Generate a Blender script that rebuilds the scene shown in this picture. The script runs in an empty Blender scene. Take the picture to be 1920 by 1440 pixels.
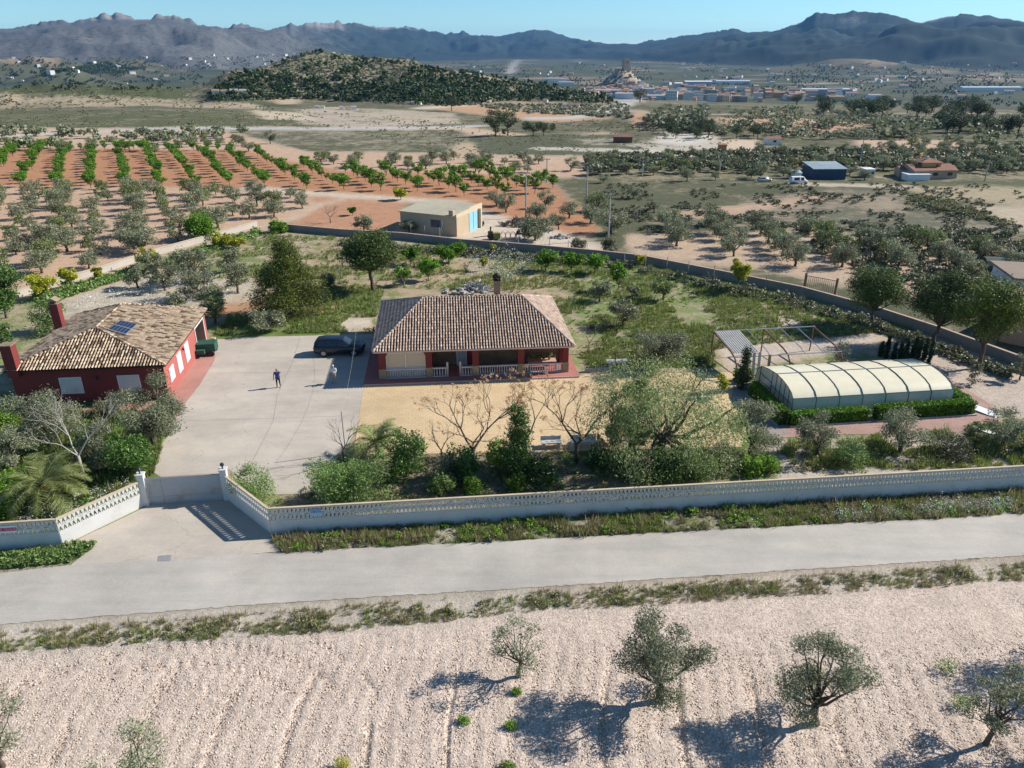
import bpy, math, random
import numpy as np
from math import sin, cos, radians as R, pi
random.seed(7); rng = np.random.default_rng(11)
sc = bpy.context.scene; C = sc.collection

# ------------------------------------------------------------------ camera, sky, sun, exposure
FP, HY, HC = 1400.0, 85.0, 27.0           # focal length in photo pixels, eye-level row, camera height
PIT = math.atan((720-HY)/FP)
cam = bpy.data.cameras.new('camera'); co = bpy.data.objects.new('camera', cam); C.objects.link(co)
co.location = (0, 0, HC); co.rotation_euler = (pi/2-PIT, 0, 0)
cam.sensor_width = 36; cam.lens = 36*FP/1920; cam.clip_start = 0.5; cam.clip_end = 40000
sc.camera = co
sc.render.resolution_x, sc.render.resolution_y = 1024, 768
SUN_EL, SUN_AZ = 34.5, 16.0               # azimuth measured from +X towards +Y
w = bpy.data.worlds.new('World'); sc.world = w; w.use_nodes = True
nt = w.node_tree; bg = nt.nodes['Background']
sky = nt.nodes.new('ShaderNodeTexSky'); sky.sky_type = 'NISHITA'; sky.sun_disc = False
sky.sun_elevation = R(SUN_EL); sky.sun_rotation = R(90-SUN_AZ)
sky.air_density = 1.0; sky.dust_density = 0.0; sky.ozone_density = 4.0; sky.altitude = 2500
tint = nt.nodes.new('ShaderNodeMix'); tint.data_type = 'RGBA'; tint.blend_type = 'MULTIPLY'; tint.inputs[0].default_value = 1; tint.inputs[7].default_value = (.90, 1.16, 1.18, 1)
nt.links.new(sky.outputs[0], tint.inputs[6]); nt.links.new(tint.outputs[2], bg.inputs[0]); bg.inputs[1].default_value = 0.08
sl = bpy.data.lights.new('sun', 'SUN'); sl.energy = 4.9; sl.angle = R(0.53); sl.color = (1, 0.955, 0.88)
so = bpy.data.objects.new('sun', sl); C.objects.link(so)
so.rotation_euler = (R(90-SUN_EL), 0, R(SUN_AZ+90))
sc.view_settings.view_transform = 'Standard'; sc.view_settings.look = 'None'
sc.view_settings.exposure = 0.5; sc.view_settings.gamma = 1

# ------------------------------------------------------------------ numpy helpers
def hash2(ix, iy, s):
    n = (ix.astype(np.int64)*374761393 + iy.astype(np.int64)*668265263 + s*1442695041) & 0xffffffff
    n = ((n ^ (n >> 13))*1274126177) & 0xffffffff
    return ((n ^ (n >> 16)) & 0xffff)/65535.0
def vnoise(x, y, s=0):
    x = np.asarray(x, float); y = np.asarray(y, float)
    ix = np.floor(x); iy = np.floor(y); fx = x-ix; fy = y-iy
    fx = fx*fx*(3-2*fx); fy = fy*fy*(3-2*fy)
    a = hash2(ix, iy, s); b = hash2(ix+1, iy, s); c = hash2(ix, iy+1, s); d = hash2(ix+1, iy+1, s)
    return (a*(1-fx)+b*fx)*(1-fy)+(c*(1-fx)+d*fx)*fy
def fbm(x, y, s=0, o=4):
    t = 0; a = .5; n = 0
    for k in range(o):
        t = t+a*vnoise(x*2**k+17*k, y*2**k-9*k, s+k); n += a; a *= .5
    return t/n
def ridged(x, y, s=0, o=4):
    t = 0; a = .5; n = 0
    for k in range(o):
        t = t+a*(1-np.abs(2*vnoise(x*2**k+5*k, y*2**k+3*k, s+k)-1)); n += a; a *= .5
    return t/n
def ss(a, b, x):
    t = np.clip((np.asarray(x, float)-a)/(b-a), 0, 1); return t*t*(3-2*t)
def inpoly(x, y, poly):
    r = np.zeros(np.shape(x), bool); n = len(poly)
    for i in range(n):
        x0, y0 = poly[i]; x1, y1 = poly[(i+1) % n]
        if y0 == y1: continue
        r ^= ((y0 > y) != (y1 > y)) & (x < (x1-x0)*(y-y0)/(y1-y0)+x0)
    return r

# directions in the valley: a column of the photograph corresponds to an azimuth
def dirs(px, py):
    u = (np.asarray(px, float)-960)/FP; v = (np.asarray(py, float)-720)/FP
    return u, cos(PIT)-v*sin(PIT), -sin(PIT)-v*cos(PIT)
def G(px, py, z=0.0):
    r = dirs(px, py); t = (HC-z)/-r[2]; return float(r[0]*t), float(r[1]*t)
def topz(px, py, Y):
    r = dirs(px, py); return float(HC+r[2]*Y/r[1])
def proj(x, y, z):
    fw = y*cos(PIT)-(z-HC)*sin(PIT); up = y*sin(PIT)+(z-HC)*cos(PIT)
    return 960+FP*x/fw, 720-FP*up/fw
def az_of(px, py):
    r = dirs(px, py); return np.degrees(np.arctan2(r[0], r[1]))
def elev(px, py):
    r = dirs(px, py); return r[2]/np.hypot(r[0], r[1])       # tangent of the elevation

# ------------------------------------------------------------------ terrain height
CREST = [(-700,70),(-400,45),(-200,60),(0,52),(50,48),(60,42),(90,37),(150,37),(165,30),(190,27),(225,20),(250,24),(275,40),(295,25),(315,31),(330,30),(350,33),(390,46),(420,50),(440,40),(480,45),(510,53),(540,42),(600,38),(680,42),(730,52),(770,50),(830,62),(870,60),(900,66),(940,65),(1000,53),(1030,55),(1070,70),(1110,76),(1150,86),(1180,90),(1210,78),(1280,67),(1340,58),(1375,51),(1400,60),(1450,57),(1490,43),(1525,17),(1560,20),(1595,14),(1620,16),(1660,22),(1690,30),(1725,39),(1760,28),(1790,23),(1850,28),(1920,38),(2100,50),(2400,30),(2700,60)]
ca = np.array([az_of(x, 60) for x, y in CREST]); ce = np.array([elev(x, y) for x, y in CREST])
o_ = np.argsort(ca); ca = ca[o_]; ce = ce[o_]
RC_A = np.array([-60, -30, -20, -14, -6, 4, 9, 14, 20, 30, 60.]); RC_R = np.array([5200, 5200, 5000, 6500, 8200, 9000, 8200, 6600, 5800, 5600, 5600.])
HILL = [(330,196),(400,165),(440,140),(500,122),(540,106),(570,97),(600,94),(640,99),(680,105),(740,104),(775,108),(800,122),(870,131),(950,143),(1050,160),(1130,176),(1165,195),(1200,210)]
ha = np.array([az_of(x, y) for x, y in HILL]); he = np.array([elev(x, y) for x, y in HILL])
SMA = np.linspace(-60, 60, 400); SME = np.interp(SMA, ca, ce); SME = np.convolve(np.pad(SME, 12, 'edge'), np.ones(25)/25, 'valid')
def bump(x, y, cx, cy, rx, ry, rot=0):
    dx = x-cx; dy = y-cy; c = cos(R(rot)); s = sin(R(rot))
    return np.exp(-(((dx*c+dy*s)/rx)**2+((-dx*s+dy*c)/ry)**2))
KN = []      # knolls: (px, py, r, height, width)
def at_r(px, py, r):
    a = R(float(az_of(px, py))); return r*sin(a), r*cos(a)
KNOLL = [(110,132,2100,38,75,60),(1620,120,3200,40,260,120),(30,125,2500,62,200,90),(560,255,330,0,30,30),(215,115,3000,45,170,80),(1290,250,300,3.2,38,16),(1180,262,300,1.5,34,14),(1500,380,165,0.8,18,10),(60,200,640,9,160,40),(270,205,620,9,120,40)]
def height(x, y):
    x = np.asarray(x, float); y = np.asarray(y, float)
    r = np.hypot(x, y); az = np.degrees(np.arctan2(x, y))
    z = -58*ss(230, 1500, r)
    z = z + ss(170, 420, r)*(fbm(x/130, y/130, 3, 3)-.5)*7 + ss(900, 2500, r)*(fbm(x/500, y/500, 9, 3)-.5)*16
    z = z + ss(110, 200, r)*(fbm(x/25, y/25, 5, 3)-.5)*.7
    # wooded hill
    hz = np.interp(az, ha, he, left=he[0]-.05, right=he[-1]-.05)
    Rh = 740+30*np.sin(az*.35)
    crest = HC+hz*Rh+58*ss(230, 1500, Rh)
    t = np.where(r < Rh, ss(540, 1, r*0+0), 0)
    prof = np.where(r < Rh, np.clip((r-(Rh-230))/230, 0, 1), np.clip(1-(r-Rh)/330, 0, 1))
    prof = prof**1.15*(2-prof)**.6
    edge = ss(az_of(330, 150), az_of(430, 150), az)*(1-ss(az_of(1120, 170), az_of(1200, 190), az))
    z = z + np.maximum(crest, 0)*prof*edge*(1-.34*(1-ridged(x/90, y/90, 21, 4))*(1-.75*(np.abs(r-Rh) < 25)))
    for (px, py, rr, h, a, b) in KNOLL:
        if h <= 0: continue
        cx, cy = at_r(px, py, rr)
        z = z + h*bump(x, y, cx, cy, a, b, -math.degrees(math.atan2(cx, cy)))*(0.65+.6*fbm(x/(b*.6), y/(b*.6), 31, 4))
    # castle rock
    cx, cy = at_r(1172, 150, 1650)
    d = np.hypot(x-cx, (y-cy)*1.0); k = np.clip(1-d/62, 0, 1)
    k = k*(.8+.35*(fbm(x/16, y/16, 44, 3)))
    z = z + 36*np.clip(k, 0, .8)**1.5*(0.55+.75*ridged(x/20, y/20, 41, 4)) + 6*(k > .3)*ridged(x/9, y/9, 43, 3) + 12*bump(x, y, cx-60, cy, 70, 60)
    # mountains
    Rc = np.interp(az, RC_A, RC_R); e = np.interp(az, ca, ce)+(fbm(az*2.6, az*0+3, 52, 4)-.5)*.0075*(.45+.55*ss(2, -8, az))
    r0 = Rc*.60; t = np.clip((r-r0)/(Rc-r0), 0, 1)
    wx = x+500*(fbm(x/1400, y/1400, 51, 3)-.5); wy = y+500*(fbm(x/1400, y/1400, 57, 3)-.5)
    rg = ridged(wx/1100, wy/1100, 61, 6)
    top = HC+e*Rc+60
    es = np.interp(az, SMA, SME); tops = HC+es*Rc+60
    bl = ss(.72, 1.0, t); tt = tops*(1-bl)+top*bl
    rb = ridged(wx/2600, wy/2600, 66, 3)
    sh = .5*rb+.5*rg
    r2 = ridged(wx/420, wy/420, 68, 4)
    m = tt*(t**1.1)*(.36+.64*np.clip((sh-.38)/.45, 0, 1.15)*(1-t)+.64*t)+4*t*(1-t)*((rg-.6)*330+(r2-.6)*110)
    m = m*ss(0, .10, t)
    fall = np.clip(1-(r-Rc)/2500, 0, 1)
    m = np.where(r > Rc, top*fall*(.9+.1*rg), m)
    m = m + ss(.5, 1, t)*(rg-.6)*26*(1-.8*ss(.97, 1, t))
    # no shoulder may rise above the skyline
    lim = (HC+60+(es*(1-bl)+e*bl)*r*(1-.10*(1-t)))-4-(110*(1-t)+26)*(1-r2)-60*(1-t)*(1-rg)
    m = np.where((t > .2) & (r < Rc), np.minimum(m, np.maximum(lim, 12)), m)
    z = z + np.where(t > 0, np.maximum(m, 0), 0)
    return z
def P(px, py, rmin=15):
    """points of the terrain seen in the directions px, py"""
    px = np.atleast_1d(np.asarray(px, float)); py = np.atleast_1d(np.asarray(py, float))
    u, f, d = dirs(px, py)
    rr = np.geomspace(rmin if len(px) < 500 else max(rmin, 90), 9000, 700 if len(px) < 500 else 230); hl = np.hypot(u, f)
    out = np.zeros((len(px), 3))
    for c0 in range(0, len(px), 150):
        sl_ = slice(c0, c0+150); k = rr[None]/hl[sl_, None]; Xc = u[sl_, None]*k; Yc = f[sl_, None]*k; Zr = HC+d[sl_, None]*k
        gap = Zr-height(Xc, Yc); below = gap <= 0; i = np.where(below.any(1), below.argmax(1), len(rr)-1); i = np.maximum(i, 1)
        j = np.arange(len(i)); g0, g1 = gap[j, i-1], gap[j, i]; q = np.clip(g0/(g0-g1+1e-9), 0, 1); q = np.where(g0 > 0, q, 1)
        out[sl_, 0] = Xc[j, i-1]*(1-q)+Xc[j, i]*q; out[sl_, 1] = Yc[j, i-1]*(1-q)+Yc[j, i]*q
    out[:, 2] = height(out[:, 0], out[:, 1])
    return out

# ------------------------------------------------------------------ material helpers
MATS = {}
class NT:
    def __init__(s, name):
        s.m = bpy.data.materials.new(name); s.m.use_nodes = True; s.t = s.m.node_tree
        s.b = s.t.nodes['Principled BSDF']; s.b.inputs['Specular IOR Level'].default_value = .25
    def n(s, kind, **kw):
        nd = s.t.nodes.new(kind)
        for k, v in kw.items():
            if k.startswith('i_'): nd.inputs[k[2:].replace('_', ' ')].default_value = v
            else: setattr(nd, k, v)
        return nd
    def l(s, a, b): s.t.links.new(a, b)
    def noise(s, scale, detail=4, rough=.6, vec=None, dim='3D'):
        nd = s.n('ShaderNodeTexNoise'); nd.inputs['Scale'].default_value = scale; nd.inputs['Detail'].default_value = detail
        nd.inputs['Roughness'].default_value = rough
        if vec is not None: s.l(vec, nd.inputs['Vector'])
        return nd.outputs['Fac']
    def ramp(s, fac, stops):
        nd = s.n('ShaderNodeValToRGB'); cr = nd.color_ramp
        while len(cr.elements) < len(stops): cr.elements.new(.5)
        for e, (p, c) in zip(cr.elements, stops):
            e.position = p; e.color = (c, c, c, 1) if isinstance(c, (int, float)) else (*c, 1)
        s.l(fac, nd.inputs[0]); return nd.outputs[0]
    def mix(s, fac, a, b, mode='MIX'):
        nd = s.n('ShaderNodeMix', data_type='RGBA', blend_type=mode)
        for i, v in ((0, fac), (6, a), (7, b)):
            if isinstance(v, (int, float)): nd.inputs[i].default_value = v
            elif isinstance(v, tuple): nd.inputs[i].default_value = (*v, 1)
            else: s.l(v, nd.inputs[i])
        return nd.outputs[2]
    def math(s, op, a, b=0, c=0):
        nd = s.n('ShaderNodeMath', operation=op)
        for i, v in enumerate((a, b, c)):
            if isinstance(v, (int, float)): nd.inputs[i].default_value = v
            else: s.l(v, nd.inputs[i])
        return nd.outputs[0]
    def bump(s, h, dist=.05, strength=.6):
        nd = s.n('ShaderNodeBump'); nd.inputs['Distance'].default_value = dist; nd.inputs['Strength'].default_value = strength
        s.l(h, nd.inputs['Height']); s.l(nd.outputs[0], s.b.inputs['Normal'])
    def pos(s): return s.n('ShaderNodeNewGeometry').outputs['Position']
    def obj(s): return s.n('ShaderNodeTexCoord').outputs['Object']
def plain(name, col, rough=.8, var=.18, scale=3.0, bump=0, metal=0, spec=.25, dirt=None):
    if name in MATS: return MATS[name]
    t = NT(name); v = t.obj()
    n1 = t.noise(scale, 6, .65, v); n2 = t.noise(scale*.13, 3, .5, v)
    f = t.math('ADD', t.math('MULTIPLY', n1, .6), t.math('MULTIPLY', n2, .4))
    lo = tuple(max(0, c*(1-var*1.6)) for c in col); hi = tuple(min(1, c*(1+var)) for c in col)
    c = t.ramp(f, [(.32, lo), (.68, hi)])
    if dirt:
        n3 = t.noise(scale*.5, 8, .75, v)
        c = t.mix(t.ramp(n3, [(.5, 0.), (.72, .75)]), c, dirt)
    t.l(c, t.b.inputs['Base Color']); t.b.inputs['Roughness'].default_value = rough; t.b.inputs['Metallic'].default_value = metal
    t.b.inputs['Specular IOR Level'].default_value = spec
    if bump: t.bump(t.noise(scale*6, 4, .7, v), bump, .7)
    MATS[name] = t.m; return t.m
def leaf(name, c1, c2, c3, trans=.25, rough=.55):
    """foliage: the tint differs from leaf to leaf and from tree to tree"""
    if name in MATS: return MATS[name]
    t = NT(name); g = t.n('ShaderNodeNewGeometry'); oi = t.n('ShaderNodeObjectInfo')
    a = t.ramp(g.outputs['Random Per Island'], [(0, c1), (.55, c2), (1, c3)])
    k = t.math('ADD', .98, t.math('MULTIPLY', oi.outputs['Random'], .44))
    nn = t.noise(.9, 2, .5, t.pos()); k = t.math('MULTIPLY', k, t.math('ADD', .7, t.math('MULTIPLY', nn, .6)))
    mm = t.n('ShaderNodeVectorMath', operation='SCALE'); t.l(a, mm.inputs[0]); t.l(k, mm.inputs['Scale'])
    t.l(mm.outputs[0], t.b.inputs['Base Color']); t.b.inputs['Roughness'].default_value = rough
    t.b.inputs['Specular IOR Level'].default_value = .3
    tr = t.n('ShaderNodeBsdfTranslucent'); t.l(mm.outputs[0], tr.inputs[0])
    mx = t.n('ShaderNodeMixShader'); mx.inputs[0].default_value = trans
    out = [n for n in t.t.nodes if n.type == 'OUTPUT_MATERIAL'][0]
    t.l(t.b.outputs[0], mx.inputs[1]); t.l(tr.outputs[0], mx.inputs[2]); t.l(mx.outputs[0], out.inputs[0])
    MATS[name] = t.m; return t.m
L_PINED = leaf('dark_pine_needles', (.018,.036,.012), (.04,.068,.018), (.08,.115,.03), .1)
L_OLIVE = leaf('olive_leaves', (.11,.125,.06), (.20,.215,.125), (.33,.345,.225))
L_OLIVE2 = leaf('olive_leaves_green', (.09,.12,.035), (.16,.195,.065), (.25,.28,.12))
L_PEACH = leaf('peach_leaves', (.06,.14,.012), (.12,.24,.02), (.20,.34,.04), .35)
L_PINE = leaf('pine_needles', (.03,.052,.014), (.075,.11,.024), (.15,.185,.04), .12)
L_PINEY = leaf('pine_needles_yellow', (.03,.048,.01), (.09,.12,.016), (.22,.245,.035), .15)
L_CITRUS = leaf('citrus_leaves', (.03,.065,.014), (.065,.13,.024), (.12,.21,.04), .15, .4)
L_YELLOW = leaf('yellow_leaves', (.20,.22,.03), (.34,.34,.03), (.50,.48,.05), .35)
L_PEPPER = leaf('pepper_tree_leaves', (.11,.145,.045), (.20,.24,.09), (.34,.38,.18), .3)
L_OLEAN = leaf('oleander_leaves', (.075,.13,.035), (.15,.235,.06), (.28,.37,.12), .25)
L_BRIGHT = leaf('bright_shrub_leaves', (.07,.15,.015), (.15,.27,.03), (.26,.38,.06), .35)
L_CYP = leaf('cypress_foliage', (.018,.035,.012), (.035,.06,.018), (.06,.09,.025), .08)
L_HEDGE = leaf('hedge_leaves', (.05,.12,.012), (.10,.21,.015), (.17,.32,.03), .2)
L_PALM = leaf('palm_leaves', (.09,.12,.03), (.17,.20,.06), (.30,.31,.13), .2, .45)
L_SEED = leaf('dry_seed_clusters', (.36,.20,.09), (.50,.30,.15), (.62,.42,.24), .2)
L_SCRUB = leaf('scrub_leaves', (.07,.08,.04), (.125,.135,.07), (.21,.215,.13), .15)
L_WEED = leaf('weed_leaves', (.10,.11,.045), (.19,.185,.08), (.32,.30,.16), .25)
L_GRASS = leaf('grass_blades', (.10,.14,.03), (.19,.24,.06), (.34,.35,.14), .3)
L_DRY = leaf('dry_grass_blades', (.17,.15,.07), (.27,.24,.12), (.40,.36,.22), .3)
L_WHITE = leaf('white_flowers', (.5,.52,.45), (.65,.66,.58), (.8,.8,.74), .2)
BARK = plain('bark', (.13,.10,.075), .9, .4, 6, .02)
BARKG = plain('grey_bark', (.27,.23,.19), .9, .35, 6, .02)
BARKP = plain('pine_bark', (.15,.10,.075), .95, .4, 5, .03)

# ------------------------------------------------------------------ mesh helpers
def mesh_np(name, V, F, mat, smooth=False):
    me = bpy.data.meshes.new(name); V = np.asarray(V, np.float32); F = np.asarray(F, np.int32)
    n, k = F.shape
    me.vertices.add(len(V)); me.vertices.foreach_set('co', V.ravel())
    me.loops.add(n*k); me.loops.foreach_set('vertex_index', F.ravel())
    me.polygons.add(n); me.polygons.foreach_set('loop_start', np.arange(n, dtype=np.int32)*k)
    try: me.polygons.foreach_set('loop_total', np.full(n, k, np.int32))
    except Exception: pass
    if smooth: me.polygons.foreach_set('use_smooth', np.ones(n, bool))
    me.materials.append(mat); me.update(calc_edges=True)
    return me
def link(name, me, parent=None, loc=None, rz=None):
    o = bpy.data.objects.new(name, me); C.objects.link(o)
    if parent is not None: o.parent = parent
    if loc is not None: o.location = loc
    if rz is not None: o.rotation_euler = (0, 0, rz)
    return o
def tag(o, label=None, cat=None, group=None, kind=None):
    if label: o['label'] = label
    if cat: o['category'] = cat
    if group: o['group'] = group
    if kind: o['kind'] = kind
    return o
def empty(name, loc, rz=0, label=None, cat=None, group=None):
    o = link(name, None, None, loc, rz); o.empty_display_size = .2
    return tag(o, label, cat, group)
class MB:
    def __init__(s): s.v = []; s.f = []
    def poly(s, pts): 
        b = len(s.v); s.v += [tuple(p) for p in pts]; s.f.append(tuple(range(b, b+len(pts)))); return s
    def box(s, x0, x1, y0, y1, z0, z1):
        b = len(s.v); s.v += [(x, y, z) for z in (z0, z1) for x, y in ((x0,y0),(x1,y0),(x1,y1),(x0,y1))]
        s.f += [(b+3,b+2,b+1,b), (b+4,b+5,b+6,b+7)]+[(b+i, b+(i+1) % 4, b+4+(i+1) % 4, b+4+i) for i in range(4)]; return s
    def obox(s, cx, cy, cz, sx, sy, sz, a=0):          # box centred at x,y standing on cz, turned by a
        b0 = len(s.v); s.box(-sx/2, sx/2, -sy/2, sy/2, 0, sz)
        c, q = cos(a), sin(a); s.v[b0:] = [(cx+x*c-y*q, cy+x*q+y*c, cz+z) for x, y, z in s.v[b0:]]; return s
    def prism(s, pts, f):                               # 2-D outline pts, f maps (a,b,depth 0/1) to 3-D
        n = len(pts); b = len(s.v)
        s.v += [f(a, c, 0) for a, c in pts]+[f(a, c, 1) for a, c in pts]
        s.f += [tuple(range(b+n-1, b-1, -1)), tuple(range(b+n, b+2*n))]+[(b+i, b+(i+1) % n, b+n+(i+1) % n, b+n+i) for i in range(n)]; return s
    def tube(s, pts, rad, n=6, cap=True):
        pts = [np.array(p, float) for p in pts]
        if not hasattr(rad, '__len__'): rad = [rad]*len(pts)
        b = len(s.v); up = np.array((0, 0, 1.))
        for i, p in enumerate(pts):
            d = pts[min(i+1, len(pts)-1)]-pts[max(i-1, 0)]; d = d/(np.linalg.norm(d)+1e-9)
            a = np.cross(d, up if abs(d[2]) < .95 else np.array((1., 0, 0))); a /= np.linalg.norm(a); c = np.cross(d, a)
            for k in range(n):
                t = 2*pi*k/n; s.v.append(tuple(p+rad[i]*(a*cos(t)+c*sin(t))))
        for i in range(len(pts)-1):
            for k in range(n): s.f.append((b+i*n+k, b+i*n+(k+1) % n, b+(i+1)*n+(k+1) % n, b+(i+1)*n+k))
        if cap: s.f += [tuple(range(b+n-1, b-1, -1)), tuple(range(b+(len(pts)-1)*n, b+len(pts)*n))]
        return s
    def lathe(s, cx, cy, prof, n=12):                   # prof: (radius, z)
        b = len(s.v)
        for r, z in prof:
            for k in range(n): s.v.append((cx+r*cos(2*pi*k/n), cy+r*sin(2*pi*k/n), z))
        for i in range(len(prof)-1):
            for k in range(n): s.f.append((b+i*n+k, b+i*n+(k+1) % n, b+(i+1)*n+(k+1) % n, b+(i+1)*n+k))
        s.f += [tuple(range(b+n-1, b-1, -1)), tuple(range(b+(len(prof)-1)*n, b+len(prof)*n))]; return s
    def xf(s, fn): s.v = [fn(*p) for p in s.v]; return s
    def mesh(s, name, mat, smooth=False):
        me = bpy.data.meshes.new(name); me.from_pydata(s.v, [], s.f); me.materials.append(mat)
        if smooth: me.polygons.foreach_set('use_smooth', np.ones(len(me.polygons), bool))
        me.update(); return me
    def build(s, name, mat, parent=None, loc=None, rz=None, smooth=False):
        return link(name, s.mesh(name, mat, smooth), parent, loc, rz)
def bevel(o, w=.02, seg=2):
    m = o.modifiers.new('bevel', 'BEVEL'); m.width = w; m.segments = seg; m.limit_method = 'ANGLE'; return o
def merge(pv, pf, pos, scl, rot, tilt=0):
    """many copies of one small shape as a single vertex and face array"""
    pv = np.asarray(pv, float); pf = np.asarray(pf, int); N = len(pos); n = len(pv)
    scl = np.asarray(scl, float)
    if scl.ndim == 1: scl = np.stack([scl]*3, 1)
    c = np.cos(rot)[:, None]; s = np.sin(rot)[:, None]
    q = pv[None]*scl[:, None, :]
    X = q[..., 0]*c-q[..., 1]*s; Y = q[..., 0]*s+q[..., 1]*c
    V = np.stack([X, Y, q[..., 2]], -1)+np.asarray(pos)[:, None, :]
    F = pf[None]+(np.arange(N)*n)[:, None, None]
    return V.reshape(-1, 3), F.reshape(-1, pf.shape[1])
def cat_np(parts):
    V = []; F = []; b = 0
    for v, f in parts: V.append(v); F.append(f+b); b += len(v)
    return np.concatenate(V), np.concatenate(F)
def leaves(cent, rc, n, lw, ll, flat=.75, droop=0, up=.25, g=None):
    """n leaf quads in clumps round the centres cent"""
    g = g or rng; cent = np.asarray(cent, float); rc = np.broadcast_to(np.asarray(rc, float), (len(cent),))
    w8 = rc**2; idx = g.choice(len(cent), n, p=w8/w8.sum())
    d = g.normal(size=(n, 3)); d /= np.linalg.norm(d, axis=1)[:, None]
    rad = rc[idx]*g.random(n)**.42
    p = cent[idx]+d*rad[:, None]*np.array((1, 1, flat))
    if droop: p[:, 2] -= droop*g.random(n)*rc[idx]
    a = g.normal(size=(n, 3)); a[:, 2] = a[:, 2]*.7-droop*1.3; a += d*.5; a /= np.linalg.norm(a, axis=1)[:, None]
    nn = g.normal(size=(n, 3)); nn[:, 2] += up*3; nn += d*.7
    b = np.cross(a, nn); b /= (np.linalg.norm(b, axis=1)[:, None]+1e-9)
    s = g.uniform(.65, 1.35, n)[:, None]
    a = a*ll*s*.5; b = b*lw*s*.5
    V = np.stack([p-a, p+b*.9, p+a, p-b*.9], 1).reshape(-1, 3)
    return V, np.arange(4*n).reshape(-1, 4)

# ------------------------------------------------------------------ trees
def curve(p0, p1, sag, n=5, jit=.06, g=random):
    p0 = np.array(p0, float); p1 = np.array(p1, float); L = np.linalg.norm(p1-p0); out = []
    for i in range(n+1):
        t = i/n; q = p0*(1-t)+p1*t; q[2] += sag*L*sin(pi*t)
        if 0 < i < n: q = q+np.array([g.uniform(-1, 1) for _ in range(3)])*jit*L
        out.append(q)
    return out
def skeleton(fork, cents, r0, g, trunk_h, lean=0, ntr=1, side=5, stem=.0):
    mb = MB(); tops = []
    for k in range(ntr):
        a = 2*pi*k/max(ntr, 1)+g.uniform(0, 1); o = .12*(ntr > 1)
        top = np.array((lean+o*2*cos(a), o*2*sin(a), trunk_h)); tops.append(top)
        mb.tube(curve((o*cos(a), o*sin(a), -.15), top, 0, 4, .05, g), [r0*1.5, r0*1.05, r0*.95, r0*.9, r0*.85], side+1)
    for c in cents:
        s = min(tops, key=lambda t: np.linalg.norm(t-c)); L = np.linalg.norm(c-s)
        pts = curve(s, c, -.10, 4, .05, g); r = r0*.55*min(1, .35+L*.18)
        mb.tube(pts, [r*1.15, r*.85, r*.6, r*.4, r*.16], side, False)
        for q in range(2):
            m = pts[2+q]; e = m+np.array([g.uniform(-1, 1), g.uniform(-1, 1), g.uniform(.1, .9)])*L*.3
            mb.tube([m, (m+e)/2+np.array([0, 0, .03*L]), e], [r*.4, r*.3, r*.1], 4, False)
    return mb
def centres(kind, w, h, n, g):
    """clump centres of the crown for a tree of width w and height h"""
    out = []; rc = []
    for i in range(n*6):
        if len(out) >= n: break
        a = g.uniform(0, 2*pi); t = g.random()
        if kind == 'olive':
            zz = .27+.60*t; rr = w/2*.80*math.sqrt(max(0, 1-((zz-.54)/.5)**2))*(g.random()**.4); r = w*g.uniform(.13, .19)
        elif kind == 'vase':
            zz = .42+.5*t; rr = w/2*.8*(.35+.65*ss(.3, .75, zz))*(g.random()**.45); r = w*g.uniform(.12, .18)
        elif kind == 'cone':
            zz = .16+.80*t**1.15; rr = w/2*.86*(1-.93*(max(zz-.2, 0)/.8)**1.15)*(g.random()**.25); r = w*g.uniform(.09, .19)*(1.25-.5*zz)
        elif kind == 'umbrella':
            zz = .45+.45*t; rr = w/2*.82*math.sqrt(max(0, 1-((zz-.6)/.36)**2))*(g.random()**.4); r = w*g.uniform(.14, .2)
        elif kind == 'round':
            zz = .24+.62*t; rr = w/2*.76*math.sqrt(max(0, 1-((zz-.5)/.46)**2))*(g.random()**.35); r = w*g.uniform(.15, .21)
        elif kind == 'bush':
            zz = .12+.68*t; rr = w/2*.78*math.sqrt(max(0, 1-((zz-.3)/.6)**2))*(g.random()**.4); r = w*g.uniform(.14, .2)
        elif kind == 'weep':
            zz = .22+.66*t; rr = w/2*.86*math.sqrt(max(0, 1-((zz-.5)/.5)**2))*(g.random()**.4); r = w*g.uniform(.07, .105)
        else:  # column
            zz = .06+.88*t; rr = w/2*.5*(1-.75*abs(zz-.4)**1.2)*g.random(); r = w*.30*(1.1-.6*zz)
        c = np.array((rr*cos(a), rr*sin(a), zz*h))
        if all(np.linalg.norm(c-q) > r*.62 for q in out) or i > n*4: out.append(c); rc.append(r)
    return out, rc
TREE = {}
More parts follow.
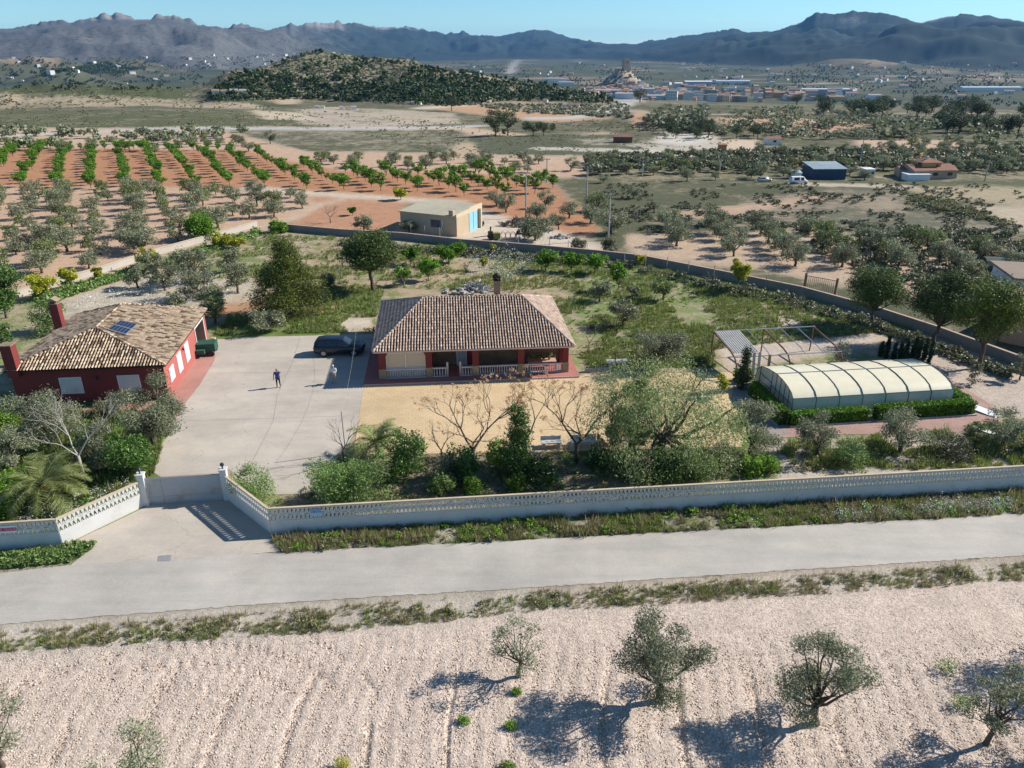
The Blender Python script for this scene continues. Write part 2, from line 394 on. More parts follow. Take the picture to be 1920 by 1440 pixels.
SPEC = dict(  # kind: shape, leaf material, bark, trunk part of height, clump flatness, droop
    olive=('olive', L_OLIVE, BARK, .30, .72, 0), olive_green=('olive', L_OLIVE2, BARK, .30, .72, 0),
    peach=('vase', L_PEACH, BARK, .25, .7, 0), pine_cone=('cone', L_PINEY, BARKP, .5, .75, 0),
    pine=('umbrella', L_PINE, BARKP, .42, .7, 0), pine_low=('umbrella', L_PINE, BARKP, .36, .85, 0), pine_far=('umbrella', L_PINED, BARKP, .4, .7, 0), pine_bush=('round', L_PINED, BARKP, .25, .75, 0), pine_lit=('umbrella', L_PINEY, BARKP, .34, .8, 0), citrus=('round', L_CITRUS, BARK, .22, .85, 0),
    yellow=('vase', L_YELLOW, BARKG, .3, .8, 0), pepper=('weep', L_PEPPER, BARK, .36, .8, .9),
    oleander=('bush', L_OLEAN, BARKG, .12, .9, 0), shrub=('bush', L_BRIGHT, BARKG, .1, .9, 0), scrub=('bush', L_SCRUB, BARKG, .1, .8, 0),
    shrub_dark=('bush', L_CITRUS, BARKG, .1, .9, 0), cypress=('column', L_CYP, BARK, .1, 1.8, 0), green_tree=('round', L_PEACH, BARK, .22, .8, 0),
    ivy=('column', L_CITRUS, BARK, .1, 1.3, 0))
def tree_mesh(kind, w, h, n, ll, seed, ncl=None, sparse=1.0):
    """trunk mesh and crown mesh of one tree"""
    key = (kind, round(w, 1), round(h, 1), n, seed)
    if key in TREE: return TREE[key]
    shape, lm, bm, th, flat, droop = SPEC[kind]; g = random.Random(seed)
    ncl = ncl or (16 if shape in ('olive', 'vase') else 26)
    cs, rc = centres(shape, w, h, ncl, g)
    cs = [c+np.array((0, 0, 0)) for c in cs]
    r0 = {'olive': .038, 'weep': .024, 'umbrella': .030, 'cone': .03, 'round': .026}.get(shape, .022)*w
    lim = [c for c in cs][:: (1 if shape in ('olive', 'vase') else (4 if shape == 'weep' else 2))]
    ntr = 2 if kind in ('pepper', 'oleander', 'shrub') else 1
    tm = skeleton(None, lim, r0, g, th*h*.8, g.uniform(-.04, .04)*h, ntr).mesh(kind+'_trunk', bm, True)
    gg = np.random.default_rng(seed+5)
    asp = .38 if shape not in ('cone', 'umbrella') else .3
    if kind in ('citrus', 'peach', 'shrub', 'shrub_dark', 'ivy', 'yellow', 'green_tree'): asp = .6
    if kind == 'pepper': asp = .34
    V, F = leaves(cs, np.array(rc)*sparse, n, ll*asp, ll, flat, droop, .25, gg)
    # fine outliers that break the outline
    V2, F2 = leaves(cs, np.array(rc)*1.5*sparse, n//6, ll*asp, ll, flat, droop, .25, gg)
    V, F = cat_np([(V, F), (V2, F2)])
    V[:, 2] = np.maximum(V[:, 2], .03)
    cm = mesh_np(kind+'_crown', V, F, lm); TREE[key] = (tm, cm); return tm, cm
KN_ = dict(olive='olive_tree', olive_green='olive_tree', peach='peach_tree', pine_cone='pine_tree', pine='pine_tree', pine_low='pine_tree', pine_far='pine_tree', pine_bush='pine_tree', pine_lit='pine_tree', citrus='citrus_tree', yellow='young_tree',
           pepper='pepper_tree', oleander='oleander_bush', shrub='shrub', shrub_dark='shrub', scrub='shrub', cypress='cypress_tree', green_tree='leafy_tree', ivy='ivy_column')
CAT = dict(oleander='bush', shrub='bush', shrub_dark='bush', scrub='bush')
def size_at(px, by, ty, wpx, z=0.0):
    X, Y = G(px, by, z); h = topz(px, ty, Y)-z
    fw = Y*cos(PIT)-(z-HC)*sin(PIT); return X, Y, max(h, .3), wpx*fw/FP
def tree(kind, px, by, ty, wpx, label, seed=None, dens=1.0, ll=None, group=None, ncl=None, sparse=1.0):
    X, Y, h, wd = size_at(px, by, ty, wpx)
    h *= .96; seed = seed if seed is not None else int(px*7+by)
    d = math.hypot(Y, HC); ll = ll or max(.11, d*.0030)
    n = int(dens*min(24000, 1.5*(wd*wd*h)*.75*16/(ll*ll*8)+900))
    n = min(n, 24000)
    tm, cm = tree_mesh(kind, wd, h, n, ll, seed, ncl, sparse)
    r = empty(KN_[kind], (X, Y, 0), 0, label, CAT.get(kind, 'tree'), group)
    link('trunk' if CAT.get(kind) is None else 'stem', tm, r); link('crown' if CAT.get(kind) is None else 'foliage', cm, r)
    return r

# ------------------------------------------------------------------ terrain sheet
def grid(azs, rs):
    A, Rr = np.meshgrid(azs, rs); X = Rr*np.sin(np.radians(A)); Y = Rr*np.cos(np.radians(A))
    return X.ravel(), Y.ravel()
AZ = np.linspace(-52, 52, 1000)
RS = np.concatenate([[0.5, 6], np.geomspace(10, 130, 250)[:-1], np.geomspace(130, 3000, 400)[:-1], np.geomspace(3000, 14000, 150)])
X, Y = grid(AZ, RS); Z = height(X, Y); RR = np.hypot(X, Y)
px, py = proj(X, Y, Z)
wob = np.clip(60/RR, .04, 1)                 # edges of the fields waver by about half a metre
jx = px+(fbm(X/3+.5, Y/3, 71, 3)-.5)*26*wob; jy = py+(fbm(X/3, Y/3+.7, 73, 3)-.5)*12*wob
# soil colour, colour of the growth on it, how much of it is overgrown, how coarse the soil is
def Zc(poly, soil, veg, cov, coarse=.3): return (poly, soil, veg, cov, coarse)
OL = (.085, .088, .05); GR = (.085, .125, .03); DK = (.045, .055, .028)
TAN = (.40, .31, .21); PINK = (.50, .345, .24); RED = (.42, .215, .12); PALE = (.50, .43, .34); GRAVEL = (.585, .47, .385)
Z0 = [
 Zc([(-900,70),(3000,70),(3000,118),(-900,112)], (.17,.145,.11), (.05,.062,.035), .55),
 Zc([(-900,112),(3000,118),(3000,215),(-900,140)], (.21,.18,.12), (.06,.07,.04), .7),
 Zc([(-900,120),(60,112),(150,118),(150,150),(-900,160)], (.30,.25,.18), OL, .25),
 Zc([(0,108),(60,106),(90,125),(150,128),(150,145),(0,140)], (.33,.27,.20), OL, .12),
 Zc([(100,128),(260,128),(260,162),(100,158)], (.40,.34,.26), OL, .22),
 Zc([(180,112),(300,108),(300,125),(190,128)], (.30,.25,.19), OL, .3),
 Zc([(270,170),(520,166),(560,192),(260,190)], (.42,.30,.20), OL, .5),
 Zc([(-900,165),(290,160),(560,200),(-900,205)], (.21,.18,.12), (.07,.08,.04), .8),
 Zc([(-900,172),(0,172),(160,177),(480,192),(500,205),(300,200),(-900,205)], (.42,.335,.235), (.09,.095,.05), .5, .6),
 Zc([(-900,205),(500,208),(900,240),(640,242),(-900,236)], (.32,.26,.18), (.085,.09,.045), .68),
 Zc([(560,205),(620,200),(850,212),(870,232),(760,236),(640,238),(560,232)], (.44,.365,.28), (.09,.095,.05), .47, .6),
 Zc([(470,206),(560,212),(600,226),(500,224)], (.50,.42,.30), OL, .2),
 Zc([(800,190),(1010,205),(1150,222),(1040,230),(900,215),(810,203)], (.46,.29,.18), OL, .18),
 Zc([(905,190),(1050,190),(1150,200),(1130,218),(1000,205)], (.36,.27,.18), OL, .5),
 Zc([(1010,205),(1130,192),(1175,195),(1150,208),(1090,215)], (.40,.30,.2), OL, .5),
 Zc([(1180,215),(1230,198),(1260,220),(1190,240)], (.46,.29,.18), OL, .3),
 Zc([(1210,200),(1500,205),(1900,240),(1900,252),(1420,225),(1210,222)], (.26,.22,.15), OL, .72),
 Zc([(1330,220),(1500,222),(1640,232),(1560,248),(1380,240)], (.46,.30,.20), OL, .25),
 Zc([(-900,236),(640,242),(870,238),(1060,262),(1100,330),(-900,330)], (.50,.37,.26), OL, .14),
 Zc([(410,243),(860,243),(910,262),(860,292),(640,300),(520,276)], (.33,.28,.2), (.085,.088,.05), .62),
 Zc([(375,242),(410,243),(520,272),(640,297),(560,300),(460,292),(400,270)], PINK, OL, .05),
 Zc([(860,270),(1130,248),(1160,252),(1040,275),(900,288),(830,292)], (.44,.34,.23), OL, .2),
 Zc([(880,255),(1300,250),(1420,290),(1300,292),(900,292)], (.28,.24,.17), (.085,.09,.055), .75),
 Zc([(1060,262),(1210,255),(1330,268),(1300,276),(1100,272)], (.40,.35,.27), OL, .58),
 Zc([(1160,272),(1250,262),(1360,268),(1340,282),(1240,285)], (.48,.43,.35), OL, .48),
 Zc([(1240,248),(1330,248),(1350,262),(1290,272),(1230,266)], (.56,.51,.43), OL, .2),
 Zc([(1340,262),(1420,262),(1420,282),(1360,284)], (.58,.45,.33), OL, .05),
 Zc([(-900,262),(1100,292),(1180,300),(1180,330),(600,345),(-900,345)], PINK, OL, .10),
 Zc([(840,294),(1180,298),(1180,304),(840,303)], (.48,.36,.25), OL, .1),
 Zc([(1100,292),(1420,286),(2300,250),(2300,345),(1480,350),(1100,350)], (.33,.265,.18), (.085,.095,.05), .6),
 Zc([(1600,262),(1800,262),(1850,300),(1640,300)], (.50,.36,.26), OL, .3),
 Zc([(-900,292),(120,278),(460,282),(530,300),(640,320),(900,325),(1040,345),(1060,370),(1140,402),(1150,430),(1090,445),(950,410),(880,380),(600,362),(470,352),(330,352),(-900,345)], RED, GR, .02, .5),
 Zc([(-900,345),(330,350),(520,362),(610,362),(640,378),(540,418),(480,425),(60,548),(-900,900)], PINK, OL, .03, .35),
 Zc([(560,368),(760,372),(750,432),(640,440),(545,420),(600,380)], (.44,.24,.145), GR, .03, .5),
 Zc([(1060,340),(1500,340),(2400,340),(2400,480),(1180,470),(1100,410)], (.27,.225,.155), (.085,.088,.05), .70, .4),
 Zc([(1400,372),(1560,352),(1700,362),(1700,410),(1480,420),(1370,410)], (.33,.265,.19), (.11,.105,.07), .6, .5),
 Zc([(1500,400),(1900,400),(2300,470),(1560,462)], (.30,.255,.185), (.105,.105,.07), .62, .5),
 Zc([(1270,400),(1500,372),(1570,362),(1520,378),(1400,398),(1310,410)], (.46,.32,.22), OL, .2),
 Zc([(1680,350),(2300,345),(2300,420),(1900,385),(1760,372)], (.37,.305,.2), (.12,.14,.055), .45),
 Zc([(1820,385),(2300,400),(2300,470),(1920,430),(1860,400)], (.45,.37,.27), OL, .12),
 Zc([(1170,440),(1560,430),(2300,470),(2300,560),(1700,560),(1450,510),(1190,480)], (.47,.35,.25), OL, .14, .3),
 Zc([(1370,410),(1500,420),(2300,460),(2300,500),(1560,440),(1330,425)], (.30,.25,.18), DK, .6, .3),
 # yard round the barn
 Zc([(740,430),(900,395),(1000,420),(1060,435),(1150,470),(1110,475),(880,452),(750,445)], (.56,.47,.37), OL, .03, .2),
 # grounds of the property behind the houses
 Zc([(480,425),(640,440),(860,455),(1200,487),(1500,548),(1960,690),(2200,800),(2200,950),(-300,1040),(-300,720),(60,548)], (.44,.35,.25), (.15,.18,.065), .60, .45),
 Zc([(480,425),(640,440),(760,450),(660,500),(560,500),(450,480),(300,520),(100,560),(60,548),(300,475)], (.46,.36,.26), (.14,.165,.06), .52, .4),
 Zc([(600,440),(1000,500),(1110,560),(1100,600),(700,545),(560,560),(420,600),(560,500)], (.45,.33,.23), (.14,.17,.06), .54, .5),
 Zc([(100,560),(300,510),(460,520),(500,560),(480,600),(390,580),(60,600)], (.47,.40,.31), (.14,.15,.07), .30, .5),
 Zc([(400,640),(395,612),(500,585),(560,560),(700,545),(705,628)], (.40,.31,.20), (.10,.155,.035), .72, .3),
 Zc([(560,560),(650,575),(600,592),(520,590)], (.42,.25,.15), GR, .12, .3),
 Zc([(625,600),(690,592),(700,610),(650,622),(622,620)], (.55,.47,.38), GR, .12, .2),
 Zc([(390,575),(500,560),(540,575),(500,592),(390,600)], (.42,.235,.14), GR, .15, .4),
 Zc([(1060,560),(1300,520),(1480,560),(1340,640),(1220,640),(1080,700)], (.42,.34,.23), (.145,.185,.065), .62, .4),
 Zc([(1340,600),(1600,580),(1660,640),(1500,670),(1360,690)], (.50,.42,.34), OL, .14, .5),
 Zc([(1300,520),(1500,548),(1760,620),(1680,640),(1600,590),(1450,570)], (.40,.33,.23), (.16,.19,.075), .6, .4),
 Zc([(1650,640),(1760,620),(1960,690),(2200,800),(2200,860),(1820,760),(1700,690)], (.50,.41,.335), GR, .10, .7),
 # garden beds in front
 Zc([(-300,740),(360,740),(290,890),(270,950),(110,1010),(-300,1020)], (.34,.28,.19), (.085,.135,.025), .74, .3),
 Zc([(90,760),(150,790),(120,830),(20,840)], (.46,.39,.3), GR, .2, .4),
 Zc([(600,850),(1390,830),(1440,900),(980,940),(520,965),(540,930)], (.27,.215,.16), (.06,.085,.022), .55, .4),
 Zc([(1440,830),(2200,780),(2200,880),(1440,905)], (.47,.405,.33), (.12,.16,.055), .34, .5),
 Zc([(980,838),(1440,830),(1460,905),(1200,915)], (.30,.24,.17), (.085,.125,.03), .6, .4),
 # verges and the stony field
 Zc([(-300,1010),(180,1010),(150,1060),(-300,1120)], (.36,.30,.21), GR, .6, .3),
 Zc([(510,990),(1920,890),(2300,860),(2300,960),(1920,965),(520,1035)], (.44,.38,.30), (.095,.11,.04), .62, .5),
 Zc([(-400,1200),(0,1172),(1920,1045),(2400,1015),(2400,3000),(-400,3000)], GRAVEL, (.11,.12,.045), .02, 1.0),
 Zc([(-400,1200),(0,1172),(1000,1102),(1000,1108),(0,1192),(-400,1220)], (.50,.45,.385), GR, .08, .7),
 Zc([(-400,1230),(0,1200),(700,1130),(1100,1105),(1920,1050),(2400,1025),(2400,1060),(1920,1085),(1000,1150),(600,1190),(0,1240),(-400,1270)], (.45,.39,.32), (.095,.11,.04), .34, .9),
]
col = np.empty((len(X), 3)); col[:] = (.27, .225, .155); veg = np.empty((len(X), 3)); veg[:] = OL
cov = np.full(len(X), .62); crs = np.full(len(X), .3)
for poly, s_, v_, c_, k_ in Z0:
    m = inpoly(jx, jy, poly) & (Y > 0); col[m] = s_; veg[m] = v_; cov[m] = c_; crs[m] = k_
azv = np.degrees(np.arctan2(X, Y))
# the hill and the mountains by their ground, not by the view
onhill = (RR > 480) & (RR < 1100) & (azv > az_of(340, 150)) & (azv < az_of(1190, 180)) & (Z > -40+0*Z) & (Z-(-58*ss(230, 1500, RR)) > 5)
col[onhill] = (.36, .29, .20); veg[onhill] = (.06, .075, .035); cov[onhill] = .58
mt = RR > np.interp(azv, RC_A, RC_R)*.605
slope_n = ridged(X/300, Y/300, 81, 4)
rocky = ss(-6, -18, azv)
col[mt] = (.14, .136, .132); veg[mt] = (.022, .034, .028); cov[mt] = (.80-.30*rocky)[mt]
hi = mt & (slope_n > .70) & (Z > 150); col[hi] = (.30, .265, .235); cov[hi] = .35
cxr, cyr = at_r(1172, 150, 1650); rock = np.hypot(X-cxr, Y-cyr) < 62
col[rock] = (.40, .33, .25); cov[rock] = .2
# patchwork of the valley fields: every field has its own soil and crop
vf = (RR > 1000) & ~mt & ~onhill & ~rock
s1 = (X*.93+Y*.36); s2 = (-X*.36+Y*.93)
cellx = np.floor(s1/150+.4*vnoise(s2/400, s1*0, 5)); celly = np.floor(s2/110+.3*vnoise(s1/300, s2*0, 6))
fa = hash2(cellx, celly, 90); fb = hash2(cellx, celly, 91)
pal = np.array([(.09,.09,.055), (.18,.155,.105), (.06,.07,.04), (.12,.115,.075), (.26,.20,.135), (.075,.085,.05), (.05,.065,.038)])
fc = pal[(fa*6.99).astype(int)]
col[vf] = fc[vf]; cov[vf] = np.where(fb > .75, .3, .66)[vf]
# far paths and roads painted as the ground they are made of
def strip(pts, wd, colr, n=60):
    q = []
    for (a, b), (c, d) in zip(pts[:-1], pts[1:]):
        for i in range(n): q.append((a+(c-a)*i/n, b+(d-b)*i/n))
    q = np.array(q); pw = P(q[:, 0], q[:, 1])
    for i in range(len(pw)-1):
        x0, y0 = pw[i, :2]; x1, y1 = pw[i+1, :2]; L2 = (x1-x0)**2+(y1-y0)**2+1e-9
        m = np.where((np.abs(X-x0) < wd*3+abs(x1-x0)) & (np.abs(Y-y0) < wd*3+abs(y1-y0)))[0]
        if len(m) == 0: continue
        t = np.clip(((X[m]-x0)*(x1-x0)+(Y[m]-y0)*(y1-y0))/L2, 0, 1)
        d = np.hypot(X[m]-x0-t*(x1-x0), Y[m]-y0-t*(y1-y0)); k = m[d < wd]
        col[k] = colr; cov[k] = 0; crs[k] = .05
strip([(-60,258),(100,250),(200,246),(330,240),(640,241),(860,238),(900,236)], 4.5, (.46,.44,.42), 60)
strip([(1000,222),(1060,222),(1120,214),(1170,197),(1178,190)], 5, (.50,.47,.42), 60)
strip([(1178,190),(1200,175),(1215,168)], 9, (.40,.38,.35), 40)
strip([(955,138),(965,118),(972,112)], 14, (.36,.34,.31), 40)
strip([(1010,278),(1200,283),(1320,292),(1430,294)], 2.6, (.55,.50,.42), 60)
strip([(470,352),(560,360),(640,366),(760,374),(860,380)], 2.2, (.55,.46,.36), 40)
strip([(640,374),(600,384),(545,412),(500,424)], 1.2, (.50,.38,.28), 40)
strip([(790,203),(880,196),(915,184)], 5, (.56,.47,.36), 40)
strip([(1500,345),(1620,348),(1700,350)], 2, (.50,.43,.34), 30)
strip([(1110,200),(1250,215),(1900,212)], 3, (.40,.34,.26), 60)
strip([(540,195),(560,172),(568,160),(575,150)], 5, (.42,.34,.24), 40)
strip([(1330,150),(1500,158),(1720,150),(1880,138)], 10, (.36,.31,.24), 60)
# furrows and clods of the stony field, carved in the sheet itself
fld = inpoly(px, py, [(-600,1235),(0,1222),(700,1190),(2400,1090),(2400,4000),(-600,4000)]) & (Y > 5)
fx = X+.55*np.sin(Y*.35+X*.05)+1.2*ss(29, 26, Y)*0+ss(27, 30.5, Y)*(Y-27)*.35
fx = fx+1.3*fbm(X/9, Y/14, 12, 2)
dp = np.abs(((fx/3.3) % 1)-.5)*2; f2 = np.abs(((fx/.78) % 1)-.5)*2
deep = np.clip(1-dp*9, 0, 1)*ss(28.5, 26, Y+1.5*fbm(X/4, Y/4, 7, 2))*(vnoise(X/3, Y/5, 8) > .3)
Z = Z - fld*(deep*.12+(.03*(1-f2)*ss(31, 27, Y)))+fld*(fbm(X/.35, Y/.35, 77, 3)-.5)*.032
qr = np.hypot((X+15.5), (Y-19.5)*1.1)+.5*fbm(X/5, Y/5, 14, 2); qa = np.abs(((qr/1.55) % 1)-.5)*2
arc = np.clip(1-qa*6, 0, 1)*(qr > 3)*(qr < 12)*ss(24.5, 26, Y)*ss(31.5, 29.5, Y)*(X < -1)*(vnoise(X/2.5, Y/2.5, 18) > .25)
Z = Z-fld*arc*.11
red = inpoly(px, py, [(-900,292),(120,278),(460,282),(1040,345),(1150,430),(950,410),(600,362),(-900,345)])
n_az, n_r = len(AZ), len(RS)
def soften(a, k):
    sh_ = a.shape; a = a.reshape(n_r, n_az, -1)
    for ax, kk in ((0, 1), (1, k)):
        for _ in range(2):
            w_ = sum(np.roll(a, i, ax) for i in range(-kk, kk+1))/(2*kk+1); a = w_
    return a.reshape(sh_)
cov = soften(cov, 3); col = soften(col, 2); veg = soften(veg, 2); crs = soften(crs, 2)
ii = np.arange((n_r-1)*(n_az-1)); a0 = (ii//(n_az-1))*n_az+ii % (n_az-1)
F = np.stack([a0, a0+1, a0+n_az+1, a0+n_az], 1)
tm = NT('terrain_ground')
vc = tm.n('ShaderNodeAttribute', attribute_name='soil').outputs['Color']; vv = tm.n('ShaderNodeAttribute', attribute_name='growth').outputs['Color']
cvr = tm.n('ShaderNodeAttribute', attribute_name='cover').outputs['Fac']; cr_ = tm.n('ShaderNodeAttribute', attribute_name='coarse').outputs['Fac']
pp = tm.pos()
nA = tm.noise(.06, 3, .55, pp); nB = tm.noise(.55, 5, .65, pp); nC = tm.noise(3.2, 5, .7, pp); nD = tm.noise(9.0, 3, .7, pp); nF = tm.noise(.012, 3, .6, pp)
nG = tm.noise(.22, 5, .7, pp)
mixn = tm.math('ADD', tm.math('MULTIPLY', nB, .32), tm.math('ADD', tm.math('MULTIPLY', nC, .18), tm.math('ADD', tm.math('MULTIPLY', nA, .18), tm.math('ADD', tm.math('MULTIPLY', nF, .10), tm.math('MULTIPLY', nG, .22)))))
thr = tm.math('SUBTRACT', .70, tm.math('MULTIPLY', cvr, .40))
fac = tm.math('MULTIPLY', tm.math('SUBTRACT', mixn, thr), 16.0); fac = tm.n('ShaderNodeClamp').outputs[0] if False else fac
cl = tm.n('ShaderNodeClamp'); tm.l(fac, cl.inputs[0])
soil = tm.mix(1, vc, tm.ramp(nC, [(.25, .72), (.5, 1.0), (.78, 1.22)]), 'MULTIPLY')
soil = tm.mix(1, soil, tm.ramp(nB, [(.3, .84), (.7, 1.12)]), 'MULTIPLY')
vor = tm.n('ShaderNodeTexVoronoi', feature='F1'); vor.inputs['Scale'].default_value = 11; tm.l(pp, vor.inputs['Vector'])
peb = tm.ramp(vor.outputs['Distance'], [(.0, 1.12), (.5, 1.0), (.9, .68)])
soil = tm.mix(cr_, soil, tm.mix(1, soil, peb, 'MULTIPLY'))
vor2 = tm.n('ShaderNodeTexVoronoi', feature='F1'); vor2.inputs['Scale'].default_value = 26; tm.l(pp, vor2.inputs['Vector'])
soil = tm.mix(cr_, soil, tm.mix(1, soil, tm.ramp(vor2.outputs['Color'], [(.0, .72), (1., 1.28)]), 'MULTIPLY'))
grow = tm.mix(1, vv, tm.ramp(nD, [(.25, .55), (.75, 1.7)]), 'MULTIPLY')
grow = tm.mix(1, grow, tm.ramp(nB, [(.3, .8), (.7, 1.25)]), 'MULTIPLY')
tm.l(tm.mix(cl.outputs[0], soil, grow), tm.b.inputs['Base Color'])
tm.b.inputs['Roughness'].default_value = .95; tm.b.inputs['Specular IOR Level'].default_value = .1
hh = tm.math('ADD', tm.math('MULTIPLY', nD, .5), tm.math('ADD', tm.math('MULTIPLY', nC, .9), tm.math('MULTIPLY', tm.math('MULTIPLY', vor.outputs['Distance'], cr_), -.45)))
hh = tm.math('ADD', hh, tm.math('MULTIPLY', cl.outputs[0], .6)); tm.bump(hh, .045, .8)
me = mesh_np('terrain', np.stack([X, Y, Z], 1), F, tm.m, True)
for nm, arr in (('soil', col), ('growth', veg)):
    at = me.color_attributes.new(nm, 'FLOAT_COLOR', 'POINT'); at.data.foreach_set('color', np.concatenate([arr, np.ones((len(arr), 1))], 1).astype(np.float32).ravel())
for nm, arr in (('cover', cov), ('coarse', crs)):
    at = me.attributes.new(nm, 'FLOAT', 'POINT'); at.data.foreach_set('value', arr.astype(np.float32))
tag(link('terrain', me), kind='structure')
print('terrain done', len(X))

# ------------------------------------------------------------------ sheets: road, driveway, patio, paving
def sheet(name, pts, z, mat, px_=True):
    q = [G(a, b) for a, b in pts] if px_ else pts
    o = MB().poly([(a, b, z) for a, b in q]).build(name, mat)
    if o.data.polygons[0].normal.z < 0: o.data.flip_normals()
    return tag(o, kind='structure')
def ground_mat(name, colr, var, dark, scale=.35, spots=None, bump=.006, streak=None, cracks=False):
    t = NT(name); p = t.pos()
    n1 = t.noise(scale, 6, .62, p); n2 = t.noise(7, 4, .7, p); n3 = t.noise(45, 2, .6, p)
    c = t.ramp(n1, [(.3, tuple(x*(1-var) for x in colr)), (.7, tuple(x*(1+var) for x in colr))])
    c = t.mix(1, c, t.ramp(n2, [(.3, .93), (.7, 1.06)]), 'MULTIPLY'); c = t.mix(1, c, t.ramp(n3, [(.3, .86), (.7, 1.13)]), 'MULTIPLY')
    if streak:
        mp = t.n('ShaderNodeMapping'); mp.inputs['Rotation'].default_value = (0, 0, R(-5.5)); mp.inputs['Scale'].default_value = streak
        t.l(p, mp.inputs[0]); n4 = t.noise(.5, 5, .6, mp.outputs[0]); c = t.mix(t.ramp(n4, [(.42, 0.), (.72, .6)]), c, dark)
    n5 = t.noise(.9, 8, .75, p); c = t.mix(t.ramp(n5, [(.60, 0.), (.74, .5)]), c, dark)
    if name == 'stamped_yellow_concrete':
        bk = t.n('ShaderNodeTexBrick'); bk.inputs['Scale'].default_value = 1.0; bk.inputs['Brick Width'].default_value = .55; bk.inputs['Row Height'].default_value = .38; bk.inputs['Mortar Size'].default_value = .018
        mp2 = t.n('ShaderNodeMapping'); mp2.inputs['Rotation'].default_value = (0, 0, R(-5)); t.l(p, mp2.inputs[0]); t.l(mp2.outputs[0], bk.inputs['Vector'])
        bk.inputs['Color1'].default_value = (1, 1, 1, 1); bk.inputs['Color2'].default_value = (.92, .91, .88, 1); bk.inputs['Mortar'].default_value = (.74, .72, .68, 1); c = t.mix(.8, c, bk.outputs['Color'], 'MULTIPLY')
    n6 = t.noise(.13, 7, .7, p); c = t.mix(1, c, t.ramp(n6, [(.36, .84), (.6, 1.05)]), 'MULTIPLY')
    if cracks:
        v = t.n('ShaderNodeTexVoronoi', feature='DISTANCE_TO_EDGE'); v.inputs['Scale'].default_value = .10
        wv = t.n('ShaderNodeVectorMath', operation='ADD'); ns = t.n('ShaderNodeTexNoise'); ns.inputs['Scale'].default_value = 1.2; t.l(p, ns.inputs['Vector'])
        t.l(p, wv.inputs[0]); t.l(ns.outputs['Color'], wv.inputs[1]); t.l(wv.outputs[0], v.inputs['Vector'])
        c = t.mix(t.ramp(v.outputs['Distance'], [(.0, .28), (.004, 0.)]), c, tuple(x*.4 for x in colr))
    t.l(c, t.b.inputs['Base Color']); t.b.inputs['Roughness'].default_value = .85; t.b.inputs['Specular IOR Level'].default_value = .2
    t.bump(t.math('ADD', n3, n2), bump, .8); return t.m
M_ROAD = ground_mat('worn_asphalt', (.475,.43,.375), .08, (.35,.335,.31), .25, streak=(.25, 2.2, 1), bump=.01)
M_DRIVE = ground_mat('driveway_concrete', (.51,.445,.37), .06, (.39,.35,.305), .3, cracks=True, streak=(.6, 1.6, 1))
M_PATIO = ground_mat('stamped_yellow_concrete', (.64,.475,.285), .04, (.50,.36,.22), .4, bump=.01)
M_PINKP = ground_mat('pink_gravel', (.42,.27,.225), .12, (.30,.22,.19), .6, bump=.02)
M_TILE = ground_mat('red_floor_tile', (.42,.17,.14), .07, (.30,.13,.11), .5)
M_SLABP = ground_mat('terracotta_path', (.45,.235,.19), .09, (.32,.2,.16), .7)
def ragged(p0, p1, n, amp, sd):
    g = random.Random(sd); return [(p0[0]+(p1[0]-p0[0])*i/n+g.uniform(-amp, amp)*.3, p0[1]+(p1[1]-p0[1])*i/n+g.uniform(-amp, amp)) for i in range(n+1)]
def lin(px_pts, n, amp, sd):
    q = [G(*p) for p in px_pts]; out = []
    for a, b in zip(q[:-1], q[1:]): out += ragged(a, b, n, amp, sd+len(out))
    return out
def ext(a, b, L):   # a point L metres beyond b on the line a-b
    d = math.hypot(b[0]-a[0], b[1]-a[1]); return (b[0]+(b[0]-a[0])/d*L, b[1]+(b[1]-a[1])/d*L)
TOPE = [(0,1075),(130,1060),(520,1036),(1000,1012),(1500,986),(1920,963)]; BOTE = [(0,1171),(500,1132),(1000,1102),(1500,1068),(1920,1042)]
te = lin(TOPE, 60, .05, 1); be = lin(BOTE, 60, .055, 50)
te = [ext(te[60], te[0], 40)]+te+[ext(te[-40], te[-1], 60)]; be = [ext(be[60], be[0], 40)]+be+[ext(be[-40], be[-1], 60)]
sheet('road', te+be[::-1], .02, M_ROAD, False)
sheet('driveway', [(283,946),(318,905),(288,886),(312,800),(352,750),(374,722),(402,676),(404,637),(470,632),(560,630),(696,627),(720,640),(700,760),(640,850),(600,905),(600,925),(500,928),(428,880),(428,936),(470,965),(512,1000),(525,1034),(400,1046),(130,1062),(178,1024),(130,1020)], .016, M_DRIVE)
sheet('patio', [(682,724),(1087,706),(1140,690),(1250,700),(1372,698),(1385,722),(1408,735),(1420,760),(1400,800),(1390,838),(1340,838),(960,850),(662,852),(672,790)], .024, M_PATIO)
sheet('pool_surround', [(1395,735),(1420,715),(1700,660),(1860,760),(1880,800),(1790,812),(1560,815),(1450,822),(1432,790)], .018, M_PINKP)
sheet('pool_path', [(1376,712),(1400,705),(1440,770),(1480,812),(1440,822),(1400,800),(1372,752)], .030, ground_mat('grey_paving', (.33,.28,.26), .08, (.22,.2,.19), .6))
sheet('house_path', [(388,648),(404,640),(403,674),(374,722),(352,750),(330,786),(312,790),(322,768),(185,774),(-40,792),(-40,778),(185,762),(300,752)], .028, M_SLABP)
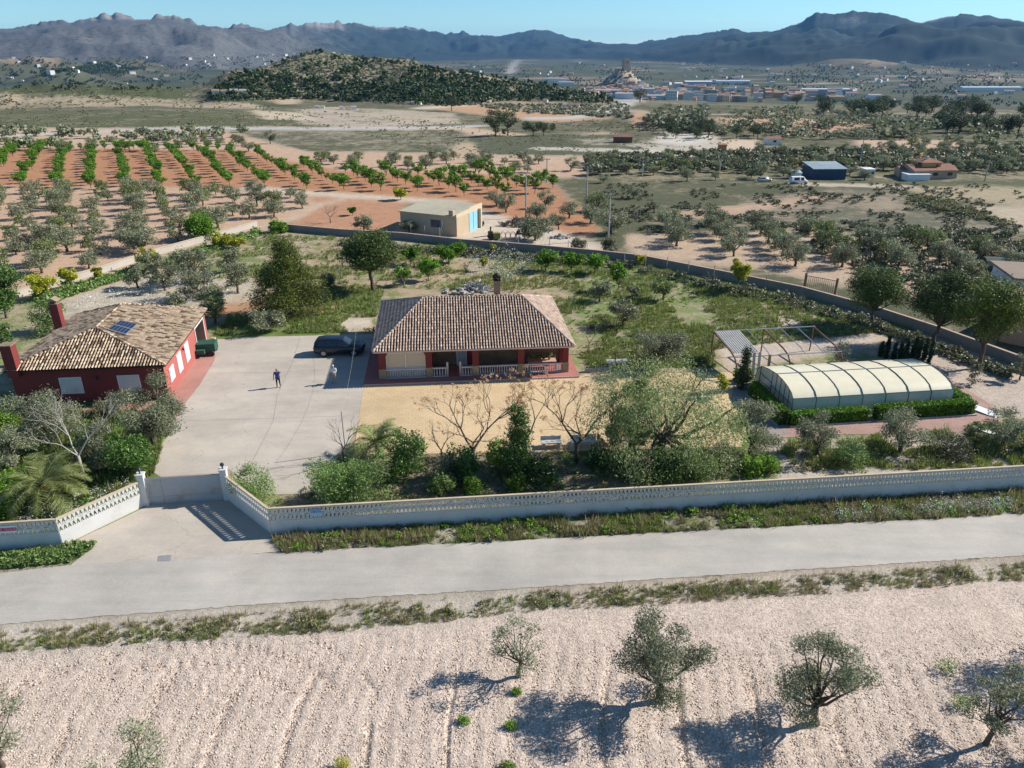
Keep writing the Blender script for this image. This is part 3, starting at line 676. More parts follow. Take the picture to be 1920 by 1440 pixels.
# pale repair strip where the drive meets the road, with a dark patch, and joints in the concrete
sheet('road_apron', lin([(110,1062),(250,1052),(300,1048),(420,1042),(495,1036)], 8, .05, 3)+lin([(500,1020),(400,1026),(280,1036),(200,1046),(150,1053)], 8, .08, 9), .028, ground_mat('pale_cement', (.66,.62,.55), .12, (.33,.33,.33), .9))
for i, q in enumerate((((563,632),(548,680),(520,740),(512,790),(470,872)), ((404,700),(520,698),(690,690)), ((330,790),(500,785),(660,780)))):
    w_ = [G(*k) for k in q]; m_ = MB()
    for (x0, y0), (x1, y1) in zip(w_[:-1], w_[1:]):
        L_ = math.hypot(x1-x0, y1-y0); nx, ny = -(y1-y0)/L_*.016, (x1-x0)/L_*.016; m_.poly([(x0-nx, y0-ny, .021), (x1-nx, y1-ny, .021), (x1+nx, y1+ny, .021), (x0+nx, y0+ny, .021)])
    tag(m_.build('driveway_joint', ground_mat('joint_%d' % i, (.25,.23,.21), .1, (.15,.15,.14))), kind='structure')
sheet('asphalt_patch', [(297,1043),(322,1041),(320,1052),(296,1053)], .034, ground_mat('grey_patch', (.27,.275,.28), .1, (.2,.2,.2), .9))

# ------------------------------------------------------------------ haze: one box of pale air round everything below the sky
def add_haze():
    t = NT('haze_air'); pv = t.n('ShaderNodeVolumePrincipled'); out = [n for n in t.t.nodes if n.type == 'OUTPUT_MATERIAL'][0]
    t.t.nodes.remove(t.b); pv.inputs['Density'].default_value = HAZE; pv.inputs['Color'].default_value = (.22, .52, 1.0, 1); pv.inputs['Anisotropy'].default_value = .1
    t.l(pv.outputs[0], out.inputs['Volume'])
    zmin = float(Z.min())-1; zmax = float(Z.max())+20
    o = MB().box(-15000, 15000, -60, 14500, zmin, max(zmax, HC+10)).build('haze', t.m); tag(o, kind='stuff', label='thin blue air haze over the valley')
HAZE = 4.2e-5

# ------------------------------------------------------------------ materials of the built things
WHITE = plain('white_paint', (.63,.615,.59), .75, .06, 2.0, .004, dirt=(.42,.40,.37))
COPE = plain('coping_stone', (.56,.45,.32), .85, .12, 4, .01)
GREYW = plain('grey_block_wall', (.26,.245,.23), .9, .14, 2.5, .02, dirt=(.22,.2,.18))
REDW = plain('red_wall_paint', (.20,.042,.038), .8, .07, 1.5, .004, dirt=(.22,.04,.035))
REDW_LIT = plain('lit_red_wall_paint', (.40,.125,.105), .8, .06, 1.5, .004)  # same red wall paint with the sunlight put into its colour
STONE = plain('rubble_stone', (.42,.32,.20), .9, .30, 7, .03)
CREAM = plain('cream_blind', (.66,.55,.40), .7, .03, 2)
PVC = plain('white_frame', (.78,.78,.78), .45, .03, 2, spec=.4)
DARKM = plain('dark_metal', (.06,.06,.065), .5, .2, 6, metal=.6)
RUST = plain('rusty_steel', (.20,.10,.065), .8, .35, 8, .01)
GALV = plain('galvanised_steel', (.38,.38,.38), .5, .12, 5, metal=.5)
GLASS = plain('dark_window_glass', (.03,.04,.05), .12, .1, 1, spec=.6)
WOOD = plain('weathered_wood', (.26,.18,.12), .85, .3, 9, .01)
CONC = plain('bare_concrete', (.42,.40,.375), .85, .14, 3, .01, dirt=(.28,.27,.25))
SAND = plain('sand_render', (.50,.385,.26), .85, .08, 2, .006, dirt=(.40,.31,.22))
PLAST = plain('white_plastic', (.75,.75,.74), .5, .04, 3)
BLACKP = plain('black_plastic', (.025,.025,.03), .55, .1, 4)
ASH = plain('roof_sheet', (.45,.405,.30), .85, .14, 1.5, .01, dirt=(.28,.25,.2))
def tile_mat(name, stops):
    t = NT(name); g = t.n('ShaderNodeNewGeometry')
    c = t.ramp(g.outputs['Random Per Island'], stops)
    n = t.noise(5, 5, .7, g.outputs['Position']); c = t.mix(1, c, t.ramp(n, [(.3, .62), (.6, 1.1)]), 'MULTIPLY')
    t.l(c, t.b.inputs['Base Color']); t.b.inputs['Roughness'].default_value = .85; t.b.inputs['Specular IOR Level'].default_value = .15; return t.m
T_CREAM = tile_mat('cream_roof_tiles', [(0, (.31,.215,.165)), (.15, (.43,.31,.24)), (.8, (.53,.395,.31)), (1, (.64,.51,.42))])
T_MOTT = tile_mat('mottled_roof_tiles', [(0, (.10,.07,.05)), (.2, (.30,.21,.14)), (.5, (.52,.385,.26)), (1, (.68,.53,.38))])
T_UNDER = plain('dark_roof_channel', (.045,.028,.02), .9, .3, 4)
T_BROWN = tile_mat('brown_roof_tiles', [(0, (.16,.09,.07)), (.5, (.26,.15,.11)), (1, (.34,.21,.16))])

def tiled_face(pts, mat, name, parent, cw=.25, cl=.40, under=True):
    """barrel tiles laid up one roof plane; pts[0], pts[1] are the eave corners"""
    p = [np.array(q, float) for q in pts]; o = p[0]; u = p[1]-p[0]; L = np.linalg.norm(u); u /= L
    nrm = np.cross(p[1]-p[0], p[2]-p[0]); nrm /= np.linalg.norm(nrm)
    if nrm[2] < 0: nrm = -nrm
    v = np.cross(nrm, u); q2 = [((a-o)@u, (a-o)@v) for a in p]
    if q2[2][1] < 0: v = -v; q2 = [((a-o)@u, (a-o)@v) for a in p]
    hi = max(b for _, b in q2); V = []; F = []; g = random.Random(len(pts)*7+int(L*10))
    if under: MB().poly([tuple(a+nrm*.02) for a in p]).build('roof_underlay', T_UNDER, parent)
    P0 = np.array([x for x, _ in q2]); lo_u = P0.min()
    nc = int((P0.max()-lo_u)/cw)
    for i in range(nc):
        uc = lo_u+(i+.5)*cw
        ys = []
        for a in range(len(q2)):
            (x0, y0), (x1, y1) = q2[a], q2[(a+1) % len(q2)]
            if (x0-uc)*(x1-uc) < 0: ys.append(y0+(y1-y0)*(uc-x0)/(x1-x0))
        if len(ys) < 2: continue
        y0, y1 = min(ys)-.08, max(ys); k = 0; y = y0
        while y < y1-.12:
            ye = min(y+cl*1.08, y1); b = len(V); ju = g.uniform(-.012, .012)
            for yy, hw, lift in ((y, .37, .075), (ye, .32, .04)):
                for a in (0, .25, .5, .75, 1):
                    th = pi*a; V.append(o+u*(uc+ju-cos(th)*cw*hw*.86)+v*yy+nrm*(.03+lift+sin(th)*.085*(hw*2)))
            F += [(b+j, b+j+1, b+6+j, b+5+j) for j in range(4)]; y += cl
    return link(name, mesh_np(name, np.array(V), np.array(F), mat, True), parent)
def ridge_caps(a, b, mat, parent, name='ridge_caps', r=.13):
    a = np.array(a, float); b = np.array(b, float); L = np.linalg.norm(b-a); n = max(1, int(L/.4)); mb = MB()
    for i in range(n):
        p0 = a+(b-a)*i/n; p1 = a+(b-a)*min(1, (i+1.1)/n)
        mb.tube([p0+np.array((0, 0, .08)), p1+np.array((0, 0, .05))], [r, r*.85], 8)
    return mb.build(name, mat, parent, smooth=True)
def arch_pts(x0, x1, z0, z1, r=.35, n=5):
    """outline of an opening with rounded upper corners"""
    pts = [(x0, z0), (x1, z0), (x1, z1-r)]
    pts += [(x1-r+r*cos(t*pi/2/n), z1-r+r*sin(t*pi/2/n)) for t in range(1, n+1)]
    pts += [(x0+r-r*sin(t*pi/2/n), z1-r+r*cos(t*pi/2/n)) for t in range(0, n+1)]
    return pts
def spandrel(mb, x0, x1, zt, z1, y0, y1, r=.35, n=6):
    """masonry above an opening x0..x1 that springs round its two upper corners, up to zt"""
    top = [(x0, z1-r)]+[(x0+r-r*cos(t*pi/2/n), z1-r+r*sin(t*pi/2/n)) for t in range(1, n+1)]
    top += [(x1-r+r*sin(t*pi/2/n), z1-r+r*cos(t*pi/2/n)) for t in range(0, n+1)]
    f = lambda a, c, d: (a, y0+(y1-y0)*d, c)
    for (a, b), (c, d) in zip(top[:-1], top[1:]):
        if c-a < 1e-6: continue
        mb.prism([(a, b), (c, d), (c, zt), (a, zt)], f)
def balus(parent, x0, x1, z0, h, y, mat, name='balustrade', sp=.21):
    mb = MB(); mb.box(x0, x1, y-.09, y+.09, z0+h-.1, z0+h); o = mb.build(name, mat, parent); MB().box(x0, x1, y-.08, y+.08, z0, z0+.07).build('bottom_rail', mat, o); n = max(1, int((x1-x0)/sp)); bb = MB()
    for i in range(n):
        bb.lathe(x0+(i+.5)*(x1-x0)/n, y, [(.035, z0+.07), (.055, z0+.2), (.06, z0+.32), (.035, z0+.5), (.045, z0+h-.1)], 7)
    bb.build('balusters', mat, o, smooth=True); return o

# ------------------------------------------------------------------ main house
HA = R(5.7); hx, hy = G(681.5, 721.6, .15)
H1 = empty('red_house', (hx, hy, 0), HA, 'red single-storey house with arched porch, white balustrades and hipped tile roof beside the yellow patio', 'house')
FL_Z = .16
b = MB(); b.box(0, 19.0, 0, 15.2, .0, FL_Z); b.build('terrace_floor', M_TILE, H1)
b = MB(); b.box(-.003, 19.003, -.05, 0.02, 0, FL_Z+.012); b.build('terrace_kerb', plain('pink_kerb', (.58,.42,.38), .8, .08), H1)
yF = 1.0; pil = [(1.35, 1.95), (5.45, 6.0), (9.55, 10.1), (13.6, 14.15), (17.65, 18.15)]; ZE = 2.84
mb = MB()
for a, c in pil: mb.box(a, c, yF, yF+.5, FL_Z+.95, ZE)
for (a, c), (d, e) in zip(pil[:-1], pil[1:]): spandrel(mb, c, d, ZE-.001, 2.62, yF+.03, yF+.42)
mb.build('porch_front', REDW, H1)
for a, c in pil: MB().box(a-.03, c+.03, yF-.03, yF+.53, FL_Z, FL_Z+.95).build('pillar_base', STONE, H1)
mb = MB(); mb.box(17.68, 18.12, 3.2, 3.6, FL_Z, ZE); mb.box(17.7, 18.1, yF+.5, 3.2, 2.45, ZE); mb.build('side_pillar', REDW, H1)
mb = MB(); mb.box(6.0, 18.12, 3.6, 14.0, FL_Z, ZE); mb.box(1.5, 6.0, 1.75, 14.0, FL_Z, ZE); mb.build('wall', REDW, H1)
mb = MB(); mb.box(6.02, 9.0, 3.54, 3.597, FL_Z, FL_Z+1.5); mb.box(10.2, 18.0, 3.54, 3.597, FL_Z, FL_Z+1.6); mb.build('stone_cladding', plain('dark_stone_cladding', (.26,.18,.11), .9, .35, 8, .03), H1)
dr = MB().box(8.2, 9.15, 3.50, 3.56, FL_Z, 2.3).build('door', PVC, H1); MB().box(8.28, 9.07, 3.47, 3.497, FL_Z+.1, 2.2).build('door_panel', plain('grey_door_panel', (.45,.46,.49), .5, .05), dr)
fr = MB(); fr.box(1.98, 5.42, yF+.16, yF+.22, 1.0, 1.12); fr.box(3.64, 3.74, yF+.16, yF+.22, 1.12, 2.55)
fr.box(1.98, 2.06, yF+.16, yF+.22, 1.12, 2.3); fr.box(5.34, 5.42, yF+.16, yF+.22, 1.12, 2.3); fr.box(2.3, 5.1, yF+.16, yF+.22, 2.5, 2.6)
fw = fr.build('window', PVC, H1)
MB().prism(arch_pts(2.03, 5.37, 1.05, 2.60, .33), lambda a, c, d: (a, yF+.24+.03*d, c)).build('blind', CREAM, fw)
MB().box(2.0, 5.4, yF+.25, yF+.32, FL_Z, 1.0).build('parapet', WHITE, H1)
for a, c in ((1.98, 5.42), (6.03, 7.25), (8.55, 9.52), (10.13, 13.57), (14.18, 17.62)): balus(H1, a, c, FL_Z+.02, .88, yF+.08, WHITE)
for x in (7.32, 8.46): MB().lathe(x, yF+.08, [(.1, FL_Z), (.1, FL_Z+1.05), (.13, FL_Z+1.07), (.05, FL_Z+1.12), (.11, FL_Z+1.2), (.12, FL_Z+1.28), (.06, FL_Z+1.38)], 10).build('newel_post', WHITE, H1, smooth=True)
for x in (11.4, 15.1): MB().box(x, x+1.35, yF-.02, yF+.10, 2.55, 2.72).build('awning_case', plain('pink_awning_case', (.66,.50,.47), .6, .04), H1)
EV = [(.95, .62, 2.9), (18.5, .30, 2.9), (18.5, 14.3, 2.9), (.95, 14.6, 2.9)]; RD = [(5.40, 7.6, 5.42), (14.6, 7.3, 5.42)]
mb = MB()                                              # boarded eaves and cornice
mb.poly([(x, y, 2.86) for x, y, _ in EV][::-1]); mb.build('eaves', WHITE, H1)
mb = MB()
for (a, c) in zip(EV, EV[1:]+EV[:1]):
    mb.poly([(a[0], a[1], 2.78), (c[0], c[1], 2.78), (c[0], c[1], 2.93), (a[0], a[1], 2.93)])
mb.build('cornice', plain('pink_cornice', (.62,.48,.43), .8, .06), H1)
RF = empty('roof', (0, 0, 0)); RF.parent = H1
for i, f in enumerate(([EV[0], EV[1], RD[1], RD[0]], [EV[1], EV[2], RD[1]], [EV[2], EV[3], RD[0], RD[1]], [EV[3], EV[0], RD[0]])):
    tiled_face(f, T_CREAM, 'roof_tiles', RF)
for a, c in ((EV[0], RD[0]), (EV[1], RD[1]), (EV[2], RD[1]), (EV[3], RD[0]), RD): ridge_caps(a, c, T_CREAM, RF)
ch = MB().box(12.3, 12.9, 11.0, 11.6, 3.0, 5.85).build('chimney', plain('brick_chimney', (.40,.26,.19), .9, .2, 8, .01), RF)
ck = MB(); ck.box(12.25, 12.95, 10.95, 11.65, 5.85, 5.93)
for x in (12.3, 12.8):
    for y in (11.0, 11.5): ck.box(x, x+.1, y, y+.1, 5.93, 6.2)
ck.prism([(12.15, 6.2), (13.05, 6.2), (12.6, 6.5)], lambda a, c, d: (a, 10.85+.9*d, c)); ck.build('chimney_cap', T_UNDER, RF)

def hloc(x, y, z=0, ref=(hx, hy, HA)):
    c, s = cos(ref[2]), sin(ref[2]); return (ref[0]+x*c-y*s, ref[1]+x*s+y*c, z)
# plants, table and chairs on the porch
tb = empty('porch_table', hloc(15.9, 2.2, FL_Z), HA, 'pale table behind the right balustrade of the porch', 'table')
MB().box(-1.3, 1.3, -.45, .45, .72, .76).build('tabletop', plain('pink_tabletop', (.55,.36,.28), .6, .1), tb)
for x in (-1.2, 1.2):
    for y in (-.38, .38): MB().box(x-.03, x+.03, y-.03, y+.03, 0, .72).build('leg', WOOD, tb)
for i, (x, y, s, lb) in enumerate(((-.9, -.1, .36, 'leafy potted plant at the left end of the porch table'), (-.3, .05, .5, 'largest white-flowering potted plant on the porch table'), (.15, -.1, .34, 'small dark potted plant next to the largest one on the porch table'), (.7, .05, .42, 'pale potted plant at the right end of the porch table'))):
    q = hloc(15.9+x, 2.2+y, FL_Z+.765); r = empty('potted_plant', q, 0, lb, 'plant', 'potted plants on the porch')
    MB().lathe(0, 0, [(.09, 0), (.13, .2), (.14, .22)], 10).build('pot', plain('terracotta', (.45,.17,.09), .8, .1), r)
    V, F = leaves([(0, 0, .4), (.12, .05, .5), (-.1, .08, .45)], s*.6, 260, .06, .12); link('foliage', mesh_np('foliage', V, F, (L_BRIGHT, L_CITRUS, L_CITRUS, L_OLEAN)[i]), r)
    V, F = leaves([(0, 0, .5)], s*.6, 40, .05, .06); link('flowers', mesh_np('flowers', V, F, L_WHITE), r)
for x, y, a, lb in ((15.0, 3.0, .3, 'brown porch chair left of the table'), (17.0, 2.9, -.4, 'brown porch chair in the sunlit corner')):
    r = empty('porch_chair', hloc(x, y, FL_Z), HA+a, lb, 'chair', 'chairs on the porch')
    MB().box(-.22, .22, -.22, .22, .42, .46).build('seat', WOOD, r); MB().box(-.22, .22, .19, .23, .46, .9).build('backrest', WOOD, r)
    for sx in (-.19, .19):
        for sy in (-.19, .19): MB().box(sx-.02, sx+.02, sy-.02, sy+.02, 0, .42).build('leg', WOOD, r)

# ------------------------------------------------------------------ left house
lx, ly = -28.45, 56.45; LA = R(6.3)
H2 = empty('red_house', (lx, ly, 0), LA, 'red house with mottled tile roof, two chimneys and a solar panel left of the driveway', 'house')
def L2(p): 
    dx, dy = p[0]-lx, p[1]-ly; c, s = cos(LA), sin(LA); return (dx*c+dy*s, -dx*s+dy*c, p[2])
E2 = [L2((*G(*q, 3.15), 3.15)) for q in ((5, 697), (310, 685), (388, 580), (145, 590))]
A1 = L2((*G(180, 615, 5.0), 5.0))
_e1, _e2, _a = np.array(E2[1]), np.array(E2[2]), np.array(A1); _n = np.cross(_e2-_e1, _a-_e1); _n /= np.linalg.norm(_n)
_best = min((abs((np.array(L2((*G(228, 571, z_), z_)))-_e1)@_n), z_) for z_ in np.arange(3.6, 6.2, .02)); A2 = L2((*G(228, 571, _best[1]), _best[1]))
i0 = .32; wl = [(E2[0][0]+i0, E2[0][1]+i0), (E2[1][0]-i0, E2[1][1]+i0), (E2[2][0]-i0, E2[2][1]-.1), (E2[3][0]+i0, E2[3][1]-.1)]
mb = MB(); n_ = 4
W1, W2, W3, W4 = wl
def quadwall(mb, a, c, z0, z1): mb.poly([(a[0], a[1], z0), (c[0], c[1], z0), (c[0], c[1], z1), (a[0], a[1], z1)])
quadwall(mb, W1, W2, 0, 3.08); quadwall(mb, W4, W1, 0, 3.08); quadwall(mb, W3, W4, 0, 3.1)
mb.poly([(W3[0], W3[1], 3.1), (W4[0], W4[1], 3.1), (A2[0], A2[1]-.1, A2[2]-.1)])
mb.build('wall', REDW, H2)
def onR(t, off=0):       # along the sunlit right wall
    dx, dy = W3[0]-W2[0], W3[1]-W2[1]; L = math.hypot(dx, dy); return (W2[0]+dx/L*t+dy/L*off, W2[1]+dy/L*t-dx/L*off)
LR = math.hypot(W3[0]-W2[0], W3[1]-W2[1])
mb = MB(); g0, g1 = LR-4.0, LR-1.0
quadwall(mb, onR(0), onR(g0), 0, 3.08); quadwall(mb, onR(g1), onR(LR), 0, 3.08); quadwall(mb, onR(g0), onR(g1), 2.55, 3.08); mb.build('sunlit_wall', REDW_LIT, H2)
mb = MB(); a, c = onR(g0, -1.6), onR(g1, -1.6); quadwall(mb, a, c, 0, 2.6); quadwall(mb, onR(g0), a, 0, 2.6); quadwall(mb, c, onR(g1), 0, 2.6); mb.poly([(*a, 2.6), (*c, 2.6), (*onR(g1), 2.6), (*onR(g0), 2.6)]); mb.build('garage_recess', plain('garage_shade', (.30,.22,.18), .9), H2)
def wallbox(name, t0, t1, z0, z1, off, th, mat, par=H2):
    p = [onR(t0, off), onR(t1, off), onR(t1, off+th), onR(t0, off+th)]; m = MB(); bb = len(m.v)
    m.v += [(x, y, z) for z in (z0, z1) for x, y in p]; m.f += [(3,2,1,0), (4,5,6,7)]+[(i, (i+1) % 4, 4+(i+1) % 4, 4+i) for i in range(4)]
    return m.build(name, mat, par)
for t0, z0, z1 in ((1.1, 1.0, 2.2), (3.5, .75, 2.45), (6.0, .75, 2.45)):
    wf = wallbox('window', t0, t0+1.25, z0, z1, .002, .05, PVC); wallbox('blind', t0+.08, t0+1.17, z0+.08, z1-.08, .053, .02, WHITE, wf)
wallbox('garage_surround', g0-.16, g0, 0, 2.7, .002, .06, WHITE); wallbox('garage_surround', g1, g1+.16, 0, 2.7, .002, .06, WHITE); wallbox('garage_surround', g0, g1, 2.55, 2.7, .002, .06, WHITE)
q = onR(5.4, .12); MB().lathe(q[0], q[1], [(.05, 2.2), (.1, 2.35), (.03, 2.5)], 8).build('wall_lamp', DARKM, H2)
def frontbox(name, x0, x1, z0, z1, off, th, mat, par=H2):
    t = lambda x: W1[1]+(W2[1]-W1[1])*(x-W1[0])/(W2[0]-W1[0])
    m = MB(); p = [(x0, t(x0)-off), (x1, t(x1)-off), (x1, t(x1)-off-th), (x0, t(x0)-off-th)]
    m.v += [(x, y, z) for z in (z0, z1) for x, y in p]; m.f += [(0,1,2,3), (7,6,5,4)]+[(4+i, 4+(i+1) % 4, (i+1) % 4, i) for i in range(4)]
    return m.build(name, mat, par)
for x0 in (-8.6, -4.05):
    wf = frontbox('window', x0, x0+1.75, .85, 2.3, .002, .05, PVC)
    frontbox('blind', x0+.07, x0+.85, .92, 2.23, .053, .02, WHITE, wf); frontbox('blind', x0+.9, x0+1.68, .92, 2.23, .053, .02, WHITE, wf)
q = (-5.6, W1[1]-.2); MB().lathe(q[0], q[1], [(.06, 2.0), (.14, 2.2), (.04, 2.4)], 8).build('wall_lamp', DARKM, H2)
RF2 = empty('roof', (0, 0, 0)); RF2.parent = H2
tiled_face([E2[0], E2[1], A1], T_MOTT, 'roof_tiles', RF2); tiled_face([E2[1], E2[2], A2, A1], T_MOTT, 'roof_tiles', RF2); tiled_face([E2[3], E2[0], A1, A2], T_MOTT, 'roof_tiles', RF2)
for a, c in ((E2[0], A1), (E2[1], A1), (A1, A2), (A2, E2[2]), (A2, E2[3])): ridge_caps(a, c, T_MOTT, RF2)
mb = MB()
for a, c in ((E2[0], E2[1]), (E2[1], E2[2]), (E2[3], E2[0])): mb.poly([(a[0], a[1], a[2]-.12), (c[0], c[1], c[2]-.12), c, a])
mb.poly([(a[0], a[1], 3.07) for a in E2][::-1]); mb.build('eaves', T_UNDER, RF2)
for (bx, by, ty, wpx, cap) in ((113, 612, 563, 15, 1), (26, 690, 640, 22, 0)):
    X0, Y0 = G(bx, by, 3.4 if cap else 3.3); zt = topz(bx-6, ty, Y0); c0 = L2((X0, Y0, 0)); s_ = .36 if cap else .42
    chm = MB().box(c0[0]-s_, c0[0]+s_, c0[1]-s_, c0[1]+s_, 2.6, zt-.3).build('chimney', REDW, RF2)
    m = MB(); m.box(c0[0]-s_-.06, c0[0]+s_+.06, c0[1]-s_-.06, c0[1]+s_+.06, zt-.3, zt-.22)
    if cap:
        for dx in (-.3, .2):
            for dy in (-.3, .2): m.box(c0[0]+dx, c0[0]+dx+.1, c0[1]+dy, c0[1]+dy+.1, zt-.22, zt)
        m.prism([(c0[0]-.5, zt), (c0[0]+.5, zt), (c0[0], zt+.3)], lambda a, c, d: (a, c0[1]-.45+.9*d, c))
    m.build('chimney_cap', plain('chimney_cap', (.30,.22,.15), .9, .3), RF2)
# solar panel lying on the right slope
nv = np.cross(np.array(E2[2])-np.array(E2[1]), np.array(A1)-np.array(E2[1])); nv /= np.linalg.norm(nv); nv = nv if nv[2] > 0 else -nv
def onslope(px_, py_, lift=.25):
    e1 = np.array(hloc(*E2[1][:2], 0, (lx, ly, LA))[:2]+(E2[1][2],)); nw = np.array((nv[0]*cos(LA)-nv[1]*sin(LA), nv[0]*sin(LA)+nv[1]*cos(LA), nv[2]))
    r = dirs(px_, py_); r = np.array([float(k) for k in r]); o = np.array((0, 0, HC)); t = ((e1-o)@nw+lift)/(r@nw); return o+r*t
sp = [onslope(*q) for q in ((202, 617), (236, 627), (258, 607), (226, 600))]
cen = sum(sp)/4; pr = empty('solar_panel', tuple(cen), 0, 'dark blue solar panel on the sunlit slope of the left house roof', 'solar panel')
nw = np.cross(sp[1]-sp[0], sp[3]-sp[0]); nw /= np.linalg.norm(nw)
m = MB(); qd = [p-cen for p in sp]; m.poly([tuple(p-nw*.06) for p in qd][::-1]); m.poly([tuple(p) for p in qd])
for i in range(4): m.poly([tuple(qd[i]-nw*.06), tuple(qd[(i+1) % 4]-nw*.06), tuple(qd[(i+1) % 4]), tuple(qd[i])])
m.build('frame', GALV, pr)
cells = MB()
for i in range(2):
    for jx_ in range(5):
        for jy_ in range(3):
            def bl(s, t): return tuple((qd[0]*(1-s)+qd[1]*s)*(1-t)+(qd[3]*(1-s)+qd[2]*s)*t+nw*.012)
            s0, s1 = .03+jx_*.19, .03+jx_*.19+.175; t0 = .04+i*.49+jy_*.15; cells.poly([bl(s0, t0), bl(s1, t0), bl(s1, t0+.14), bl(s0, t0+.14)])
cells.build('cells', plain('solar_cells', (.02,.03,.07), .2, .1, 3, spec=.7), pr)

# ------------------------------------------------------------------ white boundary walls with pierced blocks
def wall_run(name, pts, label, h=1.95):
    """a solid plinth, two courses of pierced blocks with a slotted band between, and a coping"""
    r = empty(name, (pts[0][0], pts[0][1], 0), 0, label, 'wall'); ox, oy = pts[0]
    pl = MB(); la = MB(); cp = MB(); T = .10
    for i in range(len(pts)-1):
        a, c = pts[i], pts[i+1]; L = math.hypot(c[0]-a[0], c[1]-a[1]); dx, dy = (c[0]-a[0])/L, (c[1]-a[1])/L
        f = lambda s, z, d, a=a, dx=dx, dy=dy: (a[0]-ox+dx*s-dy*(d-.5)*T, a[1]-oy+dy*s+dx*(d-.5)*T, z)
        fw_ = lambda s, z, d, a=a, dx=dx, dy=dy: (a[0]-ox+dx*s-dy*(d-.5)*T*1.5, a[1]-oy+dy*s+dx*(d-.5)*T*1.5, z)
        pl.prism([(0, -.3), (L, -.3), (L, .92), (0, .92)], f)
        z1 = .92
        la.prism([(0, z1), (L, z1), (L, z1+.05), (0, z1+.05)], f)
        n = int(L/.25); m = L/n
        for zr in (z1+.05, z1+.05+.30+.16):
            la.prism([(0, zr+.30), (L, zr+.30), (L, zr+.34), (0, zr+.34)], f) if zr > z1+.1 else None
            for k in range(n):
                s = k*m
                la.prism([(s, zr), (s+.02, zr), (s+m*.36, zr+.30), (s, zr+.30)], f)
                la.prism([(s+m-.02, zr), (s+m, zr), (s+m, zr+.30), (s+m*.64, zr+.30)], f)
                la.prism([(s+m*.30, zr), (s+m*.70, zr), (s+m*.50, zr+.12)], f)
        zb = z1+.35
        la.prism([(0, zb), (L, zb), (L, zb+.055), (0, zb+.055)], f); la.prism([(0, zb+.105), (L, zb+.105), (L, zb+.16), (0, zb+.16)], f)
        k2 = max(1, int(L/.46)); m2 = L/k2
        for k in range(k2): la.prism([(k*m2, zb+.055), (k*m2+m2*.38, zb+.055), (k*m2+m2*.46, zb+.105), (k*m2, zb+.105)], f)
        zt = z1+.05+.30+.16+.34
        cp.prism([(0, zt), (L, zt), (L, zt+.09), (0, zt+.09)], fw_)
    pl.build('plinth', WHITE, r); la.build('pierced_blocks', plain('pierced_block_white', (.60,.58,.55), .8, .05, 2), r); cp.build('coping', COPE, r); return r
gl = G(276, 946); gr = G(428, 936); wr = G(510, 1001); wf_ = G(1920, 917); lw = G(118, 1022); lf = G(0, 1030)
wfar = ext(wr, wf_, 28); lfar = ext(lw, lf, 14)
wall_run('boundary_wall', [gr, wr, wfar], 'long white pierced-block wall right of the metal gate, along the verge')
wall_run('boundary_wall', [lfar, lw, gl], 'white pierced-block wall left of the metal gate, its wing bright in the sun')
for (x, y), lb in ((gl, 'white gate post with a lamp at the left end of the gate'), (gr, 'white gate post with a lamp at the right end of the gate')):
    r = empty('gate_post', (x, y, 0), R(6), lb, 'gate post', 'gate posts')
    MB().box(-.2, .2, -.2, .2, 0, 2.25).build('post', WHITE, r); MB().box(-.25, .25, -.25, .25, 2.25, 2.33).build('post_cap', WHITE, r)
    lp = MB().lathe(0, 0, [(.07, 2.33), (.04, 2.38), (.04, 2.46), (.10, 2.5)], 8).build('lamp', DARKM, r)
    MB().lathe(0, 0, [(.10, 2.5), (.14, 2.6), (.11, 2.7), (.04, 2.75)], 10).build('lamp_shade', GLASS, lp, smooth=True)
ga = math.atan2(gr[1]-gl[1], gr[0]-gl[0]); GLn = math.hypot(gr[0]-gl[0], gr[1]-gl[1])
gt = empty('metal_gate', (gl[0], gl[1], 0), ga, 'grey sheet-metal sliding gate with rust stains and a row of spikes', 'gate')
GM = plain('stained_gate_metal', (.43,.44,.45), .6, .08, 1.5, metal=.0, dirt=(.30,.19,.12))
m = MB(); m.box(.22, 1.05, -.02, .02, .12, 1.85); m.box(1.12, GLn-.22, -.02, .02, .12, 1.85); m.build('panel', GM, gt)
m = MB(); m.box(.2, GLn-.2, -.05, .05, .03, .12); m.box(.2, GLn-.2, -.045, .045, 1.85, 1.93); m.box(1.05, 1.12, -.045, .045, .12, 1.85)
m.box(.22, GLn-.22, -.04, -.021, .50, .56); m.box(GLn-1.6, GLn-1.55, -.04, -.021, .12, .5); m.build('frame', GM, gt)
m = MB()
for i in range(int((GLn-.4)/.11)): x = .25+i*.11; m.prism([(x-.02, 1.93), (x+.02, 1.93), (x, 2.05)], lambda a, c, d: (a, -.015+.03*d, c))
m.build('spikes', RUST, gt)
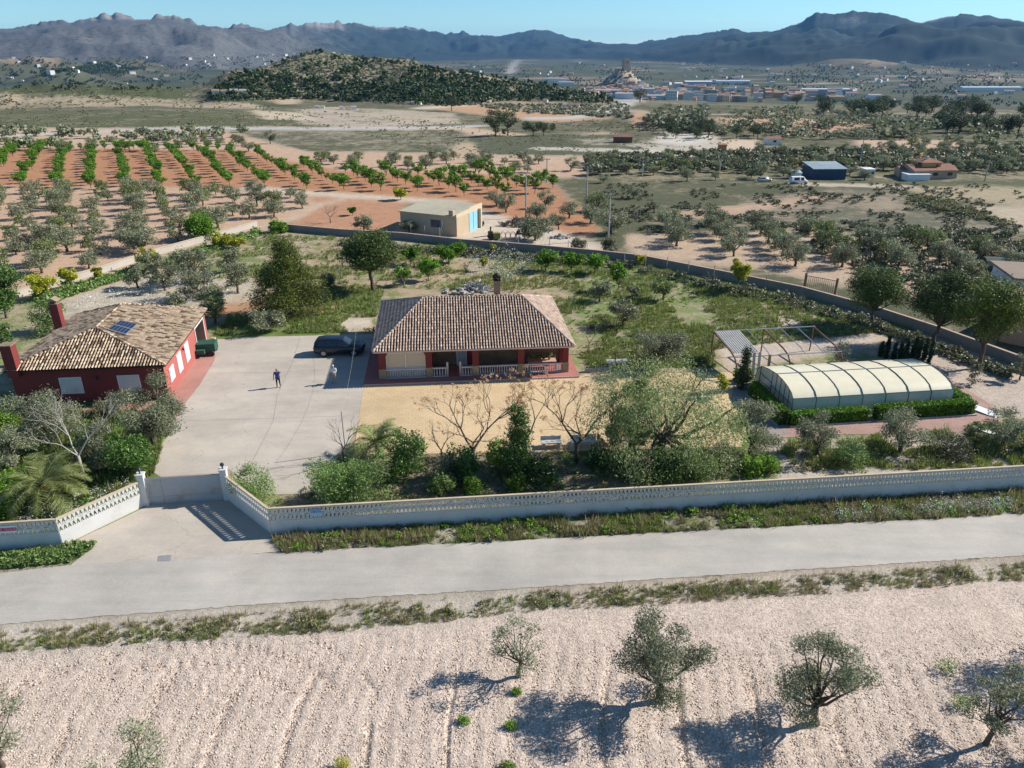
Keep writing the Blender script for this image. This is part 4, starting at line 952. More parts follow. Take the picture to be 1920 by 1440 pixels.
# signs on the walls
def text_obj(name, body, size, mat, parent, loc, rot):
    cu = bpy.data.curves.new(name, 'FONT'); cu.body = body; cu.size = size; cu.align_x = 'CENTER'; cu.align_y = 'CENTER'; cu.extrude = .004
    t = bpy.data.objects.new(name, cu); C.objects.link(t); bpy.context.view_layer.update()
    me = bpy.data.meshes.new_from_object(t.evaluated_get(bpy.context.evaluated_depsgraph_get())); bpy.data.objects.remove(t)
    me.materials.clear(); me.materials.append(mat); o = link(name, me, parent, loc); o.rotation_euler = rot; return o
def sign(px_, a, c, label, wd, hg, board, band, txt, tcol, sub):
    X0, Y0 = G(px_, 0+0, 0) if False else (0, 0)
    t = ((px_[0]-a[0]))/(c[0]-a[0]); x = px_[0]; y = a[1]+(c[1]-a[1])*t; an = math.atan2(c[1]-a[1], c[0]-a[0])
    r = empty('wall_sign', (x+sin(an)*.1, y-cos(an)*.1, 1.42), an, label, 'sign')
    MB().box(-wd/2, wd/2, -.01, .01, -hg/2, hg/2).build('board', board, r)
    if band: MB().box(-wd/2+.01, wd/2-.01, -.016, -.0101, -.11, .11).build('band', band, r)
    text_obj('lettering', txt, .22 if band else .2, tcol, r, (0, -.022, .0 if band else .05), (pi/2, 0, 0))
    if sub: text_obj('small_lettering', sub[0], .11, sub[1], r, (0, -.022, sub[2]), (pi/2, 0, 0))
    return r
SRED = plain('sign_red', (.55,.03,.08), .5, .03); SWHI = plain('sign_white', (.72,.75,.78), .5, .03); SBLU = plain('sign_blue', (.04,.10,.30), .5, .03); SLB = plain('sign_pale_blue', (.42,.56,.68), .5, .03)
xs = G(56, 1000)[0]; sign((xs, 0), lfar, lw, 'small red and white for-sale sign on the left boundary wall', .98, .46, SWHI, SRED, 'SE VENDE', plain('sign_pink', (.75,.45,.55), .5), None)
xs = G(606, 975)[0]; s2_ = sign((xs, 0), wr, wfar, 'small pale blue sign with dark lettering on the long boundary wall', .75, .52, SLB, None, 'VENTA', SBLU, None)
m = MB(); zz = [(-.36, .14), (-.2, .22), (-.08, .15), (.06, .21), (.2, .15), (.36, .22)]
for (a, b_), (c, d_) in zip(zz[:-1], zz[1:]): m.prism([(a, b_), (c, d_), (c, d_+.035), (a, b_+.035)], lambda s, z, d: (s, -.012-.006*d, z))
m.build('emblem', SBLU, s2_)

# ------------------------------------------------------------------ grey walls at the back and the left of the property
def plain_wall(pts, label, h, mat, cope, z0=-.4, th=.2):
    r = empty('boundary_wall', (pts[0][0], pts[0][1], 0), 0, label, 'wall'); ox, oy = pts[0]; a_ = MB(); b_ = MB()
    for a, c in zip(pts[:-1], pts[1:]):
        L = math.hypot(c[0]-a[0], c[1]-a[1]); dx, dy = (c[0]-a[0])/L, (c[1]-a[1])/L
        f = lambda s, z, d: (a[0]-ox+dx*s-dy*(d-.5)*th, a[1]-oy+dy*s+dx*(d-.5)*th, z); f2 = lambda s, z, d: (a[0]-ox+dx*s-dy*(d-.5)*th*1.5, a[1]-oy+dy*s+dx*(d-.5)*th*1.5, z)
        a_.prism([(0, z0), (L, z0), (L, h), (0, h)], f); n = max(1, int(L/3.2))
        for i in range(n): b_.prism([(i*L/n+.01, h), ((i+1)*L/n-.01, h), ((i+1)*L/n-.01, h+.08), (i*L/n+.01, h+.08)], f2)
    a_.build('masonry', mat, r); b_.build('coping', cope, r); return r
BWP = [(520,431),(640,442),(755,449),(860,461),(1000,472),(1120,483),(1200,492),(1330,518),(1500,553),(1640,592),(1760,632),(1920,692)]
bw = [G(*q) for q in BWP]; bw.append(ext(bw[-2], bw[-1], 25))
plain_wall(bw, 'low grey block wall with pinkish coping running behind the property', 1.0, GREYW, plain('pinkish_coping', (.50,.36,.28), .85, .12, 3))
lwp = [(-40,585),(60,549),(190,512),(300,476),(400,448),(482,424)]
lwg = [G(*q) for q in lwp]; lwg = [ext(lwg[1], lwg[0], 12)]+lwg
plain_wall(lwg, 'pale concrete wall between the olive field and the left side of the property', .8, plain('pale_wall', (.47,.43,.38), .85, .08, 2, dirt=(.4,.37,.33)), COPE)

# ------------------------------------------------------------------ pool enclosure, hedges, paving edge
PA = R(7.5); po = (22.1, 52.9)
PF = [(0, 0), (0, 1.0), (.06, 1.62), (.42, 1.96), (1.1, 2.2), (2.1, 2.37), (3.2, 2.42), (4.6, 2.26), (5.8, 1.98), (6.45, 1.5), (6.72, .8), (6.8, 0)]
PE = empty('pool_enclosure', (*po, .06), PA, 'long cream translucent arched pool enclosure with dark ribs behind clipped hedges', 'pool cover')
LE = 13.75; NB = 7
def poly_mat(name, colr, tr):
    t = NT(name); n = t.noise(1.6, 5, .6, t.obj()); c = t.ramp(n, [(.3, tuple(x*.9 for x in colr)), (.7, colr)])
    t.l(c, t.b.inputs['Base Color']); t.b.inputs['Roughness'].default_value = .35; t.b.inputs['Specular IOR Level'].default_value = .4
    tb = t.n('ShaderNodeBsdfTranslucent'); t.l(c, tb.inputs[0]); tp = t.n('ShaderNodeBsdfTransparent'); a = t.n('ShaderNodeMixShader'); b_ = t.n('ShaderNodeMixShader')
    a.inputs[0].default_value = .10; b_.inputs[0].default_value = tr; t.l(t.b.outputs[0], a.inputs[1]); t.l(tb.outputs[0], a.inputs[2]); t.l(a.outputs[0], b_.inputs[1]); t.l(tp.outputs[0], b_.inputs[2])
    t.l(b_.outputs[0], [n for n in t.t.nodes if n.type == 'OUTPUT_MATERIAL'][0].inputs[0]); return t.m
M_ROOFP = poly_mat('cream_polycarbonate', (.88,.80,.58), .0); M_SIDEP = poly_mat('clear_polycarbonate', (.74,.76,.68), .2)
for k in range(NB):
    x0, x1 = k*LE/NB+.03, (k+1)*LE/NB-.03; up = 0.0 if k % 2 else -.015
    m = MB(); m.v = [(x, y, z+up) for y, z in PF[2:10] for x in (x0, x1)]; m.f = [(2*i, 2*i+1, 2*i+3, 2*i+2) for i in range(7)]; m.build('roof_panel', M_ROOFP, PE, smooth=True)
    m = MB(); m.v = [(x, y, z) for y, z in PF[:3] for x in (x0, x1)]; m.f = [(2*i, 2*i+1, 2*i+3, 2*i+2) for i in range(2)]; m.build('side_panel', M_SIDEP, PE)
m = MB(); m.v = [(x, y, z) for y, z in PF[9:] for x in (0, LE)]; m.f = [(0, 1, 3, 2), (2, 3, 5, 4)]; m.build('rear_side_panel', M_SIDEP, PE)
RIB = plain('dark_grey_rib', (.11,.13,.14), .5, .1, 3, metal=.2)
for k in range(NB+1):
    x = k*LE/NB; MB().tube([(x, y-.01, z+.02) for y, z in PF], [.032]*len(PF), 6).build('rib', RIB, PE)
for i, mt_ in ((2, RIB), (6, GALV)): MB().tube([(0, PF[i][0]-.01, PF[i][1]+.03), (LE, PF[i][0]-.01, PF[i][1]+.03)], .03, 6).build('rail', mt_, PE)
for xx in (0.0, LE):
    m = MB(); m.poly([(xx, y, z) for y, z in PF]); ew = m.build('end_wall', M_SIDEP, PE)
    b_ = MB()
    for y in (.75, 1.5, 2.25, 3.0, 3.75, 5.9):
        zt = np.interp(y, [p[0] for p in PF], [p[1] for p in PF]); b_.box(xx-.025, xx+.025, y-.025, y+.025, 0, zt)
    b_.box(xx-.02, xx+.02, 3.77, 5.88, .7, .75); b_.box(xx-.02, xx+.02, 3.77, 5.88, 1.35, 1.40); b_.box(xx-.02, xx+.02, .2, 3.7, 1.12, 1.16); b_.build('end_bars', BLACKP, ew)
plw = MB(); plw.box(1.6, LE-3.6, 1.3, 5.4, .0, .03); wm = plain('pool_water', (.10,.50,.55), .05, .05, 1, spec=.6)
tag(MB().box(0, 8.6, 0, 3.9, 0, .02).build('pool_water', wm, None, (po[0]+1.4*cos(PA)-1.3*sin(PA), po[1]+1.4*sin(PA)+1.3*cos(PA), .075), PA), kind='structure')
tag(MB().box(-.5, LE+.5, -.4, 7.2, 0, .055).build('pool_terrace', CONC, None, (*po, 0), PA), kind='structure')
def hedge(p0, p1, wd, h, label):
    L = math.hypot(p1[0]-p0[0], p1[1]-p0[1]); a = math.atan2(p1[1]-p0[1], p1[0]-p0[0]); r = empty('clipped_hedge', (*p0, 0), a, label, 'hedge', 'clipped hedges round the pool')
    n = int(L*wd*h*420+L*600); g = np.random.default_rng(int(L*100))
    p = np.stack([g.random(n)*L, (g.random(n)-.5)*wd, g.random(n)*h], 1)
    s_ = g.integers(0, 4, n); p[s_ == 0, 2] = h-g.random((s_ == 0).sum())**2*.1+fbm(p[s_ == 0, 0]*1.2, p[s_ == 0, 1]*1.5, 5, 2)*.12; k = (s_ == 1); p[k, 1] = -wd/2+g.random(k.sum())**2*.1; k = (s_ == 2); p[k, 1] = wd/2-g.random(k.sum())**2*.1
    a_ = g.normal(size=(n, 3)); a_ /= np.linalg.norm(a_, axis=1)[:, None]; b2 = np.cross(a_, g.normal(size=(n, 3))); b2 /= np.linalg.norm(b2, axis=1)[:, None]
    a_ *= .07; b2 *= .05; V = np.stack([p-a_, p+b2, p+a_, p-b2], 1).reshape(-1, 3)
    link('foliage', mesh_np('hedge_foliage', V, np.arange(4*n).reshape(-1, 4), L_HEDGE), r)
    MB().box(.1, L-.1, -wd/2+.12, wd/2-.12, 0, h-.14).build('inner_twigs', plain('hedge_core', (.03,.045,.015), .95), r)
    MB().box(-.05, L+.05, -wd/2-.16, -wd/2-.04, 0, .13).build('kerb', CONC, r)
hc = [G(1420, 744), G(1474, 800), G(1612, 792), G(1622, 792), G(1808, 778), G(1745, 722)]
def off(p, d): return (p[0], p[1]+d)
hq = lambda x, y: (po[0]+x*cos(PA)-y*sin(PA), po[1]+x*sin(PA)+y*cos(PA))
hedge(hq(-1.15, 4.6), hq(-1.15, -1.1), .8, 1.25, 'dark clipped hedge along the left end of the pool enclosure')
hedge(hq(-.7, -.95), hq(5.9, -.95), .85, 1.0, 'clipped hedge in front of the pool enclosure, left of the gap')
hedge(hq(6.5, -.95), hq(LE+1.2, -.95), .85, 1.1, 'clipped hedge in front of the pool enclosure, right of the gap')
hedge(hq(LE+.95, -.5), hq(LE+.95, 3.6), .8, 1.1, 'short clipped hedge at the right end of the pool enclosure')
hedge(hq(-1.6, 7.3), hq(-.3, 7.3), .9, 1.1, 'small bright hedge block behind the cypress and left of the pool enclosure')
for i, (q, lb) in enumerate((((1842, 771), 'white sheet lying right of the pool hedge, the farther of two'), ((1862, 812), 'white sheet lying near the olive right of the pool, the nearer of two'))):
    X0, Y0 = G(*q); r = MB().box(-.55, .55, -1.25, 1.25, 0, .05).build('plastic_sheet', PVC, None, (X0, Y0, .06), R(25+5*i)); r.rotation_euler = (R(3), R(2), R(38+4*i)); tag(r, lb, 'panel', 'white sheets on the ground')

# ------------------------------------------------------------------ cars and vans
def car(loc, rz, st, paint, label, cat, wheel_x, wr=.34, glass_x=(), win=(-1.9, .75), name='parked_car', group=None, pal='SUV'):
    r = empty(name, loc, rz, label, cat, group); xs_ = [s[0] for s in st]
    def ring(x):
        zb, zl, zr, wb, wt = [np.interp(x, xs_, [s[i] for s in st]) for i in range(1, 6)]
        h = [(wb*.86, zb), (wb*.98, zb+.12), (wb, zb+(zl-zb)*.55), (wb*.975, zl-.04), (wb*.93, zl), (wt*1.0, zr-.09), (wt*.86, zr-.02), (wt*.45, zr)]
        return [(x, -a, b) for a, b in h]+[(x, a, b) for a, b in h[::-1]]
    X_ = sorted(set(list(np.linspace(xs_[0], xs_[-1], 28))+xs_)); m = MB(); n = 16
    for x in X_: m.v += ring(x)
    for i in range(len(X_)-1):
        for k in range(n): m.f.append((i*n+k, (i+1)*n+k, (i+1)*n+(k+1) % n, i*n+(k+1) % n))
    m.f += [tuple(range(n)), tuple(range(len(X_)*n-1, len(X_)*n-n-1, -1))]
    body = m.build('body', paint, r, smooth=True)
    for sd in (0, 1):                                     # side windows
        for a, c in glass_x:
            w_ = MB(); pts = []
            for x in np.linspace(a, c, 6):
                q = ring(x); lo, hi_ = (q[4], q[5]) if sd == 0 else (q[11], q[10]); lo = np.array(lo); hi_ = np.array(hi_); o = np.array((0, -.006 if sd == 0 else .006, .004))
                pts.append((tuple(lo*.9+hi_*.1+o), tuple(lo*.1+hi_*.9+o)))
            for i in range(5): w_.poly([pts[i][0], pts[i+1][0], pts[i+1][1], pts[i][1]] if sd == 0 else [pts[i][1], pts[i+1][1], pts[i+1][0], pts[i][0]])
            w_.build('side_window', GLASS, r, smooth=True)
    for a, c, nm in ((win[1]-.02, win[1]+.62, 'windscreen'), (win[0]-.28, win[0]-.02, 'rear_window')):
        w_ = MB(); rows = []
        for x in np.linspace(a, c, 5):
            q = ring(x); rows.append([tuple(np.array(q[k])+np.array((0, 0, .012))) for k in (6, 7, 8, 9)])
        for i in range(4):
            for k in range(3): w_.poly([rows[i][k], rows[i+1][k], rows[i+1][k+1], rows[i][k+1]])
        w_.build(nm, GLASS, r, smooth=True)
    wb = max(s[4] for s in st)
    for wx_ in wheel_x:
        for sy in (-1, 1):
            wh = empty('wheel', (wx_, sy*(wb-.10), wr)); wh.parent = r
            f = lambda rad, w0, w1, nn=18: [[(rad*cos(2*pi*k/nn), y, rad*sin(2*pi*k/nn)) for k in range(nn)] for y in (w0, w1)]
            for nm, rad, w0, w1, mt_ in (('tyre', wr, -.11, .11, BLACKP), ('rim', wr*.62, -.118, .118, GALV)):
                q = f(rad, w0, w1); mm = MB(); mm.v = q[0]+q[1]; nn = 18; mm.f = [tuple(range(nn)), tuple(range(2*nn-1, nn-1, -1))]+[(k, nn+k, nn+(k+1) % nn, (k+1) % nn) for k in range(nn)]; mm.build(nm, mt_, wh)
    xf_, xr_ = xs_[-1], xs_[0]; zl = st[-1][2]
    for sy in (-1, 1):
        MB().box(xf_-.30, xf_-.06, sy*wb*.62-.16, sy*wb*.62+.16, zl-.10, zl+.02).build('headlight', PVC, r)
        MB().box(xr_-.01, xr_+.14, sy*wb*.70-.12, sy*wb*.70+.12, st[0][2]-.18, st[0][2]-.02).build('tail_light', plain('red_lamp', (.35,.02,.02), .3), r)
        MB().box(win[1]+.05, win[1]+.25, sy*(wb+.08)-.08, sy*(wb+.08)+.08, st[3][2]+.0, st[3][2]+.15).build('mirror', BLACKP, r)
    return r
SUV = [(-2.36,.45,.92,.97,.76,.5), (-2.28,.33,1.0,1.3,.86,.60), (-2.0,.29,1.02,1.60,.90,.63), (-1.3,.28,1.0,1.68,.92,.65), (0,.27,.98,1.68,.93,.66), (.45,.27,.97,1.61,.93,.65), (1.15,.28,1.0,1.10,.92,.76), (1.9,.29,.94,.99,.90,.72), (2.22,.34,.82,.86,.82,.62), (2.36,.45,.70,.74,.70,.5)]
NAVY = plain('dark_navy_paint', (.012,.018,.032), .22, .05, 2, spec=.6)
cc = G(634, 667); car((cc[0]+.1, cc[1]+.6, .018), R(2.5), SUV, NAVY, 'dark navy estate car parked on the concrete driveway beside the red house', 'car', (-1.42, 1.42), .35, ((-1.95, -1.2), (-1.12, -.12), (-.04, .62)), (-2.0, .5))
VAN = [(-2.7,.4,1.1,2.0,.92,.8), (-2.6,.3,1.1,2.2,.97,.85), (0,.3,1.1,2.25,.98,.87), (1.1,.3,1.1,2.2,.97,.85), (1.9,.3,1.15,1.3,.95,.8), (2.5,.35,.95,1.0,.9,.7), (2.65,.45,.8,.85,.8,.6)]
p = P(1497, 345)[0]; car(tuple(p), R(4), VAN, PLAST, 'white van parked beside the small shed near the blue warehouse', 'van', (-1.7, 1.75), .36, ((-1.9, -.2), (.2, 1.2)), (-2.5, 1.2), 'parked_van').scale = (.7, .7, .7)
p = P(1433, 341)[0]; car(tuple(p), R(10), SUV, plain('silver_paint', (.5,.51,.53), .3, .05, 2, metal=.5), 'small silver car half hidden left of the white van in the distance', 'car', (-1.42, 1.42), .33, ((-1.95, -1.2), (-1.12, -.12)), (-2.0, .5)).scale = (.65, .65, .65)
# green covered trailer by the garage
X0, Y0 = G(387, 668); TR = empty('covered_trailer', (X0+.1, Y0+.6, 0), R(8), 'dark green covered trailer standing by the open garage of the left house', 'trailer'); TG = plain('green_tarp', (.03,.10,.07), .6, .15, 3, .01)
bevel(MB().box(-1.0, .75, -.65, .65, .45, 1.25).build('box', TG, TR), .04); bevel(MB().box(-.9, -.15, -1.15, -.66, .4, .8).build('front_locker', TG, TR), .03)
for sx in (-.35,):
    for sy in (-1, 1):
        m = MB(); q = [(.8*0+sx+.28*cos(2*pi*k/14), 0, .28+.28*sin(2*pi*k/14)) for k in range(14)]; m.v = [(a, sy*.72-.08, c) for a, _, c in q]+[(a, sy*.72+.08, c) for a, _, c in q]
        m.f = [tuple(range(14)), tuple(range(27, 13, -1))]+[(k, 14+k, 14+(k+1) % 14, (k+1) % 14) for k in range(14)]; m.xf(lambda x, y, z: (x+.7, y, z)).build('wheel', BLACKP, TR)
MB().tube([(-1.0, 0, .42), (-1.9, -.5, .45)], .04, 6).build('drawbar', GALV, TR); MB().tube([(-1.75, -.42, .5), (-1.75, -.42, 0)], .03, 6).build('jockey_leg', GALV, TR)
MB().box(-.2, .2, -.2, .2, 0, .45).build('stone_block', SAND, None, (*G(401, 641), 0)); bpy.data.objects['stone_block'].name = 'stone_block'; tag(bpy.data.objects['stone_block'], 'small sandy stone block beside the garage door of the left house', 'block')

# ------------------------------------------------------------------ people
def person(loc, rz, label, joints, edges, radii, parts, skin=(.42,.24,.17), hair=(.25,.23,.21)):
    r = empty('person', loc, rz, label, 'person'); SK = plain('skin_%d' % int(skin[0]*100), skin, .6, .05, 8)
    def skinmesh(name, ids, es, grow, mat, par, floor=None, slim=1.0):
        mp = {j: i for i, j in enumerate(ids)}; me = bpy.data.meshes.new(name)
        me.from_pydata([joints[j] for j in ids], [(mp[a], mp[c]) for a, c in es if a in mp and c in mp], [])
        o = bpy.data.objects.new(name, me); C.objects.link(o); mod = o.modifiers.new('s', 'SKIN'); mod.use_smooth_shade = True
        for i, j in enumerate(ids):
            q = me.skin_vertices[0].data[i]; rr = radii[j]; q.radius = (rr[0]*grow, rr[1]*grow) if hasattr(rr, '__len__') else (rr*grow, rr*grow)
            if name == 'body' and j in ('pelvis', 'belly', 'chest', 'shr', 'shl', 'hipr', 'hipl'): q.radius = (q.radius[0]*.72, q.radius[1]*.68)
            q.use_root = (i == 0)
        sb = o.modifiers.new('d', 'SUBSURF'); sb.levels = sb.render_levels = 2
        bpy.context.view_layer.update(); m2 = bpy.data.meshes.new_from_object(o.evaluated_get(bpy.context.evaluated_depsgraph_get())); bpy.data.objects.remove(o)
        m2.materials.clear(); m2.materials.append(mat); m2.polygons.foreach_set('use_smooth', np.ones(len(m2.polygons), bool)); return link(name, m2, par)
    skinmesh('body', list(joints), edges, 1.0, SK, r)
    for nm, ids, grow, mat in parts: skinmesh(nm, ids, edges, grow, mat, r)
    hd = np.array(joints['head'])
    m = MB().lathe(0, 0, [(.03, .0), (.088, .02), (.102, .06), (.09, .11), (.05, .145), (.01, .155)], 12); m.xf(lambda x, y, z: (x*.9+hd[0], y*1.02+hd[1]+.018, z+hd[2]-.01)).build('hair', plain('hair_%d' % int(hair[0]*100), hair, .8, .1, 20), r, smooth=True)
    m = MB()
    for sx in (-.032, .032): m.box(hd[0]+sx-.012, hd[0]+sx+.012, hd[1]-.098, hd[1]-.085, hd[2]+.0, hd[2]+.014)
    m.box(hd[0]-.022, hd[0]+.022, hd[1]-.094, hd[1]-.085, hd[2]-.062, hd[2]-.054); m.build('face_features', BLACKP, r)
    MB().prism([(-.014, -.035), (.014, -.035), (.006, .01), (-.006, .01)], lambda a, c, d: (hd[0]+a, hd[1]-.085-.025*d, hd[2]+c)).build('nose', SK, r)
    for sx in (-1, 1): MB().obox(hd[0]+sx*.083, hd[1]+.005, hd[2]-.03, .016, .035, .055).build('ear', SK, r)
    return r
def jset(lift_r=None, lift_l=None, wide=1.0):
    J = dict(pelvis=(0,0,.95), belly=(0,-.02,1.12), chest=(0,-.01,1.32), neck=(0,0,1.50), head=(0,-.02,1.62), crown=(0,-.015,1.70))
    for s, n in ((-1, 'r'), (1, 'l')):
        J.update({'hip'+n: (s*.10, 0, .88), 'knee'+n: (s*.125, -.02, .49), 'ank'+n: (s*.14, .02, .09), 'toe'+n: (s*.17, -.15, .035)})
        J.update({'sh'+n: (s*.19*wide, .0, 1.42)})
    J.update(elr=(-.30, .03, 1.16), war=(-.33, -.06, .92), har=(-.33, -.09, .85), ell=(.30, .03, 1.16), wal=(.33, -.06, .92), hal=(.33, -.09, .85))
    if lift_r: J.update(elr=lift_r[0], war=lift_r[1], har=lift_r[2])
    if lift_l: J.update(ell=lift_l[0], wal=lift_l[1], hal=lift_l[2])
    E_ = [('pelvis','belly'),('belly','chest'),('chest','neck'),('neck','head'),('head','crown')]
    Rr = dict(pelvis=(.15*wide,.115), belly=(.155*wide,.125), chest=(.17*wide,.12), neck=.055, head=(.078,.092), crown=(.06,.07))
    for n in 'rl':
        E_ += [('pelvis','hip'+n),('hip'+n,'knee'+n),('knee'+n,'ank'+n),('ank'+n,'toe'+n),('chest','sh'+n),('sh'+n,'el'+n),('el'+n,'wa'+n),('wa'+n,'ha'+n)]
        Rr.update({'hip'+n: .088, 'knee'+n: .06, 'ank'+n: .042, 'toe'+n: .035, 'sh'+n: .065, 'el'+n: .045, 'wa'+n: .03, 'ha'+n: (.04, .018)})
        for k in range(5):  # four fingers and a thumb leaving the side of the palm
            w0 = np.array(J['wa'+n]); h0 = np.array(J['ha'+n]); d = (h0-w0)/np.linalg.norm(h0-w0); sd = np.cross(d, (0, 1, .2)); sd /= np.linalg.norm(sd)
            base = h0+sd*(-.027+.018*k)+d*.03 if k < 4 else w0+(h0-w0)*.5+sd*.04; L = (.06, .07, .068, .052, .05)[k]
            J['f%s%da' % (n, k)] = tuple(base); J['f%s%db' % (n, k)] = tuple(base+d*L+(sd*.02 if k == 4 else 0)+np.array((0, -.012, 0)))
            E_ += [('ha'+n if k < 4 else 'wa'+n, 'f%s%da' % (n, k)), ('f%s%da' % (n, k), 'f%s%db' % (n, k))]; Rr['f%s%da' % (n, k)] = .010; Rr['f%s%db' % (n, k)] = .008
    return J, E_, Rr
up_ = ['pelvis','belly','chest','shr','shl','elr','ell']; lo_ = ['pelvis','hipr','hipl','kneer','kneel','ankr','ankl']; ft = ['ankr','toer','ankl','toel']
J, E_, Rr = jset(lift_l=((.34,.05,1.36),(.20,-.14,1.55),(.13,-.17,1.62)), wide=1.1)
x, y = G(523, 726.5); person((x, y, .017), R(12), 'person in blue top and dark trousers, one hand raised to the head, on the driveway', J, E_, Rr,
    [('shirt', up_, 1.14, plain('blue_shirt', (.05,.08,.22), .8, .15, 5)), ('trousers', lo_, 1.13, plain('dark_trousers', (.03,.035,.045), .85, .15, 5)), ('shoes', ft, 1.22, BLACKP)], (.45,.26,.2), (.30,.20,.17))
J, E_, Rr = jset(((-.27,-.06,1.15),(-.06,-.26,1.18),(-.01,-.28,1.20)), ((.27,-.06,1.15),(.08,-.27,1.16),(.03,-.30,1.18)), wide=1.18)
x, y = G(627.5, 719); person((x, y, .017), R(-6), 'person in white shirt and beige trousers, hands together, in the shade of the house', J, E_, Rr,
    [('shirt', up_+['war','wal'], 1.16, plain('white_shirt', (.72,.71,.68), .8, .08, 5)), ('trousers', lo_, 1.15, plain('beige_trousers', (.36,.29,.23), .85, .1, 5)), ('shoes', ft, 1.22, BLACKP)], (.42,.27,.21), (.62,.60,.58))

# ------------------------------------------------------------------ things round the houses
def thing_at(px_, py_, name, label, cat, rz=0, z=0, group=None): X0, Y0 = G(px_, py_, z); return empty(name, (X0, Y0, z), rz, label, cat, group)
r = thing_at(1171, 700, 'swing_frame', 'rusty red A-frame swing standing right of the main house', 'swing frame', R(5))
for x in (-.95, .95):
    for y in (-.5, .5): MB().tube([(x, y, 0), (x*.97, 0, 2.1)], .035, 6).build('leg', RUST, r)
MB().tube([(-1.0, 0, 2.12), (1.0, 0, 2.12)], .04, 6).build('crossbar', RUST, r)
r = thing_at(1157, 688, 'concrete_table', 'pale concrete table slab beside the swing frame', 'table', R(5)); bevel(MB().box(-1.0, 1.0, -.5, .5, .5, .6).build('slab', CONC, r), .02)
for x in (-.7, .7): MB().box(x-.1, x+.1, -.4, .4, 0, .5).build('leg', CONC, r)
for q, lb in (((1107, 697), 'pale rectangular planter nearer the house corner'), ((1130, 695), 'pale rectangular planter left of the concrete table')):
    r = thing_at(*q, 'planter', lb, 'planter', R(3), group='planters by the patio edge'); m = MB(); m.box(-.5, .5, -.18, -.13, 0, .4); m.box(-.5, .5, .13, .18, 0, .4); m.box(-.5, -.45, -.13, .13, 0, .4); m.box(.45, .5, -.13, .13, 0, .4); m.build('trough', CONC, r); MB().box(-.45, .45, -.13, .13, .02, .34).build('soil', BARK, r)
    V, F = leaves([(x, 0, .45) for x in (-.3, 0, .3)], .16, 150, .05, .1); link('foliage', mesh_np('foliage', V, F, L_SCRUB), r)
for q, L, lb in (((1033, 838), 1.5, 'weathered white bench by the patio edge, left of the forked bare tree'), ((1094, 836), 1.9, 'weathered white bench by the patio edge, behind the forked bare tree')):
    r = thing_at(*q, 'stone_bench', lb, 'bench', R(4), group='benches along the patio'); m = MB(); m.box(-L/2, L/2, -.35, .35, .42, .5); bevel(m.build('seat', WHITE, r), .02); MB().box(-L/2, L/2, .28, .36, .5, .78).build('backrest', WHITE, r)
    for x in (-L/2+.2, L/2-.2): MB().box(x-.09, x+.09, -.3, .3, 0, .42).build('leg', WHITE, r)
r = thing_at(1172, 828, 'parasol', 'large round dark green parasol on the patio under the pepper trees', 'parasol'); GRC = plain('dark_green_canvas', (.02,.045,.038), .75, .15, 2)
m = MB(); n = 16; RP = 1.32
m.v = [(0, 0, 2.72)]+[(RP*f_*cos(2*pi*k/n), RP*f_*sin(2*pi*k/n), z) for f_, z in ((.5, 2.62), (1, 2.30), (1.0, 2.14)) for k in range(n)]
m.f = [(0, 1+k, 1+(k+1) % n) for k in range(n)]+[(1+a*n+k, 1+(a+1)*n+k, 1+(a+1)*n+(k+1) % n, 1+a*n+(k+1) % n) for a in range(2) for k in range(n)]; m.build('canopy', GRC, r)
MB().tube([(0, 0, 0), (0, 0, 2.75)], .035, 8).build('pole', WOOD, r); MB().lathe(0, 0, [(.4, 0), (.4, .08), (.1, .12)], 12).build('base', CONC, r)
X0, Y0 = G(1158, 832)
r = empty('garden_table', (X0-.35, Y0+.1, .024), .3, 'round orange-brown table under the green parasol', 'table'); OW = plain('orange_wood', (.40,.20,.07), .6, .2, 5)
MB().lathe(0, 0, [(.62, .70), (.64, .72), (.62, .75)], 20).build('tabletop', OW, r)
for k in range(4): MB().tube([(.4*cos(k*pi/2), .4*sin(k*pi/2), .70), (.48*cos(k*pi/2), .48*sin(k*pi/2), 0)], .03, 6).build('leg', OW, r)
for k, a in enumerate((200, 275, 20)):
    r = empty('garden_chair', (X0-.35+1.0*cos(R(a)), Y0+.1+1.0*sin(R(a)), .024), R(a-90), ['orange-brown garden chair on the left of the parasol table', 'orange-brown garden chair in front of the parasol table', 'orange-brown garden chair on the right of the parasol table'][k], 'chair', 'chairs round the parasol table')
    MB().box(-.22, .22, -.22, .22, .42, .46).build('seat', OW, r); MB().box(-.22, .22, .18, .23, .46, .95).build('backrest', OW, r)
    for sx in (-.19, .19):
        for sy in (-.19, .19): MB().box(sx-.025, sx+.025, sy-.025, sy+.025, 0, .42).build('leg', OW, r)
# overhead cable from the thin post in the shrubs to the rear corner of the house
cp0 = G(648, 850); r = empty('cable_post', (*cp0, 0), 0, 'thin pale post with an overhead cable, standing in the shrubs beside the driveway', 'post')
MB().tube([(0, 0, 0), (0, 0, 3.4)], .035, 6).build('post', GALV, r)
e_ = G(669, 608, 3.0); MB().tube([(0, 0, 3.35)]+[((e_[0]-cp0[0])*t, (e_[1]-cp0[1])*t, 3.35*(1-t)+3.0*t-.7*4*t*(1-t)) for t in (.15, .3, .45, .6, .75, .9, 1)], .006, 4).build('cable', plain('pale_cable', (.5,.45,.3), .6), r)
